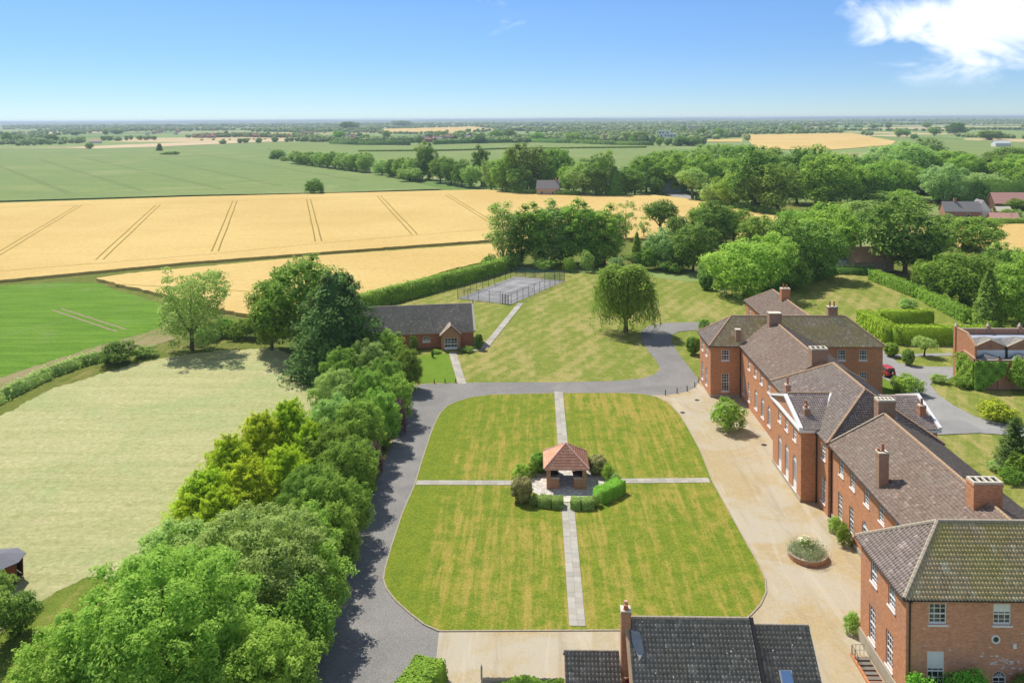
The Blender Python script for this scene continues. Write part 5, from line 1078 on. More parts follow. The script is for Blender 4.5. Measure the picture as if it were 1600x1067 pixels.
cottage('terracotta_house', 'house with terracotta roof seen between tree trunks behind the lawn', 'house', (97.84, 242.78, -.1), R(8), 12, 7, 3.2, 3.6, 'tan_brick_far', 'slate_terra', **{'chim': [(3.5, 0)]})
cottage('white_shed', 'small white outbuilding left of the terracotta-roofed house', 'shed', (91.53, 244.87, -.1), R(8), 4, 4, 3.2, 1.4, 'render', 'roof_far_grey', **{})
cottage('long_barn', 'long low barn with pale grey roof among the trees on the right', 'barn', (301.97, 579.7, -.1), R(-3), 26, 9, 3, 2.6, 'tan_brick_far', 'grey_roof', **{})
cottage('grey_shed', 'long grey shed at the right edge beyond the blackish hedge', 'barn', (295.26, 507.55, -.1), R(-8), 24, 10, 3, 2.2, 'render', 'roof_far_grey', **{})
cottage('white_barn', 'white farm shed far off below the horizon on the right', 'barn', (682.19, 1218.71, -.1), R(0), 22, 12, 5, 3, 'render', 'blue_barn', **{})
cottage('field_barn', 'pale pink-roofed barn beyond the stubble on the left', 'barn', (-892.65, 1638.97, -.1), R(10), 22, 10, 4, 3, 'render', 'pink_roof', **{})
cottage('field_barn', 'pale grey-roofed shed at the far left beyond the green field', 'barn', (-1050.22, 1622.77, -.1), R(5), 20, 9, 3, 2, 'render', 'grey_roof', **{})
cottage('long_barn', 'long barn with cream roof in the village beyond the hedge', 'barn', (-100.8, 1632.51, -.1), R(0), 62, 14, 4, 4, 'tan_brick_far', 'cream', **{})
wb = thing('white_block', 'white modern block with dark square windows beyond the big wood', 'building', (252.28, 1567.24, 0), R(-12))
kid(MB().box(-17, 5, -6, 6, 0, 21).box(5.01, 18, -5, 6, 0, 15).obj('wall', M['white']), wb)
for (x, z) in ((-13.5, 16.5), (-8, 16.5), (0, 16.5), (-11, 11), (-3.5, 11), (8, 10.5), (13.5, 10.5), (2, 11)): kid(MB().box(x-1.4, x+1.4, -6.1, -6.02, z-1.4, z+1.4).obj('window', M['glass']), wb)
gb_ = thing('flat_roofed_block', 'pale flat-roofed hall far off right of the white block', 'building', (503.42, 2613.05, 0), 0)
kid(MB().box(-18, 18, -10, 10, 0, 15).obj('wall', M['cream']), gb_); kid(MB().box(-20, 20, -12, 12, 15, 17.5).obj('roof', M['grey_roof']), gb_)
fw_ = wthing('board_fence', 'brown board fence behind the garden of the far farmhouse', 'fence', (212.34, 414.58, 0))
for k in range(40):
    q = (199.32+(29.16)*k/40, 427.33+(-13.19)*k/40); kid(MB().box(q[0], q[0]+.92, q[1], q[1]+.06, 0, 1.9+.05*(k%3)).obj('board', M['timber']), fw_)
hm = []
for (wm, rm) in (('red_brick_far', 'roof_far_red'), ('tan_brick_far', 'roof_far_red'), ('render', 'roof_far_grey'), ('red_brick_far', 'roof_far_grey')):
    mb = MB().box(-6, 6, -4, 4, 0, 5); 
    for s in (-1, 1): mb.poly([(s*6, -4, 5), (s*6, 4, 5), (s*6, 0, 8.2)])
    n0 = len(mb.F)
    mb.sweep([(-6.4, -4.4, 4.7), (6.4, -4.4, 4.7), (6.4, 0, 8.3), (-6.4, 0, 8.3)], (0, 0, .2)); mb.sweep([(-6.4, 4.4, 4.7), (6.4, 4.4, 4.7), (6.4, 0, 8.3), (-6.4, 0, 8.3)], (0, 0, .2)); mb.box(2.5, 3.8, -.6, .6, 7.5, 10)
    n1 = len(mb.F)
    for x in (-4, -1.3, 1.3, 4):
        for z in (1, 3.2): mb.box(x-.6, x+.6, -4.06, -4.01, z, z+1.2)
    me = mb.mesh('village_house', [M[wm], M[rm], M['glass']])
    for p in me.polygons: p.material_index = 0 if p.index < n0 else 1 if p.index < n1 else 2
    hm.append(me)
VL = ['small red-brick house with red roof, %s from the left in the far villages', 'small tan-brick house with red roof, %s from the left in the far villages', 'small white-walled house with grey roof, %s from the left in the far villages', 'small red-brick house with grey roof, %s from the left in the far villages']
for (x, y, rz, sc, k, no) in [(-1232.17, 2572.88, -0.23, 0.94, 2, 'first'), (-1291.44, 2742.49, 1.42, 1.12, 1, 'first'), (-1404.02, 3021.83, -0.14, 1.15, 1, 'second'), (-1434.79, 3094.5, 1.26, 1.07, 1, 'third'), (-1470.22, 3181.84, 0.98, 1.29, 1, 'fourth'), (-1136.72, 2563.74, 1.32, 0.96, 2, 'second'), (-1361.56, 3088.55, -0.17, 1.26, 1, 'fifth'), (-884.45, 2117.08, 1.96, 1.09, 0, 'first'), (-851.63, 2070.89, 1.49, 1.07, 1, 'sixth'), (-890.72, 2170.21, 1.41, 1.15, 0, 'second'), (-834.92, 2073.36, 0.45, 0.91, 1, 'seventh'), (-841.83, 2095.55, -0.03, 0.99, 0, 'third'), (-861.57, 2165.74, -0.11, 1.26, 0, 'fourth'), (-823.6, 2076.38, -0.04, 0.98, 0, 'fifth'), (-836.38, 2162.36, 0.29, 0.96, 0, 'sixth'), (-844.76, 2195.14, 1.92, 1.06, 0, 'seventh'), (-798.01, 2266.3, 1.99, 0.94, 2, 'third'), (-788.83, 2249.8, 1.32, 1.25, 2, 'fourth'), (-781.53, 2267.99, -0.26, 1.18, 0, 'eighth'), (-729.35, 2120.02, 0.08, 1.15, 0, 'ninth'), (-677.32, 2121.47, -0.39, 0.94, 0, 'tenth'), (-642.12, 2080.3, 1.86, 0.94, 0, 'eleventh'), (-624.22, 2062.01, 1.75, 1.12, 0, 'twelfth'), (-751.19, 2631.03, 0.22, 0.97, 1, 'eighth'), (-721.93, 2561.47, 1.02, 1.0, 1, 'ninth'), (-695.77, 2538.89, -0.06, 1.04, 1, 'tenth'), (-440.39, 1896.92, 0.16, 1.15, 3, 'first'), (-429.83, 1896.42, -0.39, 1.03, 3, 'second'), (-421.07, 1885.31, 1.39, 1.2, 0, 'thirteenth'), (-408.85, 1850.73, 1.0, 1.0, 3, 'third'), (-256.65, 1721.92, -0.08, 0.94, 3, 'fourth'), (-235.25, 1604.29, 1.3, 1.15, 3, 'fifth'), (-235.75, 1674.51, 0.5, 0.98, 3, 'sixth'), (-233.07, 1716.69, 0.37, 1.25, 3, 'seventh'), (-206.3, 1583.43, -0.06, 1.21, 0, 'fourteenth'), (-200.05, 1624.91, 1.94, 1.14, 3, 'eighth'), (-206.08, 1696.99, 0.34, 1.21, 0, 'fifteenth'), (-188.61, 1616.93, -0.33, 0.93, 1, 'eleventh'), (-186.75, 1615.02, -0.44, 1.16, 3, 'ninth'), (-197.34, 1869.67, 1.87, 1.12, 3, 'tenth'), (-188.7, 1788.96, 0.01, 1.26, 1, 'twelfth'), (-146.4, 1768.52, 0.57, 1.22, 3, 'eleventh'), (-141.98, 1762.93, 2.15, 1.12, 3, 'twelfth'), (7.08, 1583.15, -0.46, 1.22, 0, 'sixteenth'), (12.02, 1618.26, 0.02, 1.09, 0, 'seventeenth'), (15.88, 1613.62, 1.67, 1.01, 1, 'thirteenth'), (25.76, 1702.63, 0.29, 1.1, 0, 'eighteenth'), (27.9, 1628.11, -0.1, 1.04, 1, 'fourteenth'), (35.56, 1701.55, 1.72, 0.92, 1, 'fifteenth'), (36.53, 1689.54, 1.57, 0.96, 0, 'nineteenth'), (34.53, 1592.96, -0.54, 0.93, 0, 'twentieth'), (39.57, 1623.71, 0.37, 1.04, 0, 'twenty-first'), (48.0, 1628.11, 1.7, 1.15, 1, 'sixteenth'), (88.79, 2524.3, 1.42, 1.2, 0, 'twenty-second'), (55.73, 1569.45, -0.05, 0.99, 3, 'thirteenth'), (59.75, 1672.59, 0.97, 1.22, 2, 'fifth'), (102.21, 2582.14, 2.1, 0.94, 0, 'twenty-third'), (103.65, 2613.38, 1.11, 1.1, 0, 'twenty-fourth'), (65.47, 1614.14, 1.42, 1.2, 3, 'fourteenth'), (71.24, 1681.36, 1.48, 0.95, 1, 'seventeenth'), (242.3, 2870.37, 0.19, 0.94, 2, 'sixth'), (153.25, 1811.81, 0.06, 1.23, 0, 'twenty-fifth'), (143.03, 1674.9, 1.76, 1.17, 1, 'eighteenth'), (255.82, 2928.87, 0.08, 1.16, 2, 'seventh'), (189.71, 2171.55, 0.41, 0.91, 0, 'twenty-sixth'), (167.95, 1821.07, 0.37, 1.09, 0, 'twenty-seventh'), (183.33, 1930.55, -0.1, 1.05, 0, 'twenty-eighth'), (173.45, 1657.7, 2.11, 1.22, 0, 'twenty-ninth'), (186.83, 1737.69, 1.59, 0.96, 0, 'thirtieth'), (231.81, 2143.23, -0.49, 1.16, 0, 'thirty-first'), (217.06, 1907.12, 2.05, 0.95, 1, 'nineteenth'), (216.68, 1882.6, 0.3, 1.07, 1, 'twentieth'), (207.94, 1794.13, 0.03, 0.94, 1, 'twenty-first'), (202.88, 1749.38, 1.51, 1.0, 1, 'twenty-second'), (364.72, 1959.92, -0.44, 0.96, 0, 'thirty-second'), (379.05, 2035.21, 0.58, 1.02, 0, 'thirty-third'), (414.81, 2164.84, 1.09, 1.27, 0, 'thirty-fourth'), (376.65, 1958.86, 1.62, 1.17, 0, 'thirty-fifth'), (377.44, 1793.56, 0.39, 1.09, 3, 'fifteenth'), (412.25, 1957.82, 1.18, 1.0, 0, 'thirty-sixth'), (439.9, 2055.85, 2.16, 1.18, 3, 'sixteenth'), (418.89, 1948.93, 0.28, 1.09, 3, 'seventeenth'), (897.1, 2806.13, -0.29, 1.15, 2, 'eighth'), (926.78, 2842.57, 1.08, 0.91, 3, 'eighteenth'), (861.17, 2624.28, 0.33, 1.28, 3, 'nineteenth'), (909.85, 2771.71, 2.01, 0.97, 2, 'ninth'), (2281.86, 4291.91, 0.2, 1.08, 2, 'tenth'), (2331.78, 4340.48, 1.67, 1.06, 2, 'eleventh'), (2117.18, 3930.46, 0.98, 1.03, 2, 'twelfth')]:
    tag(put('village_house', hm[k], None, (x, y, -.2), rz, (sc, sc, sc)), VL[k] % no, 'house', 'houses of the far villages')

# ------------------------------------------------------------------ foliage
def unit(a): return a/np.maximum(1e-9, np.linalg.norm(a, axis=-1, keepdims=True))
def fib(n, rng, jit=.25):
    i = np.arange(n)+.5; ph = np.arccos(1-2*i/n); th = math.pi*(1+5**.5)*i
    return unit(np.stack([np.cos(th)*np.sin(ph), np.sin(th)*np.sin(ph), np.cos(ph)], 1)+rng.normal(0, jit, (n, 3)))
def leaf_quads(P, N, size, rng, asp=.62, hang=0.0):
    """one leaf-sized face per point: normal near N, random turn"""
    n = len(P); N = unit(N+rng.normal(0, .42, (n, 3))); T = unit(np.cross(N, rng.normal(0, 1, (n, 3))))
    if hang: T = unit(T*(1-hang)+np.array([0, 0, -1.0])*hang)
    Bt = np.cross(N, T); s = size*rng.uniform(.6, 1.35, (n, 1)); t, b = T*s, Bt*s*asp
    V = np.stack([P-t*.9, P+b*.9-t*.1, P+t, P-b*.9-t*.1], 1).reshape(-1, 3)
    return V, np.arange(n*4).reshape(-1, 4)
OCT = None
def ball(c, r, n=8, m=5):
    V = [(c[0]+r[0]*math.cos(2*math.pi*i/n)*math.sin(math.pi*j/m), c[1]+r[1]*math.sin(2*math.pi*i/n)*math.sin(math.pi*j/m), c[2]+r[2]*math.cos(math.pi*j/m)) for j in range(m+1) for i in range(n)]
    Q = [(j*n+i, (j+1)*n+i, (j+1)*n+(i+1) % n, j*n+(i+1) % n) for j in range(m) for i in range(n)]
    return np.array(V), np.array(Q)
class Fol:
    def __init__(s): s.V = []; s.Q = []; s.T = []; s.k = 0
    def add(s, V, Q, T): s.V.append(V); s.Q.append(Q+s.k); s.T.append(np.broadcast_to(T, (len(Q),)).astype(float)); s.k += len(V)
    def mesh(s, name, mat, sz=1.0):
        V = np.concatenate(s.V); V[:, 2] /= sz
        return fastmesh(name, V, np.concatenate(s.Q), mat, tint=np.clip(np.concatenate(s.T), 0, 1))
def lobes_crown(centres, radii, quads, size, rng, core=.35, cull=.72, flat=.85, subn=10, upb=.55, asp=.62, cen=None):
    """leaf masses: each lobe carries smaller bunches, leaves through the depth of the bunch; inner leaves dropped where a neighbour covers them"""
    F = Fol(); C = np.array(centres); Rr = np.array(radii); per = np.maximum(16, quads*Rr**2/(Rr**2).sum()).astype(int)
    lt = rng.uniform(0, 1, len(C)); fl = np.array([1, 1, flat])
    for i, (c, r) in enumerate(zip(C, Rr)):
        n = per[i]; d = unit(rng.normal(0, 1, (n, 3))+np.array([0, 0, .35])); sub = fib(subn, rng, .4); kk = d @ sub.T; k = kk.max(1); sd = sub[kk.argmax(1)]
        rr = r*(.62+.50*np.clip((k-.72)/.28, 0, 1)+rng.uniform(-.22, .14, n)); P = c+d*rr[:, None]*fl
        dist = np.linalg.norm((P[:, None, :]-C[None])/fl, axis=2)/Rr[None]; dist[:, i] = 9
        ok = dist.min(1) > cull; P, d, k, sd = P[ok], d[ok], k[ok], sd[ok]
        if not len(P): continue
        V, Q = leaf_quads(P, d*.35+sd*.35+np.array([0, 0, upb]), size, rng, asp)
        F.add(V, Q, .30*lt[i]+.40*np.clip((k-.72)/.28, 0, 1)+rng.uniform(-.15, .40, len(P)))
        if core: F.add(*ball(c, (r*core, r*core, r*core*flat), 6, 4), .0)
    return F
def round_crown(seed, asp, z0, nl, quads, size, lr=(.10, .17), core=.35, subn=9, lop=.12, leafasp=.62, inner=8):
    rng = np.random.default_rng(seed); zc = (asp+z0*asp)/2; rz = asp-zc; d = fib(nl, rng, .22); rad = rng.uniform(*lr, nl)
    # a few broad swellings give the outline its limbs
    big = fib(9, rng, .4); sw = 1+lop*1.2*((np.clip((d @ big.T).max(1), .75, 1)-.88)/.12)[:, None]
    env = np.array([.5, .5, rz]); C = np.array([0, 0, zc])+d*np.maximum(env-rad[:, None]*.8, .04)*sw*(1+rng.normal(0, lop*.5, (nl, 1)))
    C = np.vstack([C, np.array([0, 0, zc])+fib(inner, rng)*np.array([.22, .22, rz*.5])]); rad = np.append(rad, np.full(inner, .19))
    return lobes_crown(C, rad, quads, size, rng, core, subn=subn, asp=leafasp)
def trunk_mesh(name, asp, z0, r=.035, forks=4, seed=0, mat='bark', lean=0.0):
    rr = random.Random(seed); mb = MB(); zb = asp*z0; top = asp*.80
    mb.tube([(0, 0, -.02), (lean*.3, 0, zb*.6), (lean, 0, zb*1.05+.03), (lean*1.3, .01, (zb+top)*.5), (lean*1.4, 0, top)], [r*1.35, r, r*.85, r*.5, r*.12], 7)
    for k in range(forks):
        a = 2*math.pi*(k+rr.random()*.6)/forks; h0 = zb*.75+asp*.08*rr.random(); l = .30
        mb.tube([(lean*.8, 0, h0), (lean+l*.45*math.cos(a), l*.45*math.sin(a), h0+asp*.16), (lean+l*math.cos(a), l*math.sin(a), h0+asp*.36)], [r*.55, r*.38, r*.1], 5)
    me = mb.mesh(name, M[mat])
    for v in me.vertices: v.co.z /= asp
    return me
KIND = {}
def reg(kind, fol, asp, trunk=None): KIND[kind] = (fol.mesh('crown', M['leaf_mid'], asp), trunk, asp)
T_ = trunk_mesh
reg('broad0', round_crown(11, 1.0, .04, 52, 13000, .021), 1.0, T_('trunk', 1.0, .12, .03, 4, 1))
reg('broad1', round_crown(12, 1.15, .04, 60, 14000, .020), 1.15, T_('trunk', 1.15, .12, .03, 5, 2))
reg('broad2', round_crown(13, .9, .03, 56, 13000, .021, lop=.16), .9, T_('trunk', .9, .10, .032, 4, 3))
reg('broad3', round_crown(14, 1.3, .05, 64, 14000, .021, lop=.20), 1.3, T_('trunk', 1.3, .14, .03, 5, 4))
reg('tall0', round_crown(15, 2.0, .03, 80, 14000, .027, (.10, .19), lop=.16, core=.35), 2.0, T_('trunk', 2.0, .10, .032, 5, 5))
reg('tall1', round_crown(16, 2.3, .10, 80, 11000, .027, (.10, .18), lop=.22, core=.25), 2.3, T_('trunk', 2.3, .14, .03, 5, 6))
reg('sparse', round_crown(17, 1.3, .12, 110, 24000, .0155, (.07, .13), core=0.0, subn=6, lop=.22, inner=10), 1.3, T_('trunk', 1.3, .2, .026, 7, 7))
reg('sparse1', round_crown(18, 2.0, .2, 46, 5000, .024, (.08, .15), core=0.0, subn=7, lop=.25, inner=2), 2.0, T_('trunk', 2.0, .22, .035, 6, 8))
reg('umbrella', round_crown(19, 1.0, .38, 40, 9000, .022, (.11, .18), lop=.2), 1.0, T_('trunk', 1.0, .40, .035, 5, 9, lean=-.05))
reg('shrub', round_crown(20, .8, .0, 34, 5600, .030, (.13, .22), lop=.14), .8)
reg('bush', round_crown(21, .95, .0, 44, 7000, .027, (.11, .19), lop=.18), .95)
reg('ball', round_crown(22, .9, .0, 60, 6500, .024, (.15, .18), lop=.03, core=.8), .9)
reg('thicket', round_crown(23, .62, .0, 40, 7500, .024, (.09, .17), lop=.2), .62)
# big foreground crowns: many small bunches
def big_crown(seed, asp, z0, nl, quads, size, lr):
    rng = np.random.default_rng(seed); zc = (asp+z0*asp)/2; rz = asp-zc; d = fib(nl, rng, .2); rad = rng.uniform(*lr, nl)
    out_ = rng.uniform(.80, 1.06, (nl, 1)); C = np.array([0, 0, zc])+d*(np.array([.5, .5, rz])*out_-rad[:, None]*.8)
    C = np.vstack([C, np.array([0, 0, zc])+fib(14, rng)*np.array([.28, .28, rz*.55])]); rad = np.append(rad, np.full(14, .18))
    return lobes_crown(C, rad, quads, size, rng, .35, subn=9, asp=.5)
reg('big0', big_crown(31, .95, .03, 190, 80000, .0105, (.045, .085)), .95, trunk_mesh('trunk', .95, .12, .03, 6, 11))
reg('big1', big_crown(32, .85, .03, 220, 80000, .0100, (.04, .08)), .85, trunk_mesh('trunk', .85, .12, .03, 6, 12))
reg('big2', big_crown(33, 1.05, .0, 130, 38000, .0150, (.06, .11)), 1.05, trunk_mesh('trunk', 1.05, .12, .03, 5, 13))
def conifer_crown(seed, asp, tiers, quads, size, droop=.25, r0=.5, plume=0.0, top_r=.03, pw=.8):
    """tapering tree of branch sprays, each a small wedge of needles"""
    rng = np.random.default_rng(seed); F = Fol(); Z = []; A = []; L = []
    for i in range(tiers):
        z = (i+.3)/tiers; rr = r0*(1-z)**pw+top_r; nb = max(4, int(16*(1-z)+5))
        for k in range(nb): Z.append(z*asp*.96+rng.uniform(-.02, .02)*asp); A.append(2*math.pi*(k+rng.uniform(0, .9))/nb+i); L.append(rr*rng.uniform(.72, 1.08))
    per = max(10, quads//len(Z))
    for z, a, l in zip(Z, A, L):
        t = rng.uniform(.25, 1, per)**.8; w = rng.normal(0, .17, per)*l*(1.1-t*.5); d = np.array([math.cos(a), math.sin(a), 0]); sd = np.array([-math.sin(a), math.cos(a), 0])
        up = plume*l*t**1.5-droop*l*t**2
        P = d*(l*t)[:, None]+sd*w[:, None]; P[:, 2] = z+up+rng.normal(0, .02, per)-np.abs(w)*.3
        V, Q = leaf_quads(P, np.broadcast_to(d*.5+np.array([0, 0, 1.0]), (per, 3)), size, rng, .5)
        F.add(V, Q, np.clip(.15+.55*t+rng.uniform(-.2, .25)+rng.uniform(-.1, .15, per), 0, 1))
    n = 10
    Vc = [(r0*.66*(1-j/6)**pw*math.cos(2*math.pi*i/n), r0*.66*(1-j/6)**pw*math.sin(2*math.pi*i/n), asp*(.02+.93*j/6)) for j in range(7) for i in range(n)]
    F.add(np.array(Vc), np.array([(j*n+i, j*n+(i+1) % n, (j+1)*n+(i+1) % n, (j+1)*n+i) for j in range(6) for i in range(n)]), 0.0)
    return F
reg('conifer', conifer_crown(41, 1.05, 13, 24000, .0185, .18, .52, .04, .06, .46), 1.05, trunk_mesh('trunk', 1.05, .1, .03, 0, 14, 'bark_dark'))
reg('conifer1', conifer_crown(42, 1.9, 18, 9000, .028, .25), 1.9, trunk_mesh('trunk', 1.9, .1, .035, 0, 15, 'bark_dark'))
reg('golden', conifer_crown(43, 1.05, 13, 24000, .0185, -.05, .5, .30, .06, .55), 1.05, trunk_mesh('trunk', 1.05, .1, .03, 0, 16, 'bark_dark'))
reg('yew', conifer_crown(44, 1.45, 16, 9000, .026, -.1, .46, .3, .10), 1.45)
def willow_crown(seed, asp):
    """weeping crown: uneven shoulders, curtains of hanging shoots of different length"""
    rng = np.random.default_rng(seed); F = Fol(); zc = asp*.60
    lobes = [(rng.uniform(-.26, .26), rng.uniform(-.26, .26), asp*rng.uniform(.62, .84), rng.uniform(.13, .20)) for k in range(13)]+[(-.12, .0, asp*.86, .13), (.16, .1, asp*.80, .15)]
    G_ = lobes_crown([l[:3] for l in lobes], [l[3] for l in lobes], 7000, .020, rng, .5)
    F.V, F.Q, F.T, F.k = G_.V, G_.Q, G_.T, G_.k
    for i in range(820):
        l = lobes[rng.integers(len(lobes))]; a = rng.uniform(0, 2*math.pi); r = l[3]*math.sqrt(rng.uniform(.3, 1.2)); x, y = l[0]+r*math.cos(a), l[1]+r*math.sin(a); rho = math.hypot(x, y)+1e-6
        zt = l[2]+.05-.5*r; L = rng.uniform(.16, .60)*asp; zb = max(.06*asp+.10*rng.uniform(0, 1)*(1.2 if math.sin(3*math.atan2(y, x)) > 0 else .4), zt-L); m = max(3, int((zt-zb)/.017)); z = np.linspace(zt, zb, m); f = (zt-z)/asp*.26
        P = np.stack([x*(1+f/rho*.7)+rng.normal(0, .013, m), y*(1+f/rho*.7)+rng.normal(0, .013, m), z], 1)
        V, Q = leaf_quads(P, np.broadcast_to([x/rho*.7, y/rho*.7, .7], (m, 3)), .021, rng, .36, hang=.6); F.add(V, Q, np.clip(rng.uniform(0, .9)+rng.uniform(-.2, .2, m), 0, 1))
    F.add(*ball((0, 0, zc*.9), (.24, .24, asp*.30), 8, 6), 0.0)
    return F
reg('willow', willow_crown(51, 1.0), 1.0, trunk_mesh('trunk', 1.0, .2, .028, 4, 17))
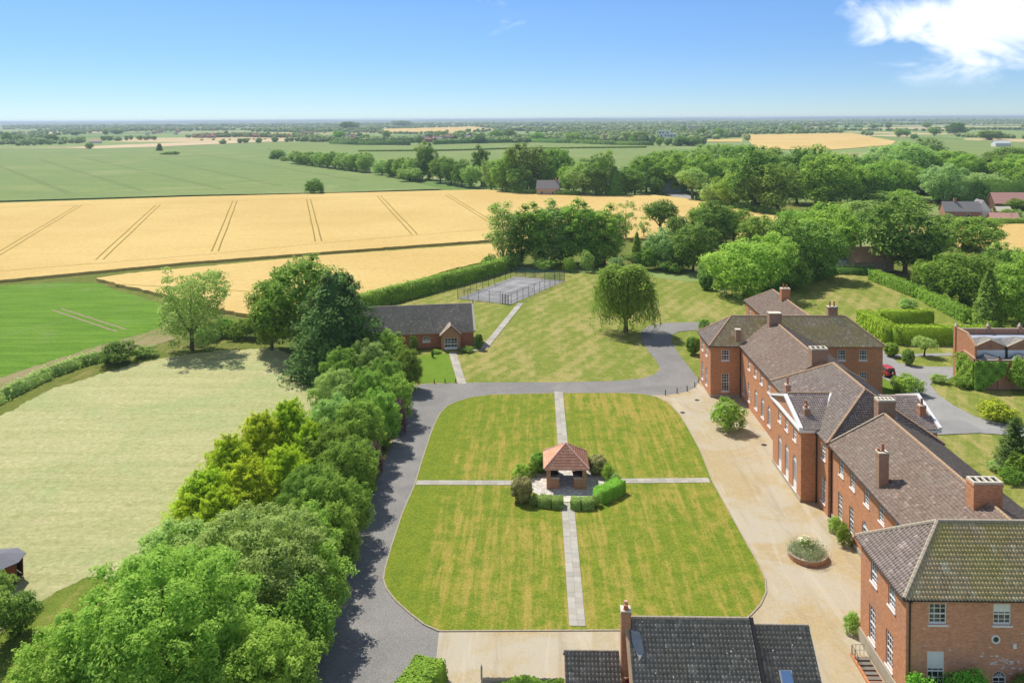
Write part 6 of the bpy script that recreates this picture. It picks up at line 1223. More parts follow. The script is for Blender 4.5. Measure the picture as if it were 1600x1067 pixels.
# palm-like clump of sword leaves, ivy etc. are made where they grow
def plant(kind, name, label, cat, x, y, w, h, mat, rz, group=None, z=-.08, trunk=True):
    me, tr, asp = KIND[kind]
    if tr is None or not trunk:
        o = put(name, me, None, (x, y, z), rz, (w, w, h)); o.material_slots[0].link = 'OBJECT'; o.material_slots[0].material = M[mat]
        return tag(o, label, cat, group)
    t = thing(name, label, cat, (x, y, z), rz, group); t.scale = (w, w, h)
    c = put('crown', me, t); c.material_slots[0].link = 'OBJECT'; c.material_slots[0].material = M[mat]
    put('trunk', tr, t); return t
for (kind, name, label, cat, x, y, w, h, mat, rz, group) in [
('big0', 'ash_tree', 'large light-green tree filling the lower left corner beside the meadow', 'tree', -27.91, 59.07, 14.8, 13.0, 'leaf_light', 0.84, 'big trees at the lower left'),
('big1', 'ash_tree', 'broad grey-green tree between the bright corner tree and the golden conifers', 'tree', -24.86, 69.67, 14.0, 11.0, 'leaf_ash', 5.32, 'big trees at the lower left'),
('big2', 'ash_tree', 'smaller light-green tree at the bottom edge left of the large one', 'tree', -33.6, 56.24, 9.0, 9.5, 'leaf_light', 4.8, 'big trees at the lower left'),
('big2', 'ash_tree', 'light-green tree overhanging the road at the bottom edge', 'tree', -20.74, 57.12, 8.8, 9.0, 'leaf_light', 1.6, 'big trees at the lower left'),
('big2', 'ash_tree', 'grey-green tree leaning over the hay meadow above the corner tree', 'tree', -32.65, 71.86, 9.0, 9.0, 'leaf_ash', 3.11, 'big trees at the lower left'),
('golden', 'golden_cypress', 'golden-yellow cypress, first from the left in the golden clump by the meadow', 'conifer', -37.19, 85.95, 5.6, 5.4, 'leaf_gold', 2.82, 'golden cypresses by the meadow'),
('golden', 'golden_cypress', 'golden-yellow cypress, second from the left in the golden clump by the meadow', 'conifer', -36.25, 87.46, 8.8, 7.2, 'leaf_gold', 4.09, 'golden cypresses by the meadow'),
('golden', 'golden_cypress', 'golden-yellow cypress, third from the left in the golden clump by the meadow', 'conifer', -33.97, 84.87, 7.2, 6.2, 'leaf_gold', 4.95, 'golden cypresses by the meadow'),
('golden', 'golden_cypress', 'golden-yellow cypress, fourth from the left in the golden clump by the meadow', 'conifer', -36.21, 94.13, 8.6, 8.2, 'leaf_gold', 0.59, 'golden cypresses by the meadow'),
('golden', 'golden_cypress', 'golden-yellow cypress, fifth from the left in the golden clump by the meadow', 'conifer', -32.28, 88.84, 8.4, 7.6, 'leaf_gold', 0.18, 'golden cypresses by the meadow'),
('golden', 'golden_cypress', 'golden-yellow cypress, sixth from the left in the golden clump by the meadow', 'conifer', -34.53, 99.74, 8.8, 9.0, 'leaf_gold', 5.25, 'golden cypresses by the meadow'),
('golden', 'golden_cypress', 'golden-yellow cypress, seventh from the left in the golden clump by the meadow', 'conifer', -28.95, 92.06, 7.8, 8.0, 'leaf_gold', 2.72, 'golden cypresses by the meadow'),
('golden', 'golden_cypress', 'golden-yellow cypress, eighth from the left in the golden clump by the meadow', 'conifer', -31.86, 102.88, 8.6, 9.6, 'leaf_gold', 4.79, 'golden cypresses by the meadow'),
('golden', 'golden_cypress', 'golden-yellow cypress, ninth from the left in the golden clump by the meadow', 'conifer', -27.93, 98.85, 6.4, 8.0, 'leaf_gold', 0.01, 'golden cypresses by the meadow'),
('broad1', 'hedgerow_tree', 'leafy hedgerow tree, first back from the camera along the shaded road', 'tree', -18.79, 58.99, 5.6, 7.2, 'leaf_mid', 2.8, 'hedgerow trees beside the road'),
('broad0', 'hedgerow_tree', 'leafy hedgerow tree, second back from the camera along the shaded road', 'tree', -19.25, 64.77, 6.0, 7.4, 'leaf_mid', 4.53, 'hedgerow trees beside the road'),
('broad1', 'hedgerow_tree', 'leafy hedgerow tree, third back from the camera along the shaded road', 'tree', -19.29, 70.26, 6.0, 7.4, 'leaf_mid', 1.44, 'hedgerow trees beside the road'),
('big2', 'hedgerow_tree', 'leafy hedgerow tree, fourth back from the camera along the shaded road', 'tree', -22.45, 75.96, 7.6, 8.6, 'leaf_mid', 5.94, 'hedgerow trees beside the road'),
('broad1', 'hedgerow_tree', 'leafy hedgerow tree, fifth back from the camera along the shaded road', 'tree', -19.8, 80.12, 5.0, 6.8, 'leaf_mid', 5.66, 'hedgerow trees beside the road'),
('broad1', 'hedgerow_tree', 'leafy hedgerow tree, sixth back from the camera along the shaded road', 'tree', -19.88, 86.23, 4.6, 6.4, 'leaf_mid', 0.19, 'hedgerow trees beside the road'),
('big2', 'hedgerow_tree', 'leafy hedgerow tree, seventh back from the camera along the shaded road', 'tree', -22.34, 83.77, 7.6, 8.5, 'leaf_mid', 0.16, 'hedgerow trees beside the road'),
('big2', 'hedgerow_tree', 'leafy hedgerow tree, eighth back from the camera along the shaded road', 'tree', -24.63, 85.94, 6.4, 8.2, 'leaf_mid', 3.4, 'hedgerow trees beside the road'),
('big2', 'hedgerow_tree', 'leafy hedgerow tree, ninth back from the camera along the shaded road', 'tree', -22.19, 93.31, 7.4, 8.2, 'leaf_mid', 5.9, 'hedgerow trees beside the road'),
('broad1', 'hedgerow_tree', 'leafy hedgerow tree, tenth back from the camera along the shaded road', 'tree', -21.24, 97.53, 4.4, 6.0, 'leaf_dark', 2.39, 'hedgerow trees beside the road'),
('big2', 'hedgerow_tree', 'leafy hedgerow tree, eleventh back from the camera along the shaded road', 'tree', -25.22, 97.9, 7.0, 8.2, 'leaf_mid', 1.36, 'hedgerow trees beside the road'),
('big2', 'hedgerow_tree', 'leafy hedgerow tree, twelfth back from the camera along the shaded road', 'tree', -23.28, 105.22, 7.8, 8.6, 'leaf_mid', 2.65, 'hedgerow trees beside the road'),
('big2', 'hedgerow_tree', 'leafy hedgerow tree, thirteenth back from the camera along the shaded road', 'tree', -27.2, 107.46, 8.0, 8.4, 'leaf_ash', 0.18, 'hedgerow trees beside the road'),
('big2', 'hedgerow_tree', 'leafy hedgerow tree, fourteenth back from the camera along the shaded road', 'tree', -21.71, 111.13, 6.8, 8.0, 'leaf_mid', 1.39, 'hedgerow trees beside the road'),
('broad1', 'hedgerow_tree', 'leafy hedgerow tree, fifteenth back from the camera along the shaded road', 'tree', -20.9, 119.82, 5.6, 7.0, 'leaf_mid', 2.75, 'hedgerow trees beside the road'),
('big2', 'hedgerow_tree', 'leafy hedgerow tree, sixteenth back from the camera along the shaded road', 'tree', -29.46, 118.48, 8.2, 8.6, 'leaf_ash', 3.11, 'hedgerow trees beside the road'),
('big2', 'hedgerow_tree', 'leafy hedgerow tree, seventeenth back from the camera along the shaded road', 'tree', -25.14, 119.09, 7.6, 8.4, 'leaf_mid', 1.46, 'hedgerow trees beside the road'),
('big2', 'hedgerow_tree', 'leafy hedgerow tree, eighteenth back from the camera along the shaded road', 'tree', -23.39, 125.1, 7.4, 8.2, 'leaf_mid', 1.45, 'hedgerow trees beside the road'),
('big2', 'hedgerow_tree', 'leafy hedgerow tree, nineteenth back from the camera along the shaded road', 'tree', -21.67, 134.31, 6.2, 7.4, 'leaf_mid', 1.37, 'hedgerow trees beside the road'),
('big2', 'hedgerow_tree', 'leafy hedgerow tree, twentieth back from the camera along the shaded road', 'tree', -31.85, 132.58, 7.4, 7.8, 'leaf_mid', 2.89, 'hedgerow trees beside the road'),
('big2', 'hedgerow_tree', 'leafy hedgerow tree, twenty-first back from the camera along the shaded road', 'tree', -28.01, 134.51, 8.2, 8.4, 'leaf_ash', 1.82, 'hedgerow trees beside the road'),
('broad1', 'hedgerow_tree', 'leafy hedgerow tree, twenty-second back from the camera along the shaded road', 'tree', -26.94, 146.27, 6.6, 7.0, 'leaf_mid', 0.13, 'hedgerow trees beside the road'),
('bush', 'plum_tree', 'dark purple plum tree in the hedgerow beside the bend of the road', 'tree', -19.79, 115.45, 2.8, 5.0, 'leaf_purple', 5.26, None),
('bush', 'plum_tree', 'reddish-brown shrub amid the green hedgerow trees beside the road', 'tree', -20.22, 99.93, 2.2, 5.2, 'leaf_purple', 3.49, None),
('bush', 'plum_tree', 'purple-tinged shrub at the hedge end near the chapel', 'tree', -21.06, 135.87, 1.8, 4.6, 'leaf_purple', 4.03, None),
('conifer', 'dark_conifer', 'big dark spreading conifer left of the chapel roof', 'conifer', -35.24, 142.81, 18.15, 19.25, 'leaf_conifer', 1.17, None),
('broad3', 'broadleaf_tree', 'tall rounded green tree behind the dark conifer', 'tree', -46.14, 157.16, 16.49, 19.16, 'leaf_mid', 6.23, None),
('broad1', 'broadleaf_tree', 'lower green tree filling the left foot of the dark conifer', 'tree', -51.97, 158.45, 10.08, 13.4, 'leaf_mid', 5.4, None),
('sparse', 'lone_tree', 'lone airy tree with visible trunk at the curved edge of the hay meadow', 'tree', -67.86, 158.34, 14.14, 16.34, 'leaf_ash', 0.76, None),
('bush', 'bramble_bush', 'dark rounded bramble bush on the bank above the hay meadow', 'bush', -78.07, 149.33, 7.17, 4.18, 'leaf_dark', 2.09, None),
('thicket', 'bramble_bush', 'low grey-green scrub right of the dark bramble bush', 'bush', -74.74, 153.48, 4.91, 1.94, 'leaf_ash', 4.53, None),
('thicket', 'field_shrub', 'low grey-green bush, first from the left between the lone tree and the dark conifer', 'bush', -67.51, 165.38, 5.27, 3.0, 'leaf_ash', 4.47, 'shrubs between lone tree and dark conifer'),
('thicket', 'field_shrub', 'low green bush, second from the left between the lone tree and the dark conifer', 'bush', -65.25, 168.89, 5.38, 3.74, 'leaf_mid', 5.88, 'shrubs between lone tree and dark conifer'),
('thicket', 'field_shrub', 'low green bush, third from the left between the lone tree and the dark conifer', 'bush', -61.0, 166.9, 6.11, 3.7, 'leaf_mid', 2.65, 'shrubs between lone tree and dark conifer'),
('bush', 'field_shrub', 'low dark green bush, fourth from the left between the lone tree and the dark conifer', 'bush', -56.99, 166.93, 5.84, 6.1, 'leaf_dark', 5.21, 'shrubs between lone tree and dark conifer'),
('shrub', 'chapel_shrub', 'dark climbing shrub against the chapel front wall', 'shrub', -23.78, 156.88, 1.86, 3.34, 'leaf_dark', 4.21, None),
('ball', 'chapel_shrub', 'dark rounded shrub at the right corner of the chapel', 'shrub', -11.22, 158.73, 1.76, 3.24, 'leaf_dark', 1.91, None),
('thicket', 'chapel_shrub', 'low dark shrubs right of the chapel porch', 'shrub', -13.33, 156.95, 2.73, 1.08, 'leaf_dark', 3.69, None),
('thicket', 'chapel_shrub', 'low bright plants left of the chapel door', 'shrub', -19.07, 156.04, 1.97, 0.7, 'leaf_light', 5.54, None),
('ball', 'clipped_shrub', 'small dark clipped shrub alone on the chapel lawn', 'shrub', -19.57, 153.07, 0.61, 1.55, 'leaf_dark', 5.31, None),
('willow', 'weeping_willow', 'dense weeping tree standing alone on the lawn by the bend of the drive', 'tree', 18.91, 171.41, 15.88, 14.43, 'leaf_mid', 3.17, None),
('tall1', 'lime_tree', 'tall grey-green tree, first from the left in the tall row behind the tennis court', 'tree', -10.03, 250.73, 9.71, 20.44, 'leaf_ash', 3.7, 'tall trees behind the tennis court'),
('tall0', 'lime_tree', 'tall green tree, second from the left in the tall row behind the tennis court', 'tree', -4.35, 252.92, 10.24, 17.62, 'leaf_mid', 3.02, 'tall trees behind the tennis court'),
('tall0', 'lime_tree', 'tall green tree, third from the left in the tall row behind the tennis court', 'tree', 1.02, 252.9, 11.12, 18.41, 'leaf_mid', 5.01, 'tall trees behind the tennis court'),
('tall0', 'lime_tree', 'tall grey-green tree, fourth from the left in the tall row behind the tennis court', 'tree', 5.8, 254.0, 11.61, 19.07, 'leaf_ash', 4.17, 'tall trees behind the tennis court'),
('tall0', 'lime_tree', 'tall green tree, fifth from the left in the tall row behind the tennis court', 'tree', 11.18, 253.97, 12.05, 19.46, 'leaf_mid', 2.31, 'tall trees behind the tennis court'),
('tall0', 'lime_tree', 'tall green tree, sixth from the left in the tall row behind the tennis court', 'tree', 16.39, 251.7, 11.05, 18.68, 'leaf_mid', 4.87, 'tall trees behind the tennis court'),
('tall0', 'lime_tree', 'tall green tree, seventh from the left in the tall row behind the tennis court', 'tree', 21.22, 250.57, 11.43, 18.2, 'leaf_mid', 2.35, 'tall trees behind the tennis court'),
('tall1', 'lime_tree', 'tall grey-green tree, eighth from the left in the tall row behind the tennis court', 'tree', 24.15, 250.55, 7.91, 15.83, 'leaf_ash', 4.17, 'tall trees behind the tennis court'),
('sparse1', 'thin_tree', 'thin see-through tree against the wheat right of the tall row', 'tree', 33.55, 303.73, 8.55, 14.61, 'leaf_ash', 0.68, None),
('sparse1', 'thin_tree', 'short leaning sapling against the wheat beside the dark round tree', 'tree', 40.6, 306.91, 5.28, 8.75, 'leaf_ash', 1.03, None),
('umbrella', 'round_tree', 'dark round-headed tree with clear trunk on the edge of the wheat', 'tree', 46.78, 305.19, 14.78, 14.9, 'leaf_dark', 5.27, None),
('thicket', 'garden_shrub', 'low dark green shrub, first from the left along the far lawn edge', 'shrub', -13.7, 242.21, 5.72, 4.68, 'leaf_dark', 2.33, 'shrubs along the north edge of the lawn'),
('thicket', 'garden_shrub', 'low dark green shrub, second from the left along the far lawn edge', 'shrub', -7.09, 244.26, 6.91, 3.55, 'leaf_dark', 4.6, 'shrubs along the north edge of the lawn'),
('thicket', 'garden_shrub', 'low dark green shrub, third from the left along the far lawn edge', 'shrub', 2.5, 243.17, 7.64, 3.34, 'leaf_dark', 2.95, 'shrubs along the north edge of the lawn'),
('bush', 'garden_shrub', 'low green shrub, fourth from the left along the far lawn edge', 'shrub', 9.99, 240.07, 4.14, 4.25, 'leaf_mid', 4.42, 'shrubs along the north edge of the lawn'),
('bush', 'garden_shrub', 'low grey-green shrub, fifth from the left along the far lawn edge', 'shrub', 15.07, 240.05, 4.14, 6.32, 'leaf_ash', 6.17, 'shrubs along the north edge of the lawn'),
('bush', 'garden_shrub', 'low pale grey-green shrub, sixth from the left along the far lawn edge', 'shrub', 23.5, 238.02, 5.22, 4.58, 'leaf_pale', 3.73, 'shrubs along the north edge of the lawn'),
('thicket', 'garden_shrub', 'low grey-green shrub, seventh from the left along the far lawn edge', 'shrub', 27.81, 232.2, 8.0, 3.37, 'leaf_ash', 2.47, 'shrubs along the north edge of the lawn'),
('conifer1', 'garden_shrub', 'pointed green shrub, eighth from the left along the far lawn edge', 'shrub', 33.32, 269.4, 5.48, 8.12, 'leaf_mid', 1.07, 'shrubs along the north edge of the lawn'),
('thicket', 'garden_shrub', 'low dark green shrub, ninth from the left along the far lawn edge', 'shrub', 32.25, 252.73, 9.89, 3.26, 'leaf_dark', 3.15, 'shrubs along the north edge of the lawn'),
('bush', 'garden_shrub', 'low green shrub, tenth from the left along the far lawn edge', 'shrub', 33.43, 244.08, 6.49, 6.61, 'leaf_mid', 6.17, 'shrubs along the north edge of the lawn'),
('bush', 'garden_shrub', 'low pale grey-green shrub, eleventh from the left along the far lawn edge', 'shrub', 37.93, 246.17, 11.17, 11.87, 'leaf_pale', 4.84, 'shrubs along the north edge of the lawn'),
('thicket', 'garden_shrub', 'low dark green shrub, twelfth from the left along the far lawn edge', 'shrub', 39.96, 239.96, 8.63, 3.85, 'leaf_dark', 3.39, 'shrubs along the north edge of the lawn'),
('bush', 'garden_shrub', 'low dark green shrub, thirteenth from the left along the far lawn edge', 'shrub', 42.92, 244.04, 6.87, 5.45, 'leaf_dark', 5.4, 'shrubs along the north edge of the lawn'),
('ball', 'garden_shrub', 'low dark green shrub, fourteenth from the left along the far lawn edge', 'shrub', 44.61, 214.72, 4.03, 4.47, 'leaf_dark', 1.46, 'shrubs along the north edge of the lawn'),
('bush', 'garden_shrub', 'low grey-green shrub, fifteenth from the left along the far lawn edge', 'shrub', 46.32, 219.67, 5.84, 8.36, 'leaf_ash', 3.23, 'shrubs along the north edge of the lawn'),
('thicket', 'garden_shrub', 'low dark green shrub, sixteenth from the left along the far lawn edge', 'shrub', 51.42, 224.84, 7.02, 5.38, 'leaf_dark', 5.98, 'shrubs along the north edge of the lawn'),
('bush', 'garden_shrub', 'low green shrub, seventeenth from the left along the far lawn edge', 'shrub', 67.39, 214.71, 8.37, 8.49, 'leaf_mid', 2.88, 'shrubs along the north edge of the lawn'),
('broad2', 'garden_tree', 'round dark green tree, first from the left behind the mansion lawn', 'tree', 51.19, 291.17, 10.19, 10.8, 'leaf_dark', 3.44, 'trees behind the far end of the mansion'),
('broad3', 'garden_tree', 'round dark green tree, second from the left behind the mansion lawn', 'tree', 46.11, 239.94, 12.6, 14.76, 'leaf_dark', 6.01, 'trees behind the far end of the mansion'),
('broad0', 'garden_tree', 'round green tree, third from the left behind the mansion lawn', 'tree', 61.17, 300.22, 11.54, 13.7, 'leaf_mid', 4.92, 'trees behind the far end of the mansion'),
('broad1', 'garden_tree', 'round dark green tree, fourth from the left behind the mansion lawn', 'tree', 63.62, 288.11, 14.09, 15.63, 'leaf_dark', 4.88, 'trees behind the far end of the mansion'),
('broad1', 'garden_tree', 'round green tree, fifth from the left behind the mansion lawn', 'tree', 80.51, 343.08, 10.18, 5.98, 'leaf_mid', 5.96, 'trees behind the far end of the mansion'),
('broad3', 'garden_tree', 'round green tree, sixth from the left behind the mansion lawn', 'tree', 71.55, 296.99, 12.96, 13.55, 'leaf_mid', 3.58, 'trees behind the far end of the mansion'),
('broad2', 'garden_tree', 'round bright green tree, seventh from the left behind the mansion lawn', 'tree', 52.58, 205.47, 19.05, 15.23, 'leaf_light', 1.25, 'trees behind the far end of the mansion'),
('broad3', 'garden_tree', 'round green tree, eighth from the left behind the mansion lawn', 'tree', 75.07, 276.87, 13.04, 12.63, 'leaf_mid', 5.11, 'trees behind the far end of the mansion'),
('broad1', 'garden_tree', 'round bright green tree, ninth from the left behind the mansion lawn', 'tree', 61.75, 214.71, 13.5, 14.54, 'leaf_light', 2.6, 'trees behind the far end of the mansion'),
('broad0', 'garden_tree', 'round dark green tree, tenth from the left behind the mansion lawn', 'tree', 68.12, 224.81, 12.56, 17.31, 'leaf_dark', 3.39, 'trees behind the far end of the mansion'),
('broad2', 'garden_tree', 'round green tree, eleventh from the left behind the mansion lawn', 'tree', 83.58, 266.51, 13.47, 16.31, 'leaf_mid', 3.77, 'trees behind the far end of the mansion'),
('broad1', 'garden_tree', 'round dark green tree, twelfth from the left behind the mansion lawn', 'tree', 91.47, 276.73, 13.5, 14.33, 'leaf_dark', 1.11, 'trees behind the far end of the mansion'),
('broad1', 'garden_tree', 'round dark green tree, thirteenth from the left behind the mansion lawn', 'tree', 77.3, 228.37, 16.72, 15.78, 'leaf_dark', 3.67, 'trees behind the far end of the mansion'),
('broad0', 'garden_tree', 'round bright green tree, fourteenth from the left behind the mansion lawn', 'tree', 89.09, 249.13, 20.39, 18.54, 'leaf_light', 5.41, 'trees behind the far end of the mansion'),
('umbrella', 'garden_tree', 'spreading dark green tree, fifteenth from the left behind the mansion lawn', 'tree', 106.03, 268.84, 10.29, 14.32, 'leaf_dark', 5.01, 'trees behind the far end of the mansion'),
('umbrella', 'garden_tree', 'spreading dark green tree, sixteenth from the left behind the mansion lawn', 'tree', 100.1, 235.8, 9.43, 15.15, 'leaf_dark', 5.13, 'trees behind the far end of the mansion'),
('broad3', 'garden_tree', 'round dark green tree, seventeenth from the left behind the mansion lawn', 'tree', 105.52, 235.79, 22.54, 22.82, 'leaf_dark', 1.6, 'trees behind the far end of the mansion'),
('broad0', 'garden_tree', 'round green tree, eighteenth from the left behind the mansion lawn', 'tree', 112.03, 239.69, 10.82, 9.79, 'leaf_mid', 5.45, 'trees behind the far end of the mansion'),
('broad3', 'garden_tree', 'round green tree, nineteenth from the left behind the mansion lawn', 'tree', 128.66, 263.75, 10.52, 10.74, 'leaf_mid', 4.74, 'trees behind the far end of the mansion'),
('broad2', 'garden_tree', 'round green tree, twentieth from the left behind the mansion lawn', 'tree', 142.87, 273.66, 22.76, 12.82, 'leaf_mid', 1.77, 'trees behind the far end of the mansion'),
('bush', 'boundary_tree', 'low green tree, first from the left beyond the long clipped hedge', 'tree', 102.35, 219.61, 5.11, 7.27, 'leaf_mid', 1.69, 'trees beyond the long clipped hedge'),
('bush', 'boundary_tree', 'low grey-green tree, second from the left beyond the long clipped hedge', 'tree', 112.9, 235.76, 8.04, 7.43, 'leaf_ash', 5.01, 'trees beyond the long clipped hedge'),
('broad2', 'boundary_tree', 'round green tree, third from the left beyond the long clipped hedge', 'tree', 102.24, 198.44, 17.23, 13.38, 'leaf_mid', 1.16, 'trees beyond the long clipped hedge'),
('conifer1', 'boundary_tree', 'pointed dark green tree, fourth from the left beyond the long clipped hedge', 'tree', 96.25, 175.48, 8.44, 13.76, 'leaf_dark', 1.82, 'trees beyond the long clipped hedge'),
('bush', 'boundary_tree', 'low grey-green tree, fifth from the left beyond the long clipped hedge', 'tree', 103.36, 182.15, 7.06, 8.6, 'leaf_ash', 1.05, 'trees beyond the long clipped hedge'),
('broad3', 'boundary_tree', 'round dark green tree, sixth from the left beyond the long clipped hedge', 'tree', 118.15, 206.99, 10.25, 13.92, 'leaf_dark', 3.31, 'trees beyond the long clipped hedge'),
('broad1', 'boundary_tree', 'round green tree, seventh from the left beyond the long clipped hedge', 'tree', 102.55, 175.51, 11.42, 15.66, 'leaf_mid', 1.06, 'trees beyond the long clipped hedge'),
('broad1', 'field_tree', 'round grey-green tree, first from the left in the straight belt on the green field', 'tree', -243.55, 830.56, 20.43, 13.55, 'leaf_ash', 5.13, 'straight belt of trees across the green field'),
('broad0', 'field_tree', 'round green tree, second from the left in the straight belt on the green field', 'tree', -230.24, 811.49, 19.96, 12.33, 'leaf_mid', 0.11, 'straight belt of trees across the green field'),
('broad1', 'field_tree', 'round green tree, third from the left in the straight belt on the green field', 'tree', -217.54, 793.29, 19.5, 13.76, 'leaf_mid', 4.51, 'straight belt of trees across the green field'),
('broad1', 'field_tree', 'round grey-green tree, fourth from the left in the straight belt on the green field', 'tree', -205.39, 775.89, 19.07, 14.68, 'leaf_ash', 4.42, 'straight belt of trees across the green field'),
('broad3', 'field_tree', 'round green tree, fifth from the left in the straight belt on the green field', 'tree', -193.77, 759.25, 18.66, 14.54, 'leaf_mid', 6.14, 'straight belt of trees across the green field'),
('broad3', 'field_tree', 'round green tree, sixth from the left in the straight belt on the green field', 'tree', -182.65, 743.32, 18.26, 16.52, 'leaf_mid', 3.29, 'straight belt of trees across the green field'),
('broad0', 'field_tree', 'round grey-green tree, seventh from the left in the straight belt on the green field', 'tree', -171.98, 728.04, 17.88, 15.62, 'leaf_ash', 4.24, 'straight belt of trees across the green field'),
('broad2', 'field_tree', 'round grey-green tree, eighth from the left in the straight belt on the green field', 'tree', -161.75, 713.39, 17.52, 15.86, 'leaf_ash', 0.37, 'straight belt of trees across the green field'),
('broad2', 'field_tree', 'round green tree, ninth from the left in the straight belt on the green field', 'tree', -151.93, 699.32, 17.17, 16.97, 'leaf_mid', 6.08, 'straight belt of trees across the green field'),
('broad0', 'field_tree', 'round grey-green tree, tenth from the left in the straight belt on the green field', 'tree', -142.49, 685.8, 16.84, 17.55, 'leaf_ash', 0.44, 'straight belt of trees across the green field'),
('broad0', 'field_tree', 'round dark green tree, first from the left alone on the far fields', 'tree', -718.76, 1301.95, 13.43, 10.41, 'leaf_dark', 0.48, 'lone growth on the far green field'),
('conifer', 'field_tree', 'pointed dark green tree, second from the left alone on the far fields', 'tree', -559.4, 1204.22, 11.15, 12.0, 'leaf_dark', 5.76, 'lone growth on the far green field'),
('thicket', 'field_tree', 'low dark green tree, third from the left alone on the far fields', 'tree', -487.37, 1067.36, 15.38, 3.89, 'leaf_dark', 1.87, 'lone growth on the far green field'),
('thicket', 'field_tree', 'low dark green tree, fourth from the left alone on the far fields', 'tree', -476.6, 1066.21, 17.55, 4.72, 'leaf_dark', 0.99, 'lone growth on the far green field'),
('thicket', 'field_tree', 'low green tree, fifth from the left alone on the far fields', 'tree', -301.95, 931.49, 9.55, 4.49, 'leaf_mid', 3.55, 'lone growth on the far green field'),
('broad0', 'field_tree', 'round dark green tree, sixth from the left alone on the far fields', 'tree', -295.08, 930.86, 19.09, 11.1, 'leaf_dark', 0.82, 'lone growth on the far green field'),
('thicket', 'field_tree', 'low green tree, seventh from the left alone on the far fields', 'tree', -272.64, 886.63, 14.54, 4.98, 'leaf_mid', 3.52, 'lone growth on the far green field'),
('bush', 'field_tree', 'low dark green tree, eighth from the left alone on the far fields', 'tree', -133.99, 493.43, 13.16, 9.25, 'leaf_dark', 5.34, 'lone growth on the far green field'),
('broad1', 'wood_tree', 'round grey-green tree, first from the left along the top of the wheat', 'tree', -123.33, 655.86, 17.43, 12.47, 'leaf_ash', 2.89, 'belt of trees along the top of the wheat'),
('broad0', 'wood_tree', 'round dark green tree, second from the left along the top of the wheat', 'tree', -110.64, 633.55, 16.84, 14.04, 'leaf_dark', 1.26, 'belt of trees along the top of the wheat'),
('broad0', 'wood_tree', 'round green tree, third from the left along the top of the wheat', 'tree', -100.35, 619.38, 17.72, 16.16, 'leaf_mid', 3.6, 'belt of trees along the top of the wheat'),
('broad3', 'wood_tree', 'round grey-green tree, fourth from the left along the top of the wheat', 'tree', -90.55, 587.3, 18.0, 10.25, 'leaf_ash', 1.22, 'belt of trees along the top of the wheat'),
('broad0', 'wood_tree', 'round grey-green tree, fifth from the left along the top of the wheat', 'tree', -90.52, 605.84, 16.09, 16.28, 'leaf_ash', 2.45, 'belt of trees along the top of the wheat'),
('tall0', 'wood_tree', 'tall grey-green tree, sixth from the left along the top of the wheat', 'tree', -84.68, 611.98, 13.75, 27.49, 'leaf_ash', 3.14, 'belt of trees along the top of the wheat'),
('tall0', 'wood_tree', 'tall dark green tree, seventh from the left along the top of the wheat', 'tree', -78.5, 605.22, 12.36, 26.71, 'leaf_dark', 3.84, 'belt of trees along the top of the wheat'),
('broad3', 'wood_tree', 'round dark green tree, eighth from the left along the top of the wheat', 'tree', -67.51, 580.26, 16.58, 19.23, 'leaf_dark', 0.11, 'belt of trees along the top of the wheat'),
('broad1', 'wood_tree', 'round dark green tree, ninth from the left along the top of the wheat', 'tree', -57.96, 562.78, 16.08, 17.77, 'leaf_dark', 5.09, 'belt of trees along the top of the wheat'),
('broad1', 'wood_tree', 'round dark green tree, tenth from the left along the top of the wheat', 'tree', -48.97, 546.32, 15.6, 17.68, 'leaf_dark', 2.7, 'belt of trees along the top of the wheat'),
('broad2', 'wood_tree', 'round grey-green tree, eleventh from the left along the top of the wheat', 'tree', -41.72, 535.81, 14.21, 15.65, 'leaf_ash', 0.61, 'belt of trees along the top of the wheat'),
('tall0', 'wood_tree', 'tall dark green tree, twelfth from the left along the top of the wheat', 'tree', -36.4, 551.01, 13.48, 26.45, 'leaf_dark', 5.85, 'belt of trees along the top of the wheat'),
('broad2', 'wood_tree', 'round grey-green tree, thirteenth from the left along the top of the wheat', 'tree', -27.87, 520.66, 14.86, 20.51, 'leaf_ash', 3.36, 'belt of trees along the top of the wheat'),
('broad1', 'wood_tree', 'round green tree, fourteenth from the left along the top of the wheat', 'tree', -20.19, 502.13, 15.35, 19.78, 'leaf_mid', 4.56, 'belt of trees along the top of the wheat'),
('broad0', 'wood_tree', 'round green tree, fifteenth from the left along the top of the wheat', 'tree', -15.46, 501.95, 13.29, 26.06, 'leaf_mid', 1.07, 'belt of trees along the top of the wheat'),
('broad1', 'wood_tree', 'round dark green tree, sixteenth from the left along the top of the wheat', 'tree', -9.4, 493.09, 17.07, 17.1, 'leaf_dark', 1.68, 'belt of trees along the top of the wheat'),
('broad3', 'wood_tree', 'round dark green tree, seventeenth from the left along the top of the wheat', 'tree', -4.84, 501.54, 24.51, 31.12, 'leaf_dark', 3.77, 'belt of trees along the top of the wheat'),
('bush', 'wood_tree', 'low grey-green tree, eighteenth from the left along the top of the wheat', 'tree', -0.13, 497.01, 8.09, 9.05, 'leaf_ash', 5.28, 'belt of trees along the top of the wheat'),
('broad2', 'wood_tree', 'round dark green tree, nineteenth from the left along the top of the wheat', 'tree', 3.53, 519.38, 19.02, 22.86, 'leaf_dark', 2.14, 'belt of trees along the top of the wheat'),
('broad2', 'wood_tree', 'round green tree, twentieth from the left along the top of the wheat', 'tree', 14.04, 548.76, 23.43, 27.56, 'leaf_mid', 5.45, 'belt of trees along the top of the wheat'),
('broad3', 'wood_tree', 'round bright green tree, twenty-first from the left along the top of the wheat', 'tree', 19.7, 487.82, 11.9, 16.89, 'leaf_light', 3.79, 'belt of trees along the top of the wheat'),
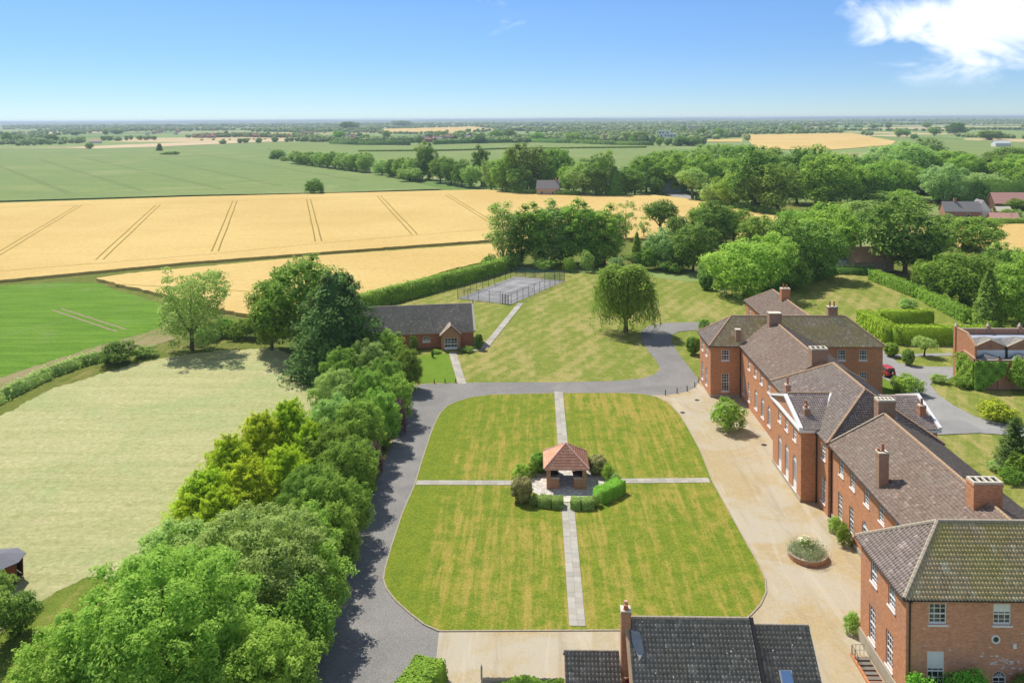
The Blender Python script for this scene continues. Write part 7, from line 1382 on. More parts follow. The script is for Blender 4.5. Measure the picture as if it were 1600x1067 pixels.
('broad3', 'wood_tree', 'round dark green tree, twenty-second from the left along the top of the wheat', 'tree', 23.34, 500.46, 16.28, 18.89, 'leaf_dark', 0.85, 'belt of trees along the top of the wheat'),
('broad0', 'wood_tree', 'round grey-green tree, twenty-third from the left along the top of the wheat', 'tree', 28.34, 479.35, 20.46, 19.21, 'leaf_ash', 2.01, 'belt of trees along the top of the wheat'),
('broad3', 'wood_tree', 'round dark green tree, twenty-fourth from the left along the top of the wheat', 'tree', 36.67, 547.75, 17.8, 20.21, 'leaf_dark', 0.46, 'belt of trees along the top of the wheat'),
('tall0', 'wood_tree', 'tall dark green tree, twenty-fifth from the left along the top of the wheat', 'tree', 35.5, 475.12, 13.51, 17.18, 'leaf_dark', 5.44, 'belt of trees along the top of the wheat'),
('tall1', 'wood_tree', 'tall green tree, twenty-sixth from the left along the top of the wheat', 'tree', 41.0, 478.9, 13.62, 27.03, 'leaf_mid', 5.2, 'belt of trees along the top of the wheat'),
('conifer1', 'wood_tree', 'pointed dark green tree, twenty-seventh from the left along the top of the wheat', 'tree', 46.19, 474.75, 17.35, 18.27, 'leaf_dark', 2.14, 'belt of trees along the top of the wheat'),
('tall0', 'wood_tree', 'tall dark green tree, twenty-eighth from the left along the top of the wheat', 'tree', 53.33, 482.49, 14.69, 15.92, 'leaf_dark', 3.86, 'belt of trees along the top of the wheat'),
('broad1', 'wood_tree', 'round dark green tree, twenty-ninth from the left along the top of the wheat', 'tree', 58.56, 482.3, 17.61, 15.16, 'leaf_dark', 4.91, 'belt of trees along the top of the wheat'),
('broad0', 'wood_tree', 'round dark green tree, thirtieth from the left along the top of the wheat', 'tree', 70.49, 481.88, 9.77, 10.25, 'leaf_dark', 2.37, 'belt of trees along the top of the wheat'),
('broad1', 'wood_tree', 'round green tree, first from the left in the wood beyond the lane', 'tree', 67.54, 498.78, 23.26, 21.11, 'leaf_mid', 5.98, 'big wood beyond the lane: left part'),
('broad2', 'wood_tree', 'round dark green tree, second from the left in the wood beyond the lane', 'tree', 80.93, 590.87, 26.35, 19.44, 'leaf_dark', 3.54, 'big wood beyond the lane: left part'),
('broad0', 'wood_tree', 'round grey-green tree, third from the left in the wood beyond the lane', 'tree', 92.53, 629.26, 24.22, 17.75, 'leaf_ash', 5.63, 'big wood beyond the lane: left part'),
('broad0', 'wood_tree', 'round green tree, fourth from the left in the wood beyond the lane', 'tree', 77.14, 516.4, 24.07, 23.45, 'leaf_mid', 5.2, 'big wood beyond the lane: left part'),
('broad0', 'wood_tree', 'round green tree, fifth from the left in the wood beyond the lane', 'tree', 111.93, 672.56, 29.95, 18.42, 'leaf_mid', 0.58, 'big wood beyond the lane: left part'),
('broad0', 'wood_tree', 'round green tree, sixth from the left in the wood beyond the lane', 'tree', 87.52, 498.01, 28.25, 23.38, 'leaf_mid', 1.18, 'big wood beyond the lane: left part'),
('umbrella', 'wood_tree', 'spreading grey-green tree, seventh from the left in the wood beyond the lane', 'tree', 86.25, 450.98, 20.09, 17.67, 'leaf_ash', 4.93, 'big wood beyond the lane: left part'),
('broad3', 'wood_tree', 'round green tree, eighth from the left in the wood beyond the lane', 'tree', 132.5, 671.29, 28.51, 20.46, 'leaf_mid', 0.73, 'big wood beyond the lane: left part'),
('broad1', 'wood_tree', 'round green tree, ninth from the left in the wood beyond the lane', 'tree', 96.81, 480.93, 22.39, 22.94, 'leaf_mid', 1.0, 'big wood beyond the lane: left part'),
('broad0', 'wood_tree', 'round grey-green tree, tenth from the left in the wood beyond the lane', 'tree', 131.06, 627.11, 27.9, 24.48, 'leaf_ash', 5.72, 'big wood beyond the lane: left part'),
('bush', 'wood_tree', 'low grey-green tree, eleventh from the left in the wood beyond the lane', 'tree', 93.58, 424.04, 18.88, 11.99, 'leaf_ash', 5.06, 'big wood beyond the lane: left part'),
('broad2', 'wood_tree', 'round dark green tree, twelfth from the left in the wood beyond the lane', 'tree', 152.96, 670.03, 31.14, 25.09, 'leaf_dark', 4.47, 'big wood beyond the lane: left part'),
('broad2', 'wood_tree', 'round green tree, thirteenth from the left in the wood beyond the lane', 'tree', 112.33, 488.58, 25.69, 22.53, 'leaf_mid', 1.3, 'big wood beyond the lane: left part'),
('bush', 'wood_tree', 'low bright green tree, fourteenth from the left in the wood beyond the lane', 'tree', 101.58, 430.18, 13.05, 7.46, 'leaf_light', 1.99, 'big wood beyond the lane: left part'),
('broad2', 'wood_tree', 'round bright green tree, fifteenth from the left in the wood beyond the lane', 'tree', 100.39, 411.66, 22.49, 18.69, 'leaf_light', 0.17, 'big wood beyond the lane: left part'),
('broad2', 'wood_tree', 'round dark green tree, sixteenth from the left in the wood beyond the lane', 'tree', 145.5, 587.61, 29.68, 27.49, 'leaf_dark', 2.83, 'big wood beyond the lane: left part'),
('broad2', 'wood_tree', 'round grey-green tree, seventeenth from the left in the wood beyond the lane', 'tree', 120.59, 472.15, 21.95, 19.19, 'leaf_ash', 0.4, 'big wood beyond the lane: left part'),
('tall0', 'wood_tree', 'tall dark green tree, eighteenth from the left in the wood beyond the lane', 'tree', 105.36, 394.52, 23.93, 30.48, 'leaf_dark', 6.09, 'big wood beyond the lane: left part'),
('broad3', 'wood_tree', 'round green tree, first from the left in the wood right of the lane', 'tree', 137.7, 487.64, 26.59, 28.51, 'leaf_mid', 1.57, 'big wood beyond the lane: middle part'),
('broad3', 'wood_tree', 'round dark green tree, second from the left in the wood right of the lane', 'tree', 112.85, 383.77, 24.82, 24.87, 'leaf_dark', 4.89, 'big wood beyond the lane: middle part'),
('broad3', 'wood_tree', 'round dark green tree, third from the left in the wood right of the lane', 'tree', 148.83, 487.22, 20.65, 18.26, 'leaf_dark', 2.23, 'big wood beyond the lane: middle part'),
('broad1', 'wood_tree', 'round dark green tree, fourth from the left in the wood right of the lane', 'tree', 136.08, 429.17, 24.26, 28.75, 'leaf_dark', 1.31, 'big wood beyond the lane: middle part'),
('broad1', 'wood_tree', 'round green tree, fifth from the left in the wood right of the lane', 'tree', 141.69, 416.53, 22.69, 30.16, 'leaf_mid', 2.26, 'big wood beyond the lane: middle part'),
('broad1', 'wood_tree', 'round green tree, sixth from the left in the wood right of the lane', 'tree', 145.43, 404.66, 31.82, 26.78, 'leaf_mid', 0.56, 'big wood beyond the lane: middle part'),
('broad3', 'wood_tree', 'round green tree, seventh from the left in the wood right of the lane', 'tree', 203.47, 530.28, 24.56, 21.86, 'leaf_mid', 4.09, 'big wood beyond the lane: middle part'),
('broad2', 'wood_tree', 'round green tree, eighth from the left in the wood right of the lane', 'tree', 170.77, 441.36, 23.12, 19.6, 'leaf_mid', 2.45, 'big wood beyond the lane: middle part'),
('bush', 'wood_tree', 'low grey-green tree, ninth from the left in the wood right of the lane', 'tree', 148.88, 377.9, 19.8, 6.84, 'leaf_ash', 1.93, 'big wood beyond the lane: middle part'),
('broad2', 'wood_tree', 'round green tree, tenth from the left in the wood right of the lane', 'tree', 179.45, 441.1, 25.75, 21.62, 'leaf_mid', 1.99, 'big wood beyond the lane: middle part'),
('bush', 'wood_tree', 'low dark green tree, eleventh from the left in the wood right of the lane', 'tree', 165.36, 393.05, 25.32, 9.54, 'leaf_dark', 5.61, 'big wood beyond the lane: middle part'),
('broad2', 'wood_tree', 'round pale grey-green tree, twelfth from the left in the wood right of the lane', 'tree', 274.55, 647.39, 36.43, 23.61, 'leaf_pale', 1.9, 'big wood beyond the lane: middle part'),
('broad2', 'wood_tree', 'round green tree, thirteenth from the left in the wood right of the lane', 'tree', 195.36, 454.61, 26.52, 22.62, 'leaf_mid', 3.42, 'big wood beyond the lane: middle part'),
('broad0', 'wood_tree', 'round green tree, fourteenth from the left in the wood right of the lane', 'tree', 214.96, 484.77, 26.32, 18.1, 'leaf_mid', 1.38, 'big wood beyond the lane: middle part'),
('bush', 'wood_tree', 'low bright green tree, fifteenth from the left in the wood right of the lane', 'tree', 184.87, 415.34, 18.38, 8.13, 'leaf_light', 5.08, 'big wood beyond the lane: middle part'),
('broad3', 'wood_tree', 'round grey-green tree, sixteenth from the left in the wood right of the lane', 'tree', 251.87, 553.88, 34.5, 29.19, 'leaf_ash', 2.52, 'big wood beyond the lane: middle part'),
('broad2', 'wood_tree', 'round dark green tree, seventeenth from the left in the wood right of the lane', 'tree', 225.86, 484.37, 26.28, 15.45, 'leaf_dark', 5.45, 'big wood beyond the lane: middle part'),
('broad0', 'wood_tree', 'round pale grey-green tree, eighteenth from the left in the wood right of the lane', 'tree', 335.48, 708.39, 31.27, 26.33, 'leaf_pale', 0.14, 'big wood beyond the lane: middle part'),
('broad0', 'wood_tree', 'round green tree, nineteenth from the left in the wood right of the lane', 'tree', 227.44, 472.3, 18.97, 13.6, 'leaf_mid', 4.71, 'big wood beyond the lane: middle part'),
('broad2', 'wood_tree', 'round green tree, twentieth from the left in the wood right of the lane', 'tree', 270.85, 553.0, 32.19, 24.0, 'leaf_mid', 2.94, 'big wood beyond the lane: middle part'),
('broad1', 'wood_tree', 'round bright green tree, twenty-first from the left in the wood right of the lane', 'tree', 273.11, 527.27, 25.38, 20.44, 'leaf_light', 0.63, 'big wood beyond the lane: middle part'),
('broad2', 'wood_tree', 'round dark green tree, twenty-second from the left in the wood right of the lane', 'tree', 293.82, 551.93, 23.23, 17.97, 'leaf_dark', 0.48, 'big wood beyond the lane: middle part'),
('broad3', 'wood_tree', 'round pale grey-green tree, first from the left round the salmon-roofed farm', 'tree', 206.57, 420.84, 21.13, 21.57, 'leaf_pale', 5.96, 'trees round the far houses on the right'),
('broad1', 'wood_tree', 'round green tree, second from the left round the salmon-roofed farm', 'tree', 370.47, 724.17, 29.03, 14.61, 'leaf_mid', 4.87, 'trees round the far houses on the right'),
('broad2', 'wood_tree', 'round pale grey-green tree, third from the left round the salmon-roofed farm', 'tree', 260.55, 483.09, 26.15, 12.77, 'leaf_pale', 6.19, 'trees round the far houses on the right'),
('broad2', 'wood_tree', 'round dark green tree, fourth from the left round the salmon-roofed farm', 'tree', 291.48, 526.48, 28.48, 21.6, 'leaf_dark', 0.67, 'trees round the far houses on the right'),
('broad2', 'wood_tree', 'round dark green tree, fifth from the left round the salmon-roofed farm', 'tree', 400.7, 703.92, 35.22, 20.14, 'leaf_dark', 0.79, 'trees round the far houses on the right'),
('bush', 'wood_tree', 'low grey-green tree, sixth from the left round the salmon-roofed farm', 'tree', 205.59, 360.1, 10.83, 4.82, 'leaf_ash', 1.3, 'trees round the far houses on the right'),
('broad0', 'wood_tree', 'round bright green tree, seventh from the left round the salmon-roofed farm', 'tree', 294.51, 507.58, 30.49, 21.21, 'leaf_light', 4.9, 'trees round the far houses on the right'),
('bush', 'wood_tree', 'low green tree, eighth from the left round the salmon-roofed farm', 'tree', 230.43, 396.88, 13.52, 5.3, 'leaf_mid', 5.16, 'trees round the far houses on the right'),
('broad1', 'wood_tree', 'round green tree, ninth from the left round the salmon-roofed farm', 'tree', 295.5, 490.07, 29.42, 22.74, 'leaf_mid', 1.88, 'trees round the far houses on the right'),
('broad2', 'far_tree', 'round dark green tree, first from the left of far field trees at right', 'tree', 759.45, 2410.79, 41.05, 20.6, 'leaf_dark', 3.38, 'field trees far off on the right'),
('broad2', 'far_tree', 'round dark green tree, second from the left of far field trees at right', 'tree', 1265.29, 3093.16, 38.2, 16.79, 'leaf_dark', 0.3, 'field trees far off on the right'),
('broad1', 'far_tree', 'round dark green tree, third from the left of far field trees at right', 'tree', 1308.73, 3073.35, 30.82, 21.41, 'leaf_dark', 1.59, 'field trees far off on the right'),
('broad0', 'far_tree', 'round grey-green tree, fourth from the left of far field trees at right', 'tree', 798.21, 1818.71, 23.85, 18.32, 'leaf_ash', 4.28, 'field trees far off on the right'),
('broad3', 'far_tree', 'round green tree, fifth from the left of far field trees at right', 'tree', 813.23, 1815.15, 16.8, 15.48, 'leaf_mid', 5.08, 'field trees far off on the right'),
('bush', 'far_tree', 'low dark green tree, sixth from the left of far field trees at right', 'tree', 735.62, 1611.67, 16.16, 11.27, 'leaf_dark', 3.45, 'field trees far off on the right'),
('broad3', 'far_tree', 'round dark green tree, seventh from the left of far field trees at right', 'tree', 1424.24, 3020.68, 34.91, 23.35, 'leaf_dark', 5.35, 'field trees far off on the right'),
('broad3', 'far_tree', 'round dark green tree, eighth from the left of far field trees at right', 'tree', 894.12, 1859.95, 25.8, 23.01, 'leaf_dark', 0.07, 'field trees far off on the right'),
('broad2', 'far_tree', 'round dark green tree, ninth from the left of far field trees at right', 'tree', 998.77, 1974.77, 42.58, 32.0, 'leaf_dark', 1.08, 'field trees far off on the right'),
('broad2', 'far_tree', 'round dark green tree, tenth from the left of far field trees at right', 'tree', 1128.66, 2192.26, 37.12, 16.95, 'leaf_dark', 3.05, 'field trees far off on the right'),
('broad2', 'far_tree', 'round dark green tree, eleventh from the left of far field trees at right', 'tree', 844.78, 1542.87, 47.47, 19.07, 'leaf_dark', 4.98, 'field trees far off on the right'),
('broad3', 'far_tree', 'round dark green tree, first from the left of far field trees at left', 'tree', -1099.46, 1673.79, 21.31, 24.05, 'leaf_dark', 6.13, 'field trees far off on the left'),
('broad0', 'far_tree', 'round dark green tree, second from the left of far field trees at left', 'tree', -1139.28, 1773.87, 25.39, 15.6, 'leaf_dark', 0.39, 'field trees far off on the left'),
('bush', 'far_tree', 'low dark green tree, third from the left of far field trees at left', 'tree', -994.76, 1613.71, 12.83, 7.78, 'leaf_dark', 2.23, 'field trees far off on the left'),
('broad1', 'far_tree', 'round dark green tree, fourth from the left of far field trees at left', 'tree', -994.07, 1656.04, 26.31, 18.5, 'leaf_dark', 3.73, 'field trees far off on the left'),
('broad1', 'far_tree', 'round green tree, fifth from the left of far field trees at left', 'tree', -1024.04, 1753.23, 16.7, 11.22, 'leaf_mid', 1.63, 'field trees far off on the left'),
('broad2', 'far_tree', 'round dark green tree, sixth from the left of far field trees at left', 'tree', -1439.06, 2527.43, 28.08, 14.11, 'leaf_dark', 2.5, 'field trees far off on the left'),
('broad3', 'far_tree', 'round green tree, seventh from the left of far field trees at left', 'tree', -983.17, 1745.92, 19.4, 12.55, 'leaf_mid', 1.08, 'field trees far off on the left'),
('broad0', 'far_tree', 'round green tree, eighth from the left of far field trees at left', 'tree', -1389.45, 2614.08, 20.72, 16.65, 'leaf_mid', 1.47, 'field trees far off on the left'),
('broad2', 'far_tree', 'round dark green tree, ninth from the left of far field trees at left', 'tree', -1410.12, 2727.28, 47.54, 17.36, 'leaf_dark', 0.05, 'field trees far off on the left'),
('broad2', 'far_tree', 'round green tree, first from the left before the far village', 'tree', -395.94, 1640.77, 25.81, 24.59, 'leaf_mid', 3.15, 'trees before the far village'),
('broad2', 'far_tree', 'round dark green tree, second from the left before the far village', 'tree', -727.8, 3185.4, 85.11, 40.11, 'leaf_dark', 4.07, 'trees before the far village'),
('broad3', 'far_tree', 'round green tree, third from the left before the far village', 'tree', -340.67, 1630.87, 23.07, 15.46, 'leaf_mid', 5.84, 'trees before the far village'),
('broad1', 'far_tree', 'round green tree, fourth from the left before the far village', 'tree', -333.1, 1830.1, 20.12, 20.19, 'leaf_mid', 1.5, 'trees before the far village'),
('broad2', 'far_tree', 'round dark green tree, fifth from the left before the far village', 'tree', -823.49, 5006.04, 133.5, 39.32, 'leaf_dark', 3.11, 'trees before the far village'),
('broad3', 'far_tree', 'round dark green tree, sixth from the left before the far village', 'tree', -205.47, 1448.09, 15.9, 15.98, 'leaf_dark', 6.01, 'trees before the far village'),
('broad3', 'far_tree', 'round dark green tree, seventh from the left before the far village', 'tree', -220.02, 1925.17, 33.19, 18.18, 'leaf_dark', 3.52, 'trees before the far village'),
('broad2', 'far_tree', 'round green tree, eighth from the left before the far village', 'tree', -186.13, 2051.78, 32.13, 17.75, 'leaf_mid', 0.3, 'trees before the far village'),
('broad0', 'far_tree', 'round dark green tree, ninth from the left before the far village', 'tree', -101.26, 1505.73, 25.93, 16.58, 'leaf_dark', 1.0, 'trees before the far village'),
('broad1', 'far_tree', 'round dark green tree, tenth from the left before the far village', 'tree', -79.83, 1675.66, 34.08, 22.36, 'leaf_dark', 1.88, 'trees before the far village'),
('broad2', 'far_tree', 'round dark green tree, eleventh from the left before the far village', 'tree', -56.72, 1773.61, 30.51, 22.26, 'leaf_dark', 1.04, 'trees before the far village'),
('broad3', 'far_tree', 'round green tree, twelfth from the left before the far village', 'tree', 4.98, 1568.98, 29.42, 19.69, 'leaf_mid', 5.38, 'trees before the far village'),
('broad3', 'far_tree', 'round green tree, thirteenth from the left before the far village', 'tree', 71.72, 1557.03, 31.59, 19.52, 'leaf_mid', 0.98, 'trees before the far village'),
('broad3', 'far_tree', 'round green tree, fourteenth from the left before the far village', 'tree', 107.79, 1470.54, 18.35, 13.84, 'leaf_mid', 1.37, 'trees before the far village'),
('broad2', 'far_tree', 'round dark green tree, fifteenth from the left before the far village', 'tree', 172.6, 1538.97, 26.37, 19.26, 'leaf_dark', 3.58, 'trees before the far village'),
('broad0', 'far_tree', 'round green tree, sixteenth from the left before the far village', 'tree', 163.38, 1389.55, 12.99, 14.15, 'leaf_mid', 3.11, 'trees before the far village'),
('broad2', 'far_tree', 'round dark green tree, seventeenth from the left before the far village', 'tree', 195.94, 1534.79, 31.06, 20.39, 'leaf_dark', 2.47, 'trees before the far village'),
('broad2', 'far_tree', 'round green tree, eighteenth from the left before the far village', 'tree', 199.09, 1319.27, 12.32, 13.43, 'leaf_mid', 2.41, 'trees before the far village'),
('broad1', 'far_tree', 'round dark green tree, nineteenth from the left before the far village', 'tree', 231.92, 1314.35, 24.53, 16.43, 'leaf_dark', 3.42, 'trees before the far village'),
('broad0', 'far_tree', 'round dark green tree, twentieth from the left before the far village', 'tree', 250.69, 1311.54, 24.46, 14.35, 'leaf_dark', 3.29, 'trees before the far village'),
('broad0', 'far_tree', 'round dark green tree, twenty-first from the left before the far village', 'tree', 386.92, 1916.09, 26.79, 20.91, 'leaf_dark', 5.07, 'trees before the far village'),
('broad0', 'far_tree', 'round green tree, twenty-second from the left before the far village', 'tree', 399.93, 1789.07, 25.0, 22.3, 'leaf_mid', 1.68, 'trees before the far village'),
('bush', 'courtyard_shrub', 'bright green spreading shrub standing in the tan courtyard', 'shrub', 27.68, 117.55, 4.99, 4.56, 'leaf_light', 5.73, None),
('ball', 'shelter_shrub', 'low olive shrub, first from the left round the garden shelter', 'shrub', -1.78, 94.76, 2.71, 3.29, 'leaf_olive', 6.03, 'shrubs ringing the garden shelter'),
('bush', 'shelter_shrub', 'low bright green shrub, second from the left round the garden shelter', 'shrub', -1.81, 101.29, 2.41, 1.87, 'leaf_light', 0.87, 'shrubs ringing the garden shelter'),
('bush', 'shelter_shrub', 'low green shrub, third from the left round the garden shelter', 'shrub', -0.53, 101.68, 1.45, 2.04, 'leaf_mid', 4.87, 'shrubs ringing the garden shelter'),
('bush', 'shelter_shrub', 'low grey-green shrub, fourth from the left round the garden shelter', 'shrub', -0.2, 93.99, 1.49, 1.37, 'leaf_ash', 5.29, 'shrubs ringing the garden shelter'),
('ball', 'shelter_shrub', 'low bright clipped shrub, fifth from the left round the garden shelter', 'shrub', 0.37, 103.0, 2.45, 2.64, 'leaf_hedge', 4.14, 'shrubs ringing the garden shelter'),
('bush', 'shelter_shrub', 'low grey-green shrub, sixth from the left round the garden shelter', 'shrub', 6.92, 93.78, 1.19, 1.51, 'leaf_ash', 4.4, 'shrubs ringing the garden shelter'),
('ball', 'shelter_shrub', 'low olive shrub, seventh from the left round the garden shelter', 'shrub', 7.65, 102.36, 2.75, 2.71, 'leaf_olive', 2.79, 'shrubs ringing the garden shelter'),
('bush', 'shelter_shrub', 'low bright green shrub, eighth from the left round the garden shelter', 'shrub', 8.84, 100.36, 1.59, 2.41, 'leaf_light', 5.8, 'shrubs ringing the garden shelter'),
('bush', 'shelter_shrub', 'low grey-green shrub, ninth from the left round the garden shelter', 'shrub', 9.55, 99.48, 1.73, 1.6, 'leaf_ash', 6.1, 'shrubs ringing the garden shelter'),
('bush', 'wall_shrub', 'low green shrub against the brick wall by the tall windows', 'shrub', 32.37, 88.17, 1.66, 1.91, 'leaf_light', 2.4, None),
('bush', 'wall_shrub', 'low green shrub against the brick wall nearest the arched door', 'shrub', 32.26, 85.5, 1.75, 2.41, 'leaf_mid', 5.04, None),
('bush', 'wall_shrub', 'pale green shrub at the corner of the near pavilion beside the railings', 'shrub', 27.43, 70.63, 1.45, 2.07, 'leaf_light', 2.72, None),
('bush', 'wall_shrub', 'rounded green bush against the near wall left of the tall window', 'shrub', 28.2, 59.9, 2.7, 4.1, 'leaf_box', 1.03, None),
('bush', 'wall_shrub', 'wide bright green bush between the tall window and the white door', 'shrub', 31.8, 59.9, 3.9, 4.2, 'leaf_box', 2.04, None),
('ball', 'wall_shrub', 'dark clipped bush right of the white door', 'shrub', 36.4, 60.0, 3.0, 3.95, 'leaf_dark', 0.79, None),
('bush', 'drive_shrub', 'bright yellow-green shrub at the bend of the rear drive behind the red car', 'shrub', 60.59, 133.32, 4.57, 3.23, 'leaf_light', 5.71, None),
('bush', 'drive_shrub', 'darker shrub behind the red car left of the bright one', 'shrub', 60.09, 136.16, 2.76, 2.01, 'leaf_mid', 6.03, None),
('ball', 'drive_shrub', 'bright clipped ball shrub at the corner of the far pavilion', 'shrub', 66.72, 154.56, 2.89, 2.75, 'leaf_hedge', 0.75, None),
('ball', 'drive_shrub', 'dark blue-green ball shrub on the island bed', 'shrub', 67.41, 148.95, 2.32, 3.12, 'leaf_dark', 3.77, None),
('umbrella', 'small_tree', 'small round fruit tree on the island lawn before the tall hedge', 'tree', 72.92, 154.61, 4.33, 3.72, 'leaf_ash', 2.56, None),
('ball', 'pavilion_shrub', 'white-flowered round shrub beside the far pavilion wall', 'shrub', 29.92, 155.55, 2.93, 3.65, 'leaf_mid', 0.74, None),
('bush', 'pavilion_shrub', 'loose shrub at the back corner of the far pavilion', 'shrub', 35.68, 173.59, 2.72, 2.41, 'leaf_mid', 1.86, None),
('shrub', 'golden_shrub', 'yellow-topped rounded shrub on the lawn by the rear drive', 'shrub', 68.07, 121.55, 5.11, 3.05, 'leaf_lime', 1.56, None),
('yew', 'dark_yew', 'very dark upright yew at the right edge beside the rear lawn', 'tree', 60.63, 104.24, 5.04, 7.23, 'leaf_conifer', 4.71, None),
('bush', 'border_shrub', 'grey-green shrub below the dark yew at the right edge', 'shrub', 60.11, 102.38, 2.71, 3.24, 'leaf_mid', 0.03, None),
('thicket', 'border_shrub', 'silvery low border plants left of the dark yew', 'shrub', 58.78, 104.22, 2.93, 1.48, 'leaf_pale', 1.19, None),
('thicket', 'border_shrub', 'low mixed border plants below the silvery ones', 'shrub', 58.43, 101.09, 3.15, 1.68, 'leaf_mid', 2.76, None),
('bush', 'ivy_shrub', 'pale green shrub against the front of the brick range at the right edge', 'shrub', 79.23, 134.45, 3.76, 5.88, 'leaf_light', 0.13, None),
('bush', 'ivy_shrub', 'low bush under the ivied corner of the brick range', 'shrub', 71.21, 137.25, 3.84, 1.7, 'leaf_mid', 3.94, None),
('thicket', 'ivy_shrub', 'straggling plants on the grass verge beside the rear drive', 'shrub', 68.27, 139.21, 3.25, 1.39, 'leaf_ash', 3.8, None),
('yew', 'slim_yew', 'slim dark column growing against the face of the tall hedge', 'shrub', 69.74, 170.15, 0.93, 2.48, 'leaf_conifer', 5.25, None),
('bush', 'hedge_shrub', 'loose shrubs on the lawn behind the inner hedge', 'shrub', 87.09, 193.08, 4.5, 2.5, 'leaf_ash', 1.3, None),
('broad1', 'dark_pine', 'dark green tree at the left edge in front of the shed', 'tree', -50.39, 73.29, 3.6, 3.0, 'leaf_dark', 1.79, None),
('broad2', 'dark_pine', 'small dark tree on the rough grass below the summerhouse', 'tree', -45.73, 69.61, 3.4, 3.6, 'leaf_dark', 3.41, None),
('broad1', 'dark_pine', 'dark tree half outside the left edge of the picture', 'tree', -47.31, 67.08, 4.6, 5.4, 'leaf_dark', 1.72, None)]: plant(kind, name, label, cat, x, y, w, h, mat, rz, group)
# clipped and field hedges: a shaped core clothed with leaf-sized faces
def hedge(name, label, path, width, height, mat, size=.13, dens=26, wob=.06, taper=.9, seed=0, group=None, z=-.1, cat='hedge', tops=None):
    rng = np.random.default_rng(seed+len(path)*7); F = Fol(); P = [Vector(p) for p in path]; acc = 0.0
    for i, (a, b) in enumerate(zip(P[:-1], P[1:])):
        d = (b-a); L = d.length; d = d/L; n = Vector((d.y, -d.x)); h0 = height if tops is None else tops[i]; h1 = height if tops is None else tops[i+1]
        def pt(t, s, q): # t along 0..1, s -1..1 across, q 0..1 up
            w = width/2*(1-(1-taper)*q); hh = h0+(h1-h0)*t
            return np.stack([a.x+d.x*L*t+n.x*w*s, a.y+d.y*L*t+n.y*w*s, hh*q], 1)
        hm_ = (h0+h1)/2; faces = [(L*hm_, 1), (L*hm_, -1), (L*width, 0)] + ([(width*hm_, 2)] if i == 0 else []) + ([(width*hm_, 3)] if i == len(P)-2 else [])
        for area, k in faces:
            m = int(area*dens)+4; t = rng.uniform(0, 1, m); s = rng.uniform(-1, 1, m); q = rng.uniform(0, 1, m)
            if k in (1, -1): s = np.full(m, float(k)); N = (n.x*k, n.y*k, .15)
            elif k == 0: q = np.full(m, 1.0); N = (0, 0, 1)
            elif k == 2: t = np.zeros(m); N = (-d.x, -d.y, .1)
            else: t = np.ones(m); N = (d.x, d.y, .1)
            X = pt(t, s, q); N = np.array(N)
            lump = np.sin(X[:, 0]*1.7+seed)*np.sin(X[:, 1]*1.9)*np.sin(X[:, 2]*2.3+1)+.6*np.sin(X[:, 0]*4.1)*np.sin(X[:, 1]*3.7+2)
            X = X+N*(lump*wob+rng.normal(0, wob*.6, m))[:, None]
            V, Q = leaf_quads(X, np.broadcast_to(N+np.array([0, 0, .45]), (m, 3)), size, rng, .6); F.add(V, Q, np.clip(.45+lump*.2+rng.uniform(-.35, .35, m), 0, 1))
        k_ = .93; c = [pt(np.array([tt]), np.array([ss*k_]), np.array([qq]))[0] for tt in (0, 1) for ss, qq in ((-1, 0), (1, 0), (1, .95), (-1, .95))]
        F.add(np.array(c), np.array([(0, 1, 2, 3), (4, 7, 6, 5), (0, 3, 7, 4), (1, 5, 6, 2), (3, 2, 6, 7)]), .0)
    o = put(name, F.mesh(name, M[mat]), None, (0, 0, z)); return tag(o, label, cat, group)
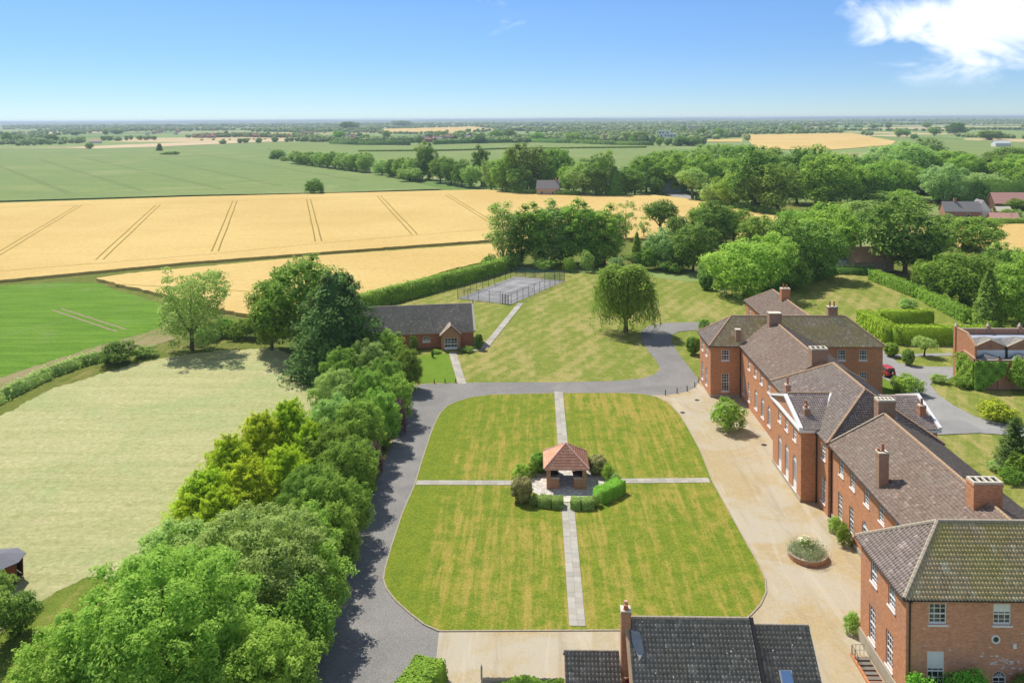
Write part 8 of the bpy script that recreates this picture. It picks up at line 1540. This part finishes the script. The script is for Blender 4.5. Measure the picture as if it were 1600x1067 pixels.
for args, kw in [
(('tall_hedge', 'tall lime-green clipped hedge turning a corner behind the far pavilion', [(70.9, 178.0), (70.9, 164.0), (90.0, 163.4)], 3.2, 3.4, 'leaf_lime'), {'size': 0.17, 'dens': 22, 'wob': 0.09, 'taper': 0.97}),
(('inner_hedge', 'lime-topped inner hedge standing behind the tall hedge', [(74.39, 178.74), (85.98, 179.34)], 2.6, 3.0, 'leaf_lime'), {'size': 0.17, 'dens': 20, 'wob': 0.09, 'taper': 0.97, 'seed': 3}),
(('long_hedge', 'long straight clipped hedge along the right side of the far lawn', [(93.08, 227.43), (95.44, 204.05), (94.35, 179.29)], 3.0, 2.9, 'leaf_hedge'), {'size': 0.2, 'dens': 14, 'wob': 0.12, 'taper': 0.95, 'seed': 5}),
(('long_hedge', 'short bright hedge end beyond the long clipped hedge', [(95.56, 182.12), (94.89, 171.3)], 2.2, 2.3, 'leaf_hedge'), {'size': 0.18, 'dens': 16, 'wob': 0.1, 'seed': 6}),
(('field_hedge', 'thick dark hedge between the wheat and the chapel lawn', [(-43.42, 187.62), (-37.16, 198.19), (-25.09, 216.39), (-15.77, 230.43), (-8.05, 244.26)], 3.6, 3.6, 'leaf_mid'), {'size': 0.28, 'dens': 12, 'wob': 0.45, 'taper': 0.75, 'seed': 7}),
(('clipped_hedge', 'low grey-green clipped hedge left of the path before the shelter', [(0.32, 94.0), (1.73, 93.62), (3.06, 93.57)], 1.5, 1.05, 'leaf_ash'), {'size': 0.08, 'dens': 90, 'wob': 0.03, 'seed': 8, 'z': 0.05}),
(('clipped_hedge', 'low grey-green clipped hedge right of the path before the shelter', [(3.94, 93.5), (5.12, 93.29), (6.46, 93.54)], 1.5, 1.05, 'leaf_ash'), {'size': 0.08, 'dens': 90, 'wob': 0.03, 'seed': 9, 'z': 0.05}),
(('box_hedge', 'bright green clipped block hedge right of the shelter', [(7.16, 94.9), (8.44, 95.89), (10.07, 97.76)], 1.9, 1.45, 'leaf_box'), {'size': 0.08, 'dens': 90, 'wob': 0.05, 'taper': 0.85, 'seed': 10, 'z': 0.05}),
(('corner_hedge', 'bright rounded clipped hedge at the bottom edge between road and courtyard', [(-8.71, 64.59), (-9.28, 62.37), (-10.63, 59.94)], 3.4, 1.7, 'leaf_hedge'), {'size': 0.085, 'dens': 80, 'wob': 0.06, 'taper': 0.75, 'seed': 11}),
(('roadside_hedge', 'shaded green hedge along the left side of the road', [(-21.9, 56.0), (-22.3, 75.0), (-22.9, 92.0), (-23.2, 112.0), (-23.4, 133.0)], 2.2, 2.7, 'leaf_mid'), {'size': 0.2, 'dens': 16, 'wob': 0.4, 'taper': 0.7, 'seed': 12}),
(('bank_hedge', 'low grey-green hedge along the curved bank above the hay meadow', [(-85.75, 118.41), (-86.75, 128.69), (-86.22, 140.89), (-84.15, 148.48), (-81.66, 151.75)], 2.6, 1.5, 'leaf_ash'), {'size': 0.25, 'dens': 14, 'wob': 0.4, 'taper': 0.5, 'seed': 13}),
(('conifer_hedge', 'tall blackish hedge behind the houses on the right', [(206.39, 427.12), (231.54, 432.83), (266.96, 431.77)], 6, 11, 'leaf_dark'), {'size': 0.7, 'dens': 1.6, 'wob': 0.9, 'taper': 0.7, 'seed': 14, 'tops': [9, 12, 10]}),
(('lane_hedge', 'rough hedge beside the far lane in front of the wood', [(88.34, 447.39), (95.43, 417.8), (103.14, 391.88), (116.76, 355.16)], 3.5, 3.2, 'leaf_mid'), {'size': 0.5, 'dens': 3, 'wob': 0.5, 'taper': 0.7, 'seed': 15}),
(('cottage_hedge', 'dark clipped hedge before the cottage at the wheat edge', [(-17.91, 493.4), (5.88, 480.14), (25.3, 471.56)], 3, 3.2, 'leaf_dark'), {'size': 0.5, 'dens': 3, 'wob': 0.3, 'seed': 16}),
(('farm_hedge', 'low green hedge between the far farm and the wheat', [(188.76, 345.28), (212.11, 342.8)], 3, 2.4, 'leaf_mid'), {'size': 0.4, 'dens': 4, 'wob': 0.4, 'seed': 17}),
(('lawn_hedge', 'dark low undergrowth along the back of the far lawn', [(57.38, 208.46), (74.94, 226.57), (85.25, 236.82), (96.67, 235.82)], 2.6, 2.0, 'leaf_dark'), {'size': 0.3, 'dens': 9, 'wob': 0.5, 'taper': 0.6, 'seed': 18}),
(('village_hedge', 'dark straight hedge along the far meadow before the village on the left', [(-379.57, 1513.19), (-313.85, 1447.38), (-217.51, 1415.05)], 8, 7, 'leaf_dark'), {'size': 1.6, 'dens': 0.3, 'wob': 0.8, 'seed': 19}),
(('village_hedge', 'dark straight hedge along the far meadow before the village houses', [(-178.74, 1443.85), (-113.22, 1507.75), (-7.19, 1550.03), (73.74, 1476.27)], 8, 7, 'leaf_dark'), {'size': 1.6, 'dens': 0.3, 'wob': 0.8, 'seed': 20}),
(('village_hedge', 'dark straight hedge along the far meadow left of the white block', [(68.04, 1477.23), (133.09, 1377.47), (191.27, 1336.04)], 7, 6, 'leaf_dark'), {'size': 1.6, 'dens': 0.3, 'wob': 0.8, 'seed': 21}),
(('meadow_hedge', 'thin dark hedge line crossing the far pale meadow', [(-248.09, 1143.57), (-122.66, 1151.0), (-34.1, 1212.06), (167.55, 1237.32)], 3, 2.2, 'leaf_mid'), {'size': 1.0, 'dens': 0.5, 'wob': 0.5, 'seed': 22})]: hedge(*args, **kw)
# climbers on walls
def climber(name, label, pts, nrm, n, mat, size, depth, seed):
    """leaves over a wall patch: pts polygon in the wall plane"""
    rng = np.random.default_rng(seed); P = np.array(pts, float); o = P[0]; e1 = unit(P[1]-P[0]); nn = np.array(nrm, float); e2 = np.cross(nn, e1)
    uvp = np.stack([(P-o) @ e1, (P-o) @ e2], 1); lo, hi = uvp.min(0), uvp.max(0); q = rng.uniform(lo, hi, (n*3, 2)); ins = np.zeros(len(q), bool); j = len(uvp)-1
    for i in range(len(uvp)):
        a, b = uvp[i], uvp[j]; c = ((a[1] > q[:, 1]) != (b[1] > q[:, 1])); ins ^= c & (q[:, 0] < (b[0]-a[0])*(q[:, 1]-a[1])/(b[1]-a[1]+1e-9)+a[0]); j = i
    q = q[ins][:n]; lump = np.sin(q[:, 0]*3.1)*np.sin(q[:, 1]*2.7); X = o+np.outer(q[:, 0], e1)+np.outer(q[:, 1], e2)+nn*(depth*(.55+.3*lump+rng.uniform(-.3, .3, len(q))))[:, None]
    V, Q = leaf_quads(X, np.broadcast_to(nn+np.array([0, 0, .5]), X.shape), size, rng, .7); F = Fol(); F.add(V, Q, np.clip(.45+.25*lump+rng.uniform(-.3, .3, len(q)), 0, 1))
    return tag(put(name, F.mesh(name, M[mat])), label, 'climber')
climber('ivy', 'bright green ivy over the sunlit orange end wall of the brick range', [(72.2, 140.9, 0), (72.2, 135.7, 0), (72.2, 135.6, 4.3), (72.2, 138.2, 5.2), (72.2, 141.3, 4.6)], (-1, 0, 0), 2600, 'leaf_light', .19, .45, 5)
climber('ivy', 'dark green ivy spreading over the shaded front of the brick range', [(72.0, 135.5, 0), (73.6, 135.5, 0), (75.5, 135.5, 1.6), (77.0, 135.5, 2.6), (77.4, 135.5, 4.6), (72.0, 135.5, 4.7)], (0, -1, 0), 2600, 'leaf_mid', .18, .4, 6)
climber('climbing_plant', 'yellow-green climber spilling over the grey boarded fence below the courtyard', [(-3.6, 61.95, .4), (2.0, 61.95, .3), (2.0, 61.95, 1.95), (1.2, 61.95, 1.7), (.4, 61.95, 1.66), (-.3, 61.95, 2.05), (-1.9, 61.95, 1.98), (-2.4, 61.95, 1.6), (-3.6, 61.95, 1.3)], (0, -1, 0), 1500, 'leaf_light', .13, .35, 7)
# flowers and tufts in the planter
rng = np.random.default_rng(8); F = Fol()
for k in range(110):
    a, r = rng.uniform(0, 6.28), 1.62*math.sqrt(rng.uniform(0, 1)); c = np.array([27.65+r*math.cos(a), 83.1+r*math.sin(a), .5]); m = 70
    d = unit(rng.normal(0, 1, (m, 3))*[1, 1, .6]+[0, 0, .9]); L_s = rng.uniform(.2, .95, (m, 1)); V, Q = leaf_quads(c+d*L_s, d*[1, 1, .2]+[0, 0, .2], .085, rng, .3, .3); F.add(V, Q, rng.uniform(0, 1, m))
tag(put('lavender', F.mesh('lavender', M['leaf_lav'])), 'grey-green lavender filling the round brick planter', 'lavender')
F = Fol(); m = 380; d = unit(rng.normal(0, 1, (m, 3))*[1, 1, 1.2]); V, Q = leaf_quads(np.array([27.55, 83.5, 1.35])+d*rng.uniform(.1, .62, (m, 1)), d+[0, 0, .5], .12, rng, .5); F.add(V, Q, rng.uniform(.2, 1, m))
rs_ = tag(put('flowering_shrub', F.mesh('flowering_shrub', M['leaf_light'])), 'small flowering shrub rising above the lavender in the round planter', 'shrub')
F = Fol(); m = 120; d = unit(rng.normal(0, 1, (m, 3))+[0, 0, .9]); V, Q = leaf_quads(np.array([27.55, 83.5, 1.45])+d*rng.uniform(.5, .72, (m, 1)), d+[0, 0, .8], .10, rng, .9); F.add(V, Q, np.ones(m)); kid(put('blossom', F.mesh('blossom', M['petal'])), rs_)
# palm-like clump in the bed by the shelter
# ------------------------------------------------------------------ far woods: hedgerows and copses beyond counting
def far_trees(name, spots, mat, seed, quads=26):
    rng = np.random.default_rng(seed); S_ = np.array(spots); n = len(S_); base = []
    for v in range(6):
        r2 = np.random.default_rng(100+v); F = Fol(); d = unit(r2.normal(0, 1, (quads, 3))); d[:, 2] = np.abs(d[:, 2])*1.0-.15; P = d*np.array([.44, .44, .46])*r2.uniform(.8, 1.1, (quads, 1))+[0, 0, .46]
        V, Q = leaf_quads(P, d+[0, 0, .3], .17, r2, .8); F.add(V, Q, r2.uniform(.1, .9, quads)); F.add(*ball((0, 0, .43), (.42, .42, .43), 7, 4), .2); base.append((np.concatenate(F.V), np.concatenate(F.Q), np.concatenate(F.T)))
    Vs = []; Qs = []; Ts = []; k = 0
    for i in range(n):
        V, Q, T = base[i % 6]; x, y, w, h = S_[i]; a = rng.uniform(0, 6.28); c, s = math.cos(a), math.sin(a)
        X = np.stack([(V[:, 0]*c-V[:, 1]*s)*w+x, (V[:, 0]*s+V[:, 1]*c)*w+y, V[:, 2]*h-.3], 1); Vs.append(X); Qs.append(Q+k); k += len(V); Ts.append(np.clip(T*.6+rng.uniform(0, .4), 0, 1))
    me = fastmesh(name, np.concatenate(Vs), np.concatenate(Qs), mat, tint=np.concatenate(Ts)); return put(name, me, kind='stuff')
def vnoise(x, y, seed):
    def h(i, j): return math.modf(math.sin(i*127.1+j*311.7+seed*74.7)*43758.5453)[0] % 1.0
    i, j = math.floor(x), math.floor(y); fx, fy = x-i, y-j; fx, fy = fx*fx*(3-2*fx), fy*fy*(3-2*fy)
    return (h(i, j)*(1-fx)+h(i+1, j)*fx)*(1-fy)+(h(i, j+1)*(1-fx)+h(i+1, j+1)*fx)*fy
def inside(p, poly):
    c = False; j = len(poly)-1
    for i in range(len(poly)):
        a, b = poly[i], poly[j]
        if (a[1] > p[1]) != (b[1] > p[1]) and p[0] < (b[0]-a[0])*(p[1]-a[1])/(b[1]-a[1])+a[0]: c = not c
        j = i
    return c
CLEAR = [[(-1585.71, 1277.1), (-901.19, 1354.86), (-730.08, 1303.44), (-639.59, 1379.52), (-558.59, 1625.15), (-305.43, 978.35), (-190.13, 763.99), (-129.97, 671.5), (-59.95, 521.96), (-123.98, 497.33), (-205.4, 483.52), (-301.76, 452.41), (-457.93, 394.17)], [(-559.68, 1647.41), (-394.58, 1640.52), (-89.34, 1503.73), (219.18, 1618.55), (193.72, 1112.45), (94.94, 743.74), (-38.42, 643.68), (-120.38, 648.33), (-296.35, 961.47)], [(754.0, 1829.17), (833.74, 1420.58), (854.63, 1220.97), (621.98, 888.25), (495.17, 997.97), (543.9, 1267.57)], [(-718.91, 3757.34), (-355.12, 4738.98), (-149.89, 3315.64), (-259.1, 2738.95), (-498.1, 2691.29)], [(530.89, 2100.02), (867.23, 2272.46), (743.81, 1831.59), (649.97, 1493.72), (555.99, 1295.76), (374.59, 1090.41), (317.58, 1190.69)], [(-933.38, 2704.52), (-856.62, 2864.9), (-685.07, 2290.67), (-754.72, 2186.41)], [(336.9, 1643.17), (433.66, 1725.82), (377.51, 1502.28), (304.84, 1515.29)], [(-797.56, 1355.67), (-774.88, 1538.45), (-630.35, 1834.2), (-541.17, 1932.21), (-486.98, 1753.42), (-566.66, 1648.64), (-647.44, 1396.48), (-727.1, 1317.08)], [(-1511.19, 2452.48), (-1624.94, 3334.77), (-1315.33, 3229.78), (-941.91, 2312.24), (-1024.04, 1753.23)], [(1053.23, 3000.66), (2362.41, 4623.97), (1786.94, 3046.07), (833.74, 1420.58), (766.69, 1826.17)]]
rr = random.Random(9); spots = []
while len(spots) < 5600:
    t = rr.random(); y = 1500*(9500/1500)**(t**.85); x = rr.uniform(-.66, .66)*y
    v = vnoise(x/260, y/420, 3)*.65+vnoise(x/90, y/160, 5)*.35
    th = .56 if y < 2500 else .50 if y < 4500 else .42
    if v < th: continue
    if any(inside((x, y), p) for p in CLEAR): continue
    k = 1.0 if y < 4000 else 1.6 if y < 6500 else 2.3
    spots.append((x, y, rr.uniform(11, 19)*k, rr.uniform(8, 15)*(1 if y < 6000 else 1.25)))
for a, b, n, w, h in [((-1052.38, 1582.49), (-934.98, 1646.1), 26, 14, 10), ((-2131.96, 3506.69), (-1381.39, 3604.09), 90, 22, 15), ((-2110.77, 4102.54), (-1891.63, 4014.6), 30, 30, 18), ((-909.07, 2147.23), (-732.04, 2181.04), 60, 16, 12), ((-705.13, 2100.76), (-580.37, 2072.33), 40, 16, 12), ((-476.77, 1702.01), (-408.17, 1642.96), 20, 14, 12), ((-396.79, 1597.07), (-228.6, 1567.88), 60, 15, 12), ((-258.16, 1872.29), (-67.88, 1891.77), 60, 16, 13), ((-173.57, 1517.91), (-45.56, 1622.3), 50, 13, 11), ((-48.26, 1719.24), (116.73, 1592.3), 70, 16, 13), ((149.11, 1543.17), (232.98, 1528.15), 40, 15, 13), ((219.02, 1316.28), (275.95, 1371.68), 20, 15, 14), ((368.23, 1796.03), (476.15, 1894.96), 26, 16, 14), ((742.99, 2957.34), (973.15, 2713.26), 60, 22, 14), ((973.15, 2713.26), (1134.27, 2519.29), 40, 14, 9), ((1150.99, 2645.97), (1212.46, 2372.61), 30, 13, 8), ((633.42, 2246.01), (804.47, 2291.71), 24, 14, 10), ((915.37, 1790.96), (948.78, 1616.75), 24, 14, 9), ((1380.47, 2701.53), (1545.95, 2635.12), 30, 16, 10), ((-1082.24, 3150.74), (-574.72, 2978.64), 90, 24, 16), ((-497.28, 2576.9), (-255.82, 2404.47), 40, 14, 9), ((-1729.53, 2601.97), (-1709.18, 2810.91), 24, 20, 13), ((-106.16, 2963.02), (616.65, 3008.04), 140, 26, 17), ((730.32, 3562.6), (1444.09, 4026.78), 90, 30, 18), ((54.12, 4890.31), (1380.48, 4895.92), 120, 36, 18), ((-3857.16, 5805.2), (-1937.0, 5640.94), 140, 36, 20), ((-2149.2, 6259.16), (59.16, 5343.37), 140, 36, 20), ((2759.57, 7863.55), (4170.36, 7110.52), 110, 45, 22), ((1892.52, 4509.34), (2596.33, 4426.33), 40, 22, 12), ((-1082.66, 1628.07), (-1023.92, 1661.07), 14, 12, 9), ((-764.96, 1806.51), (-541.17, 1932.21), 10, 9, 4)]:                     # hedgerow lines and belts
    for i in range(n):
        t = (i+rr.random())/n; spots.append((a[0]+(b[0]-a[0])*t+rr.gauss(0, w*.3), a[1]+(b[1]-a[1])*t+rr.gauss(0, w*.8), rr.uniform(.7, 1.2)*w, rr.uniform(.7, 1.25)*h))
far_trees('far_wood', spots, M['leaf_far'], 10)

# ------------------------------------------------------------------ the air: haze over the fen
hz = NT('haze_air'); hz.t.nodes.clear(); o_ = hz.n('ShaderNodeOutputMaterial'); pv = hz.n('ShaderNodeVolumePrincipled')
pv.inputs['Color'].default_value = (0.72, 0.86, 1.0, 1); pv.inputs['Density'].default_value = 0.00009; pv.inputs['Anisotropy'].default_value = 0.2
hz.l(pv.outputs[0], o_.inputs['Volume'])
hb = MB().box(-16000, 16000, -300, 24000, -1.4, 52).obj('haze', hz.m); hb['kind'] = 'stuff'
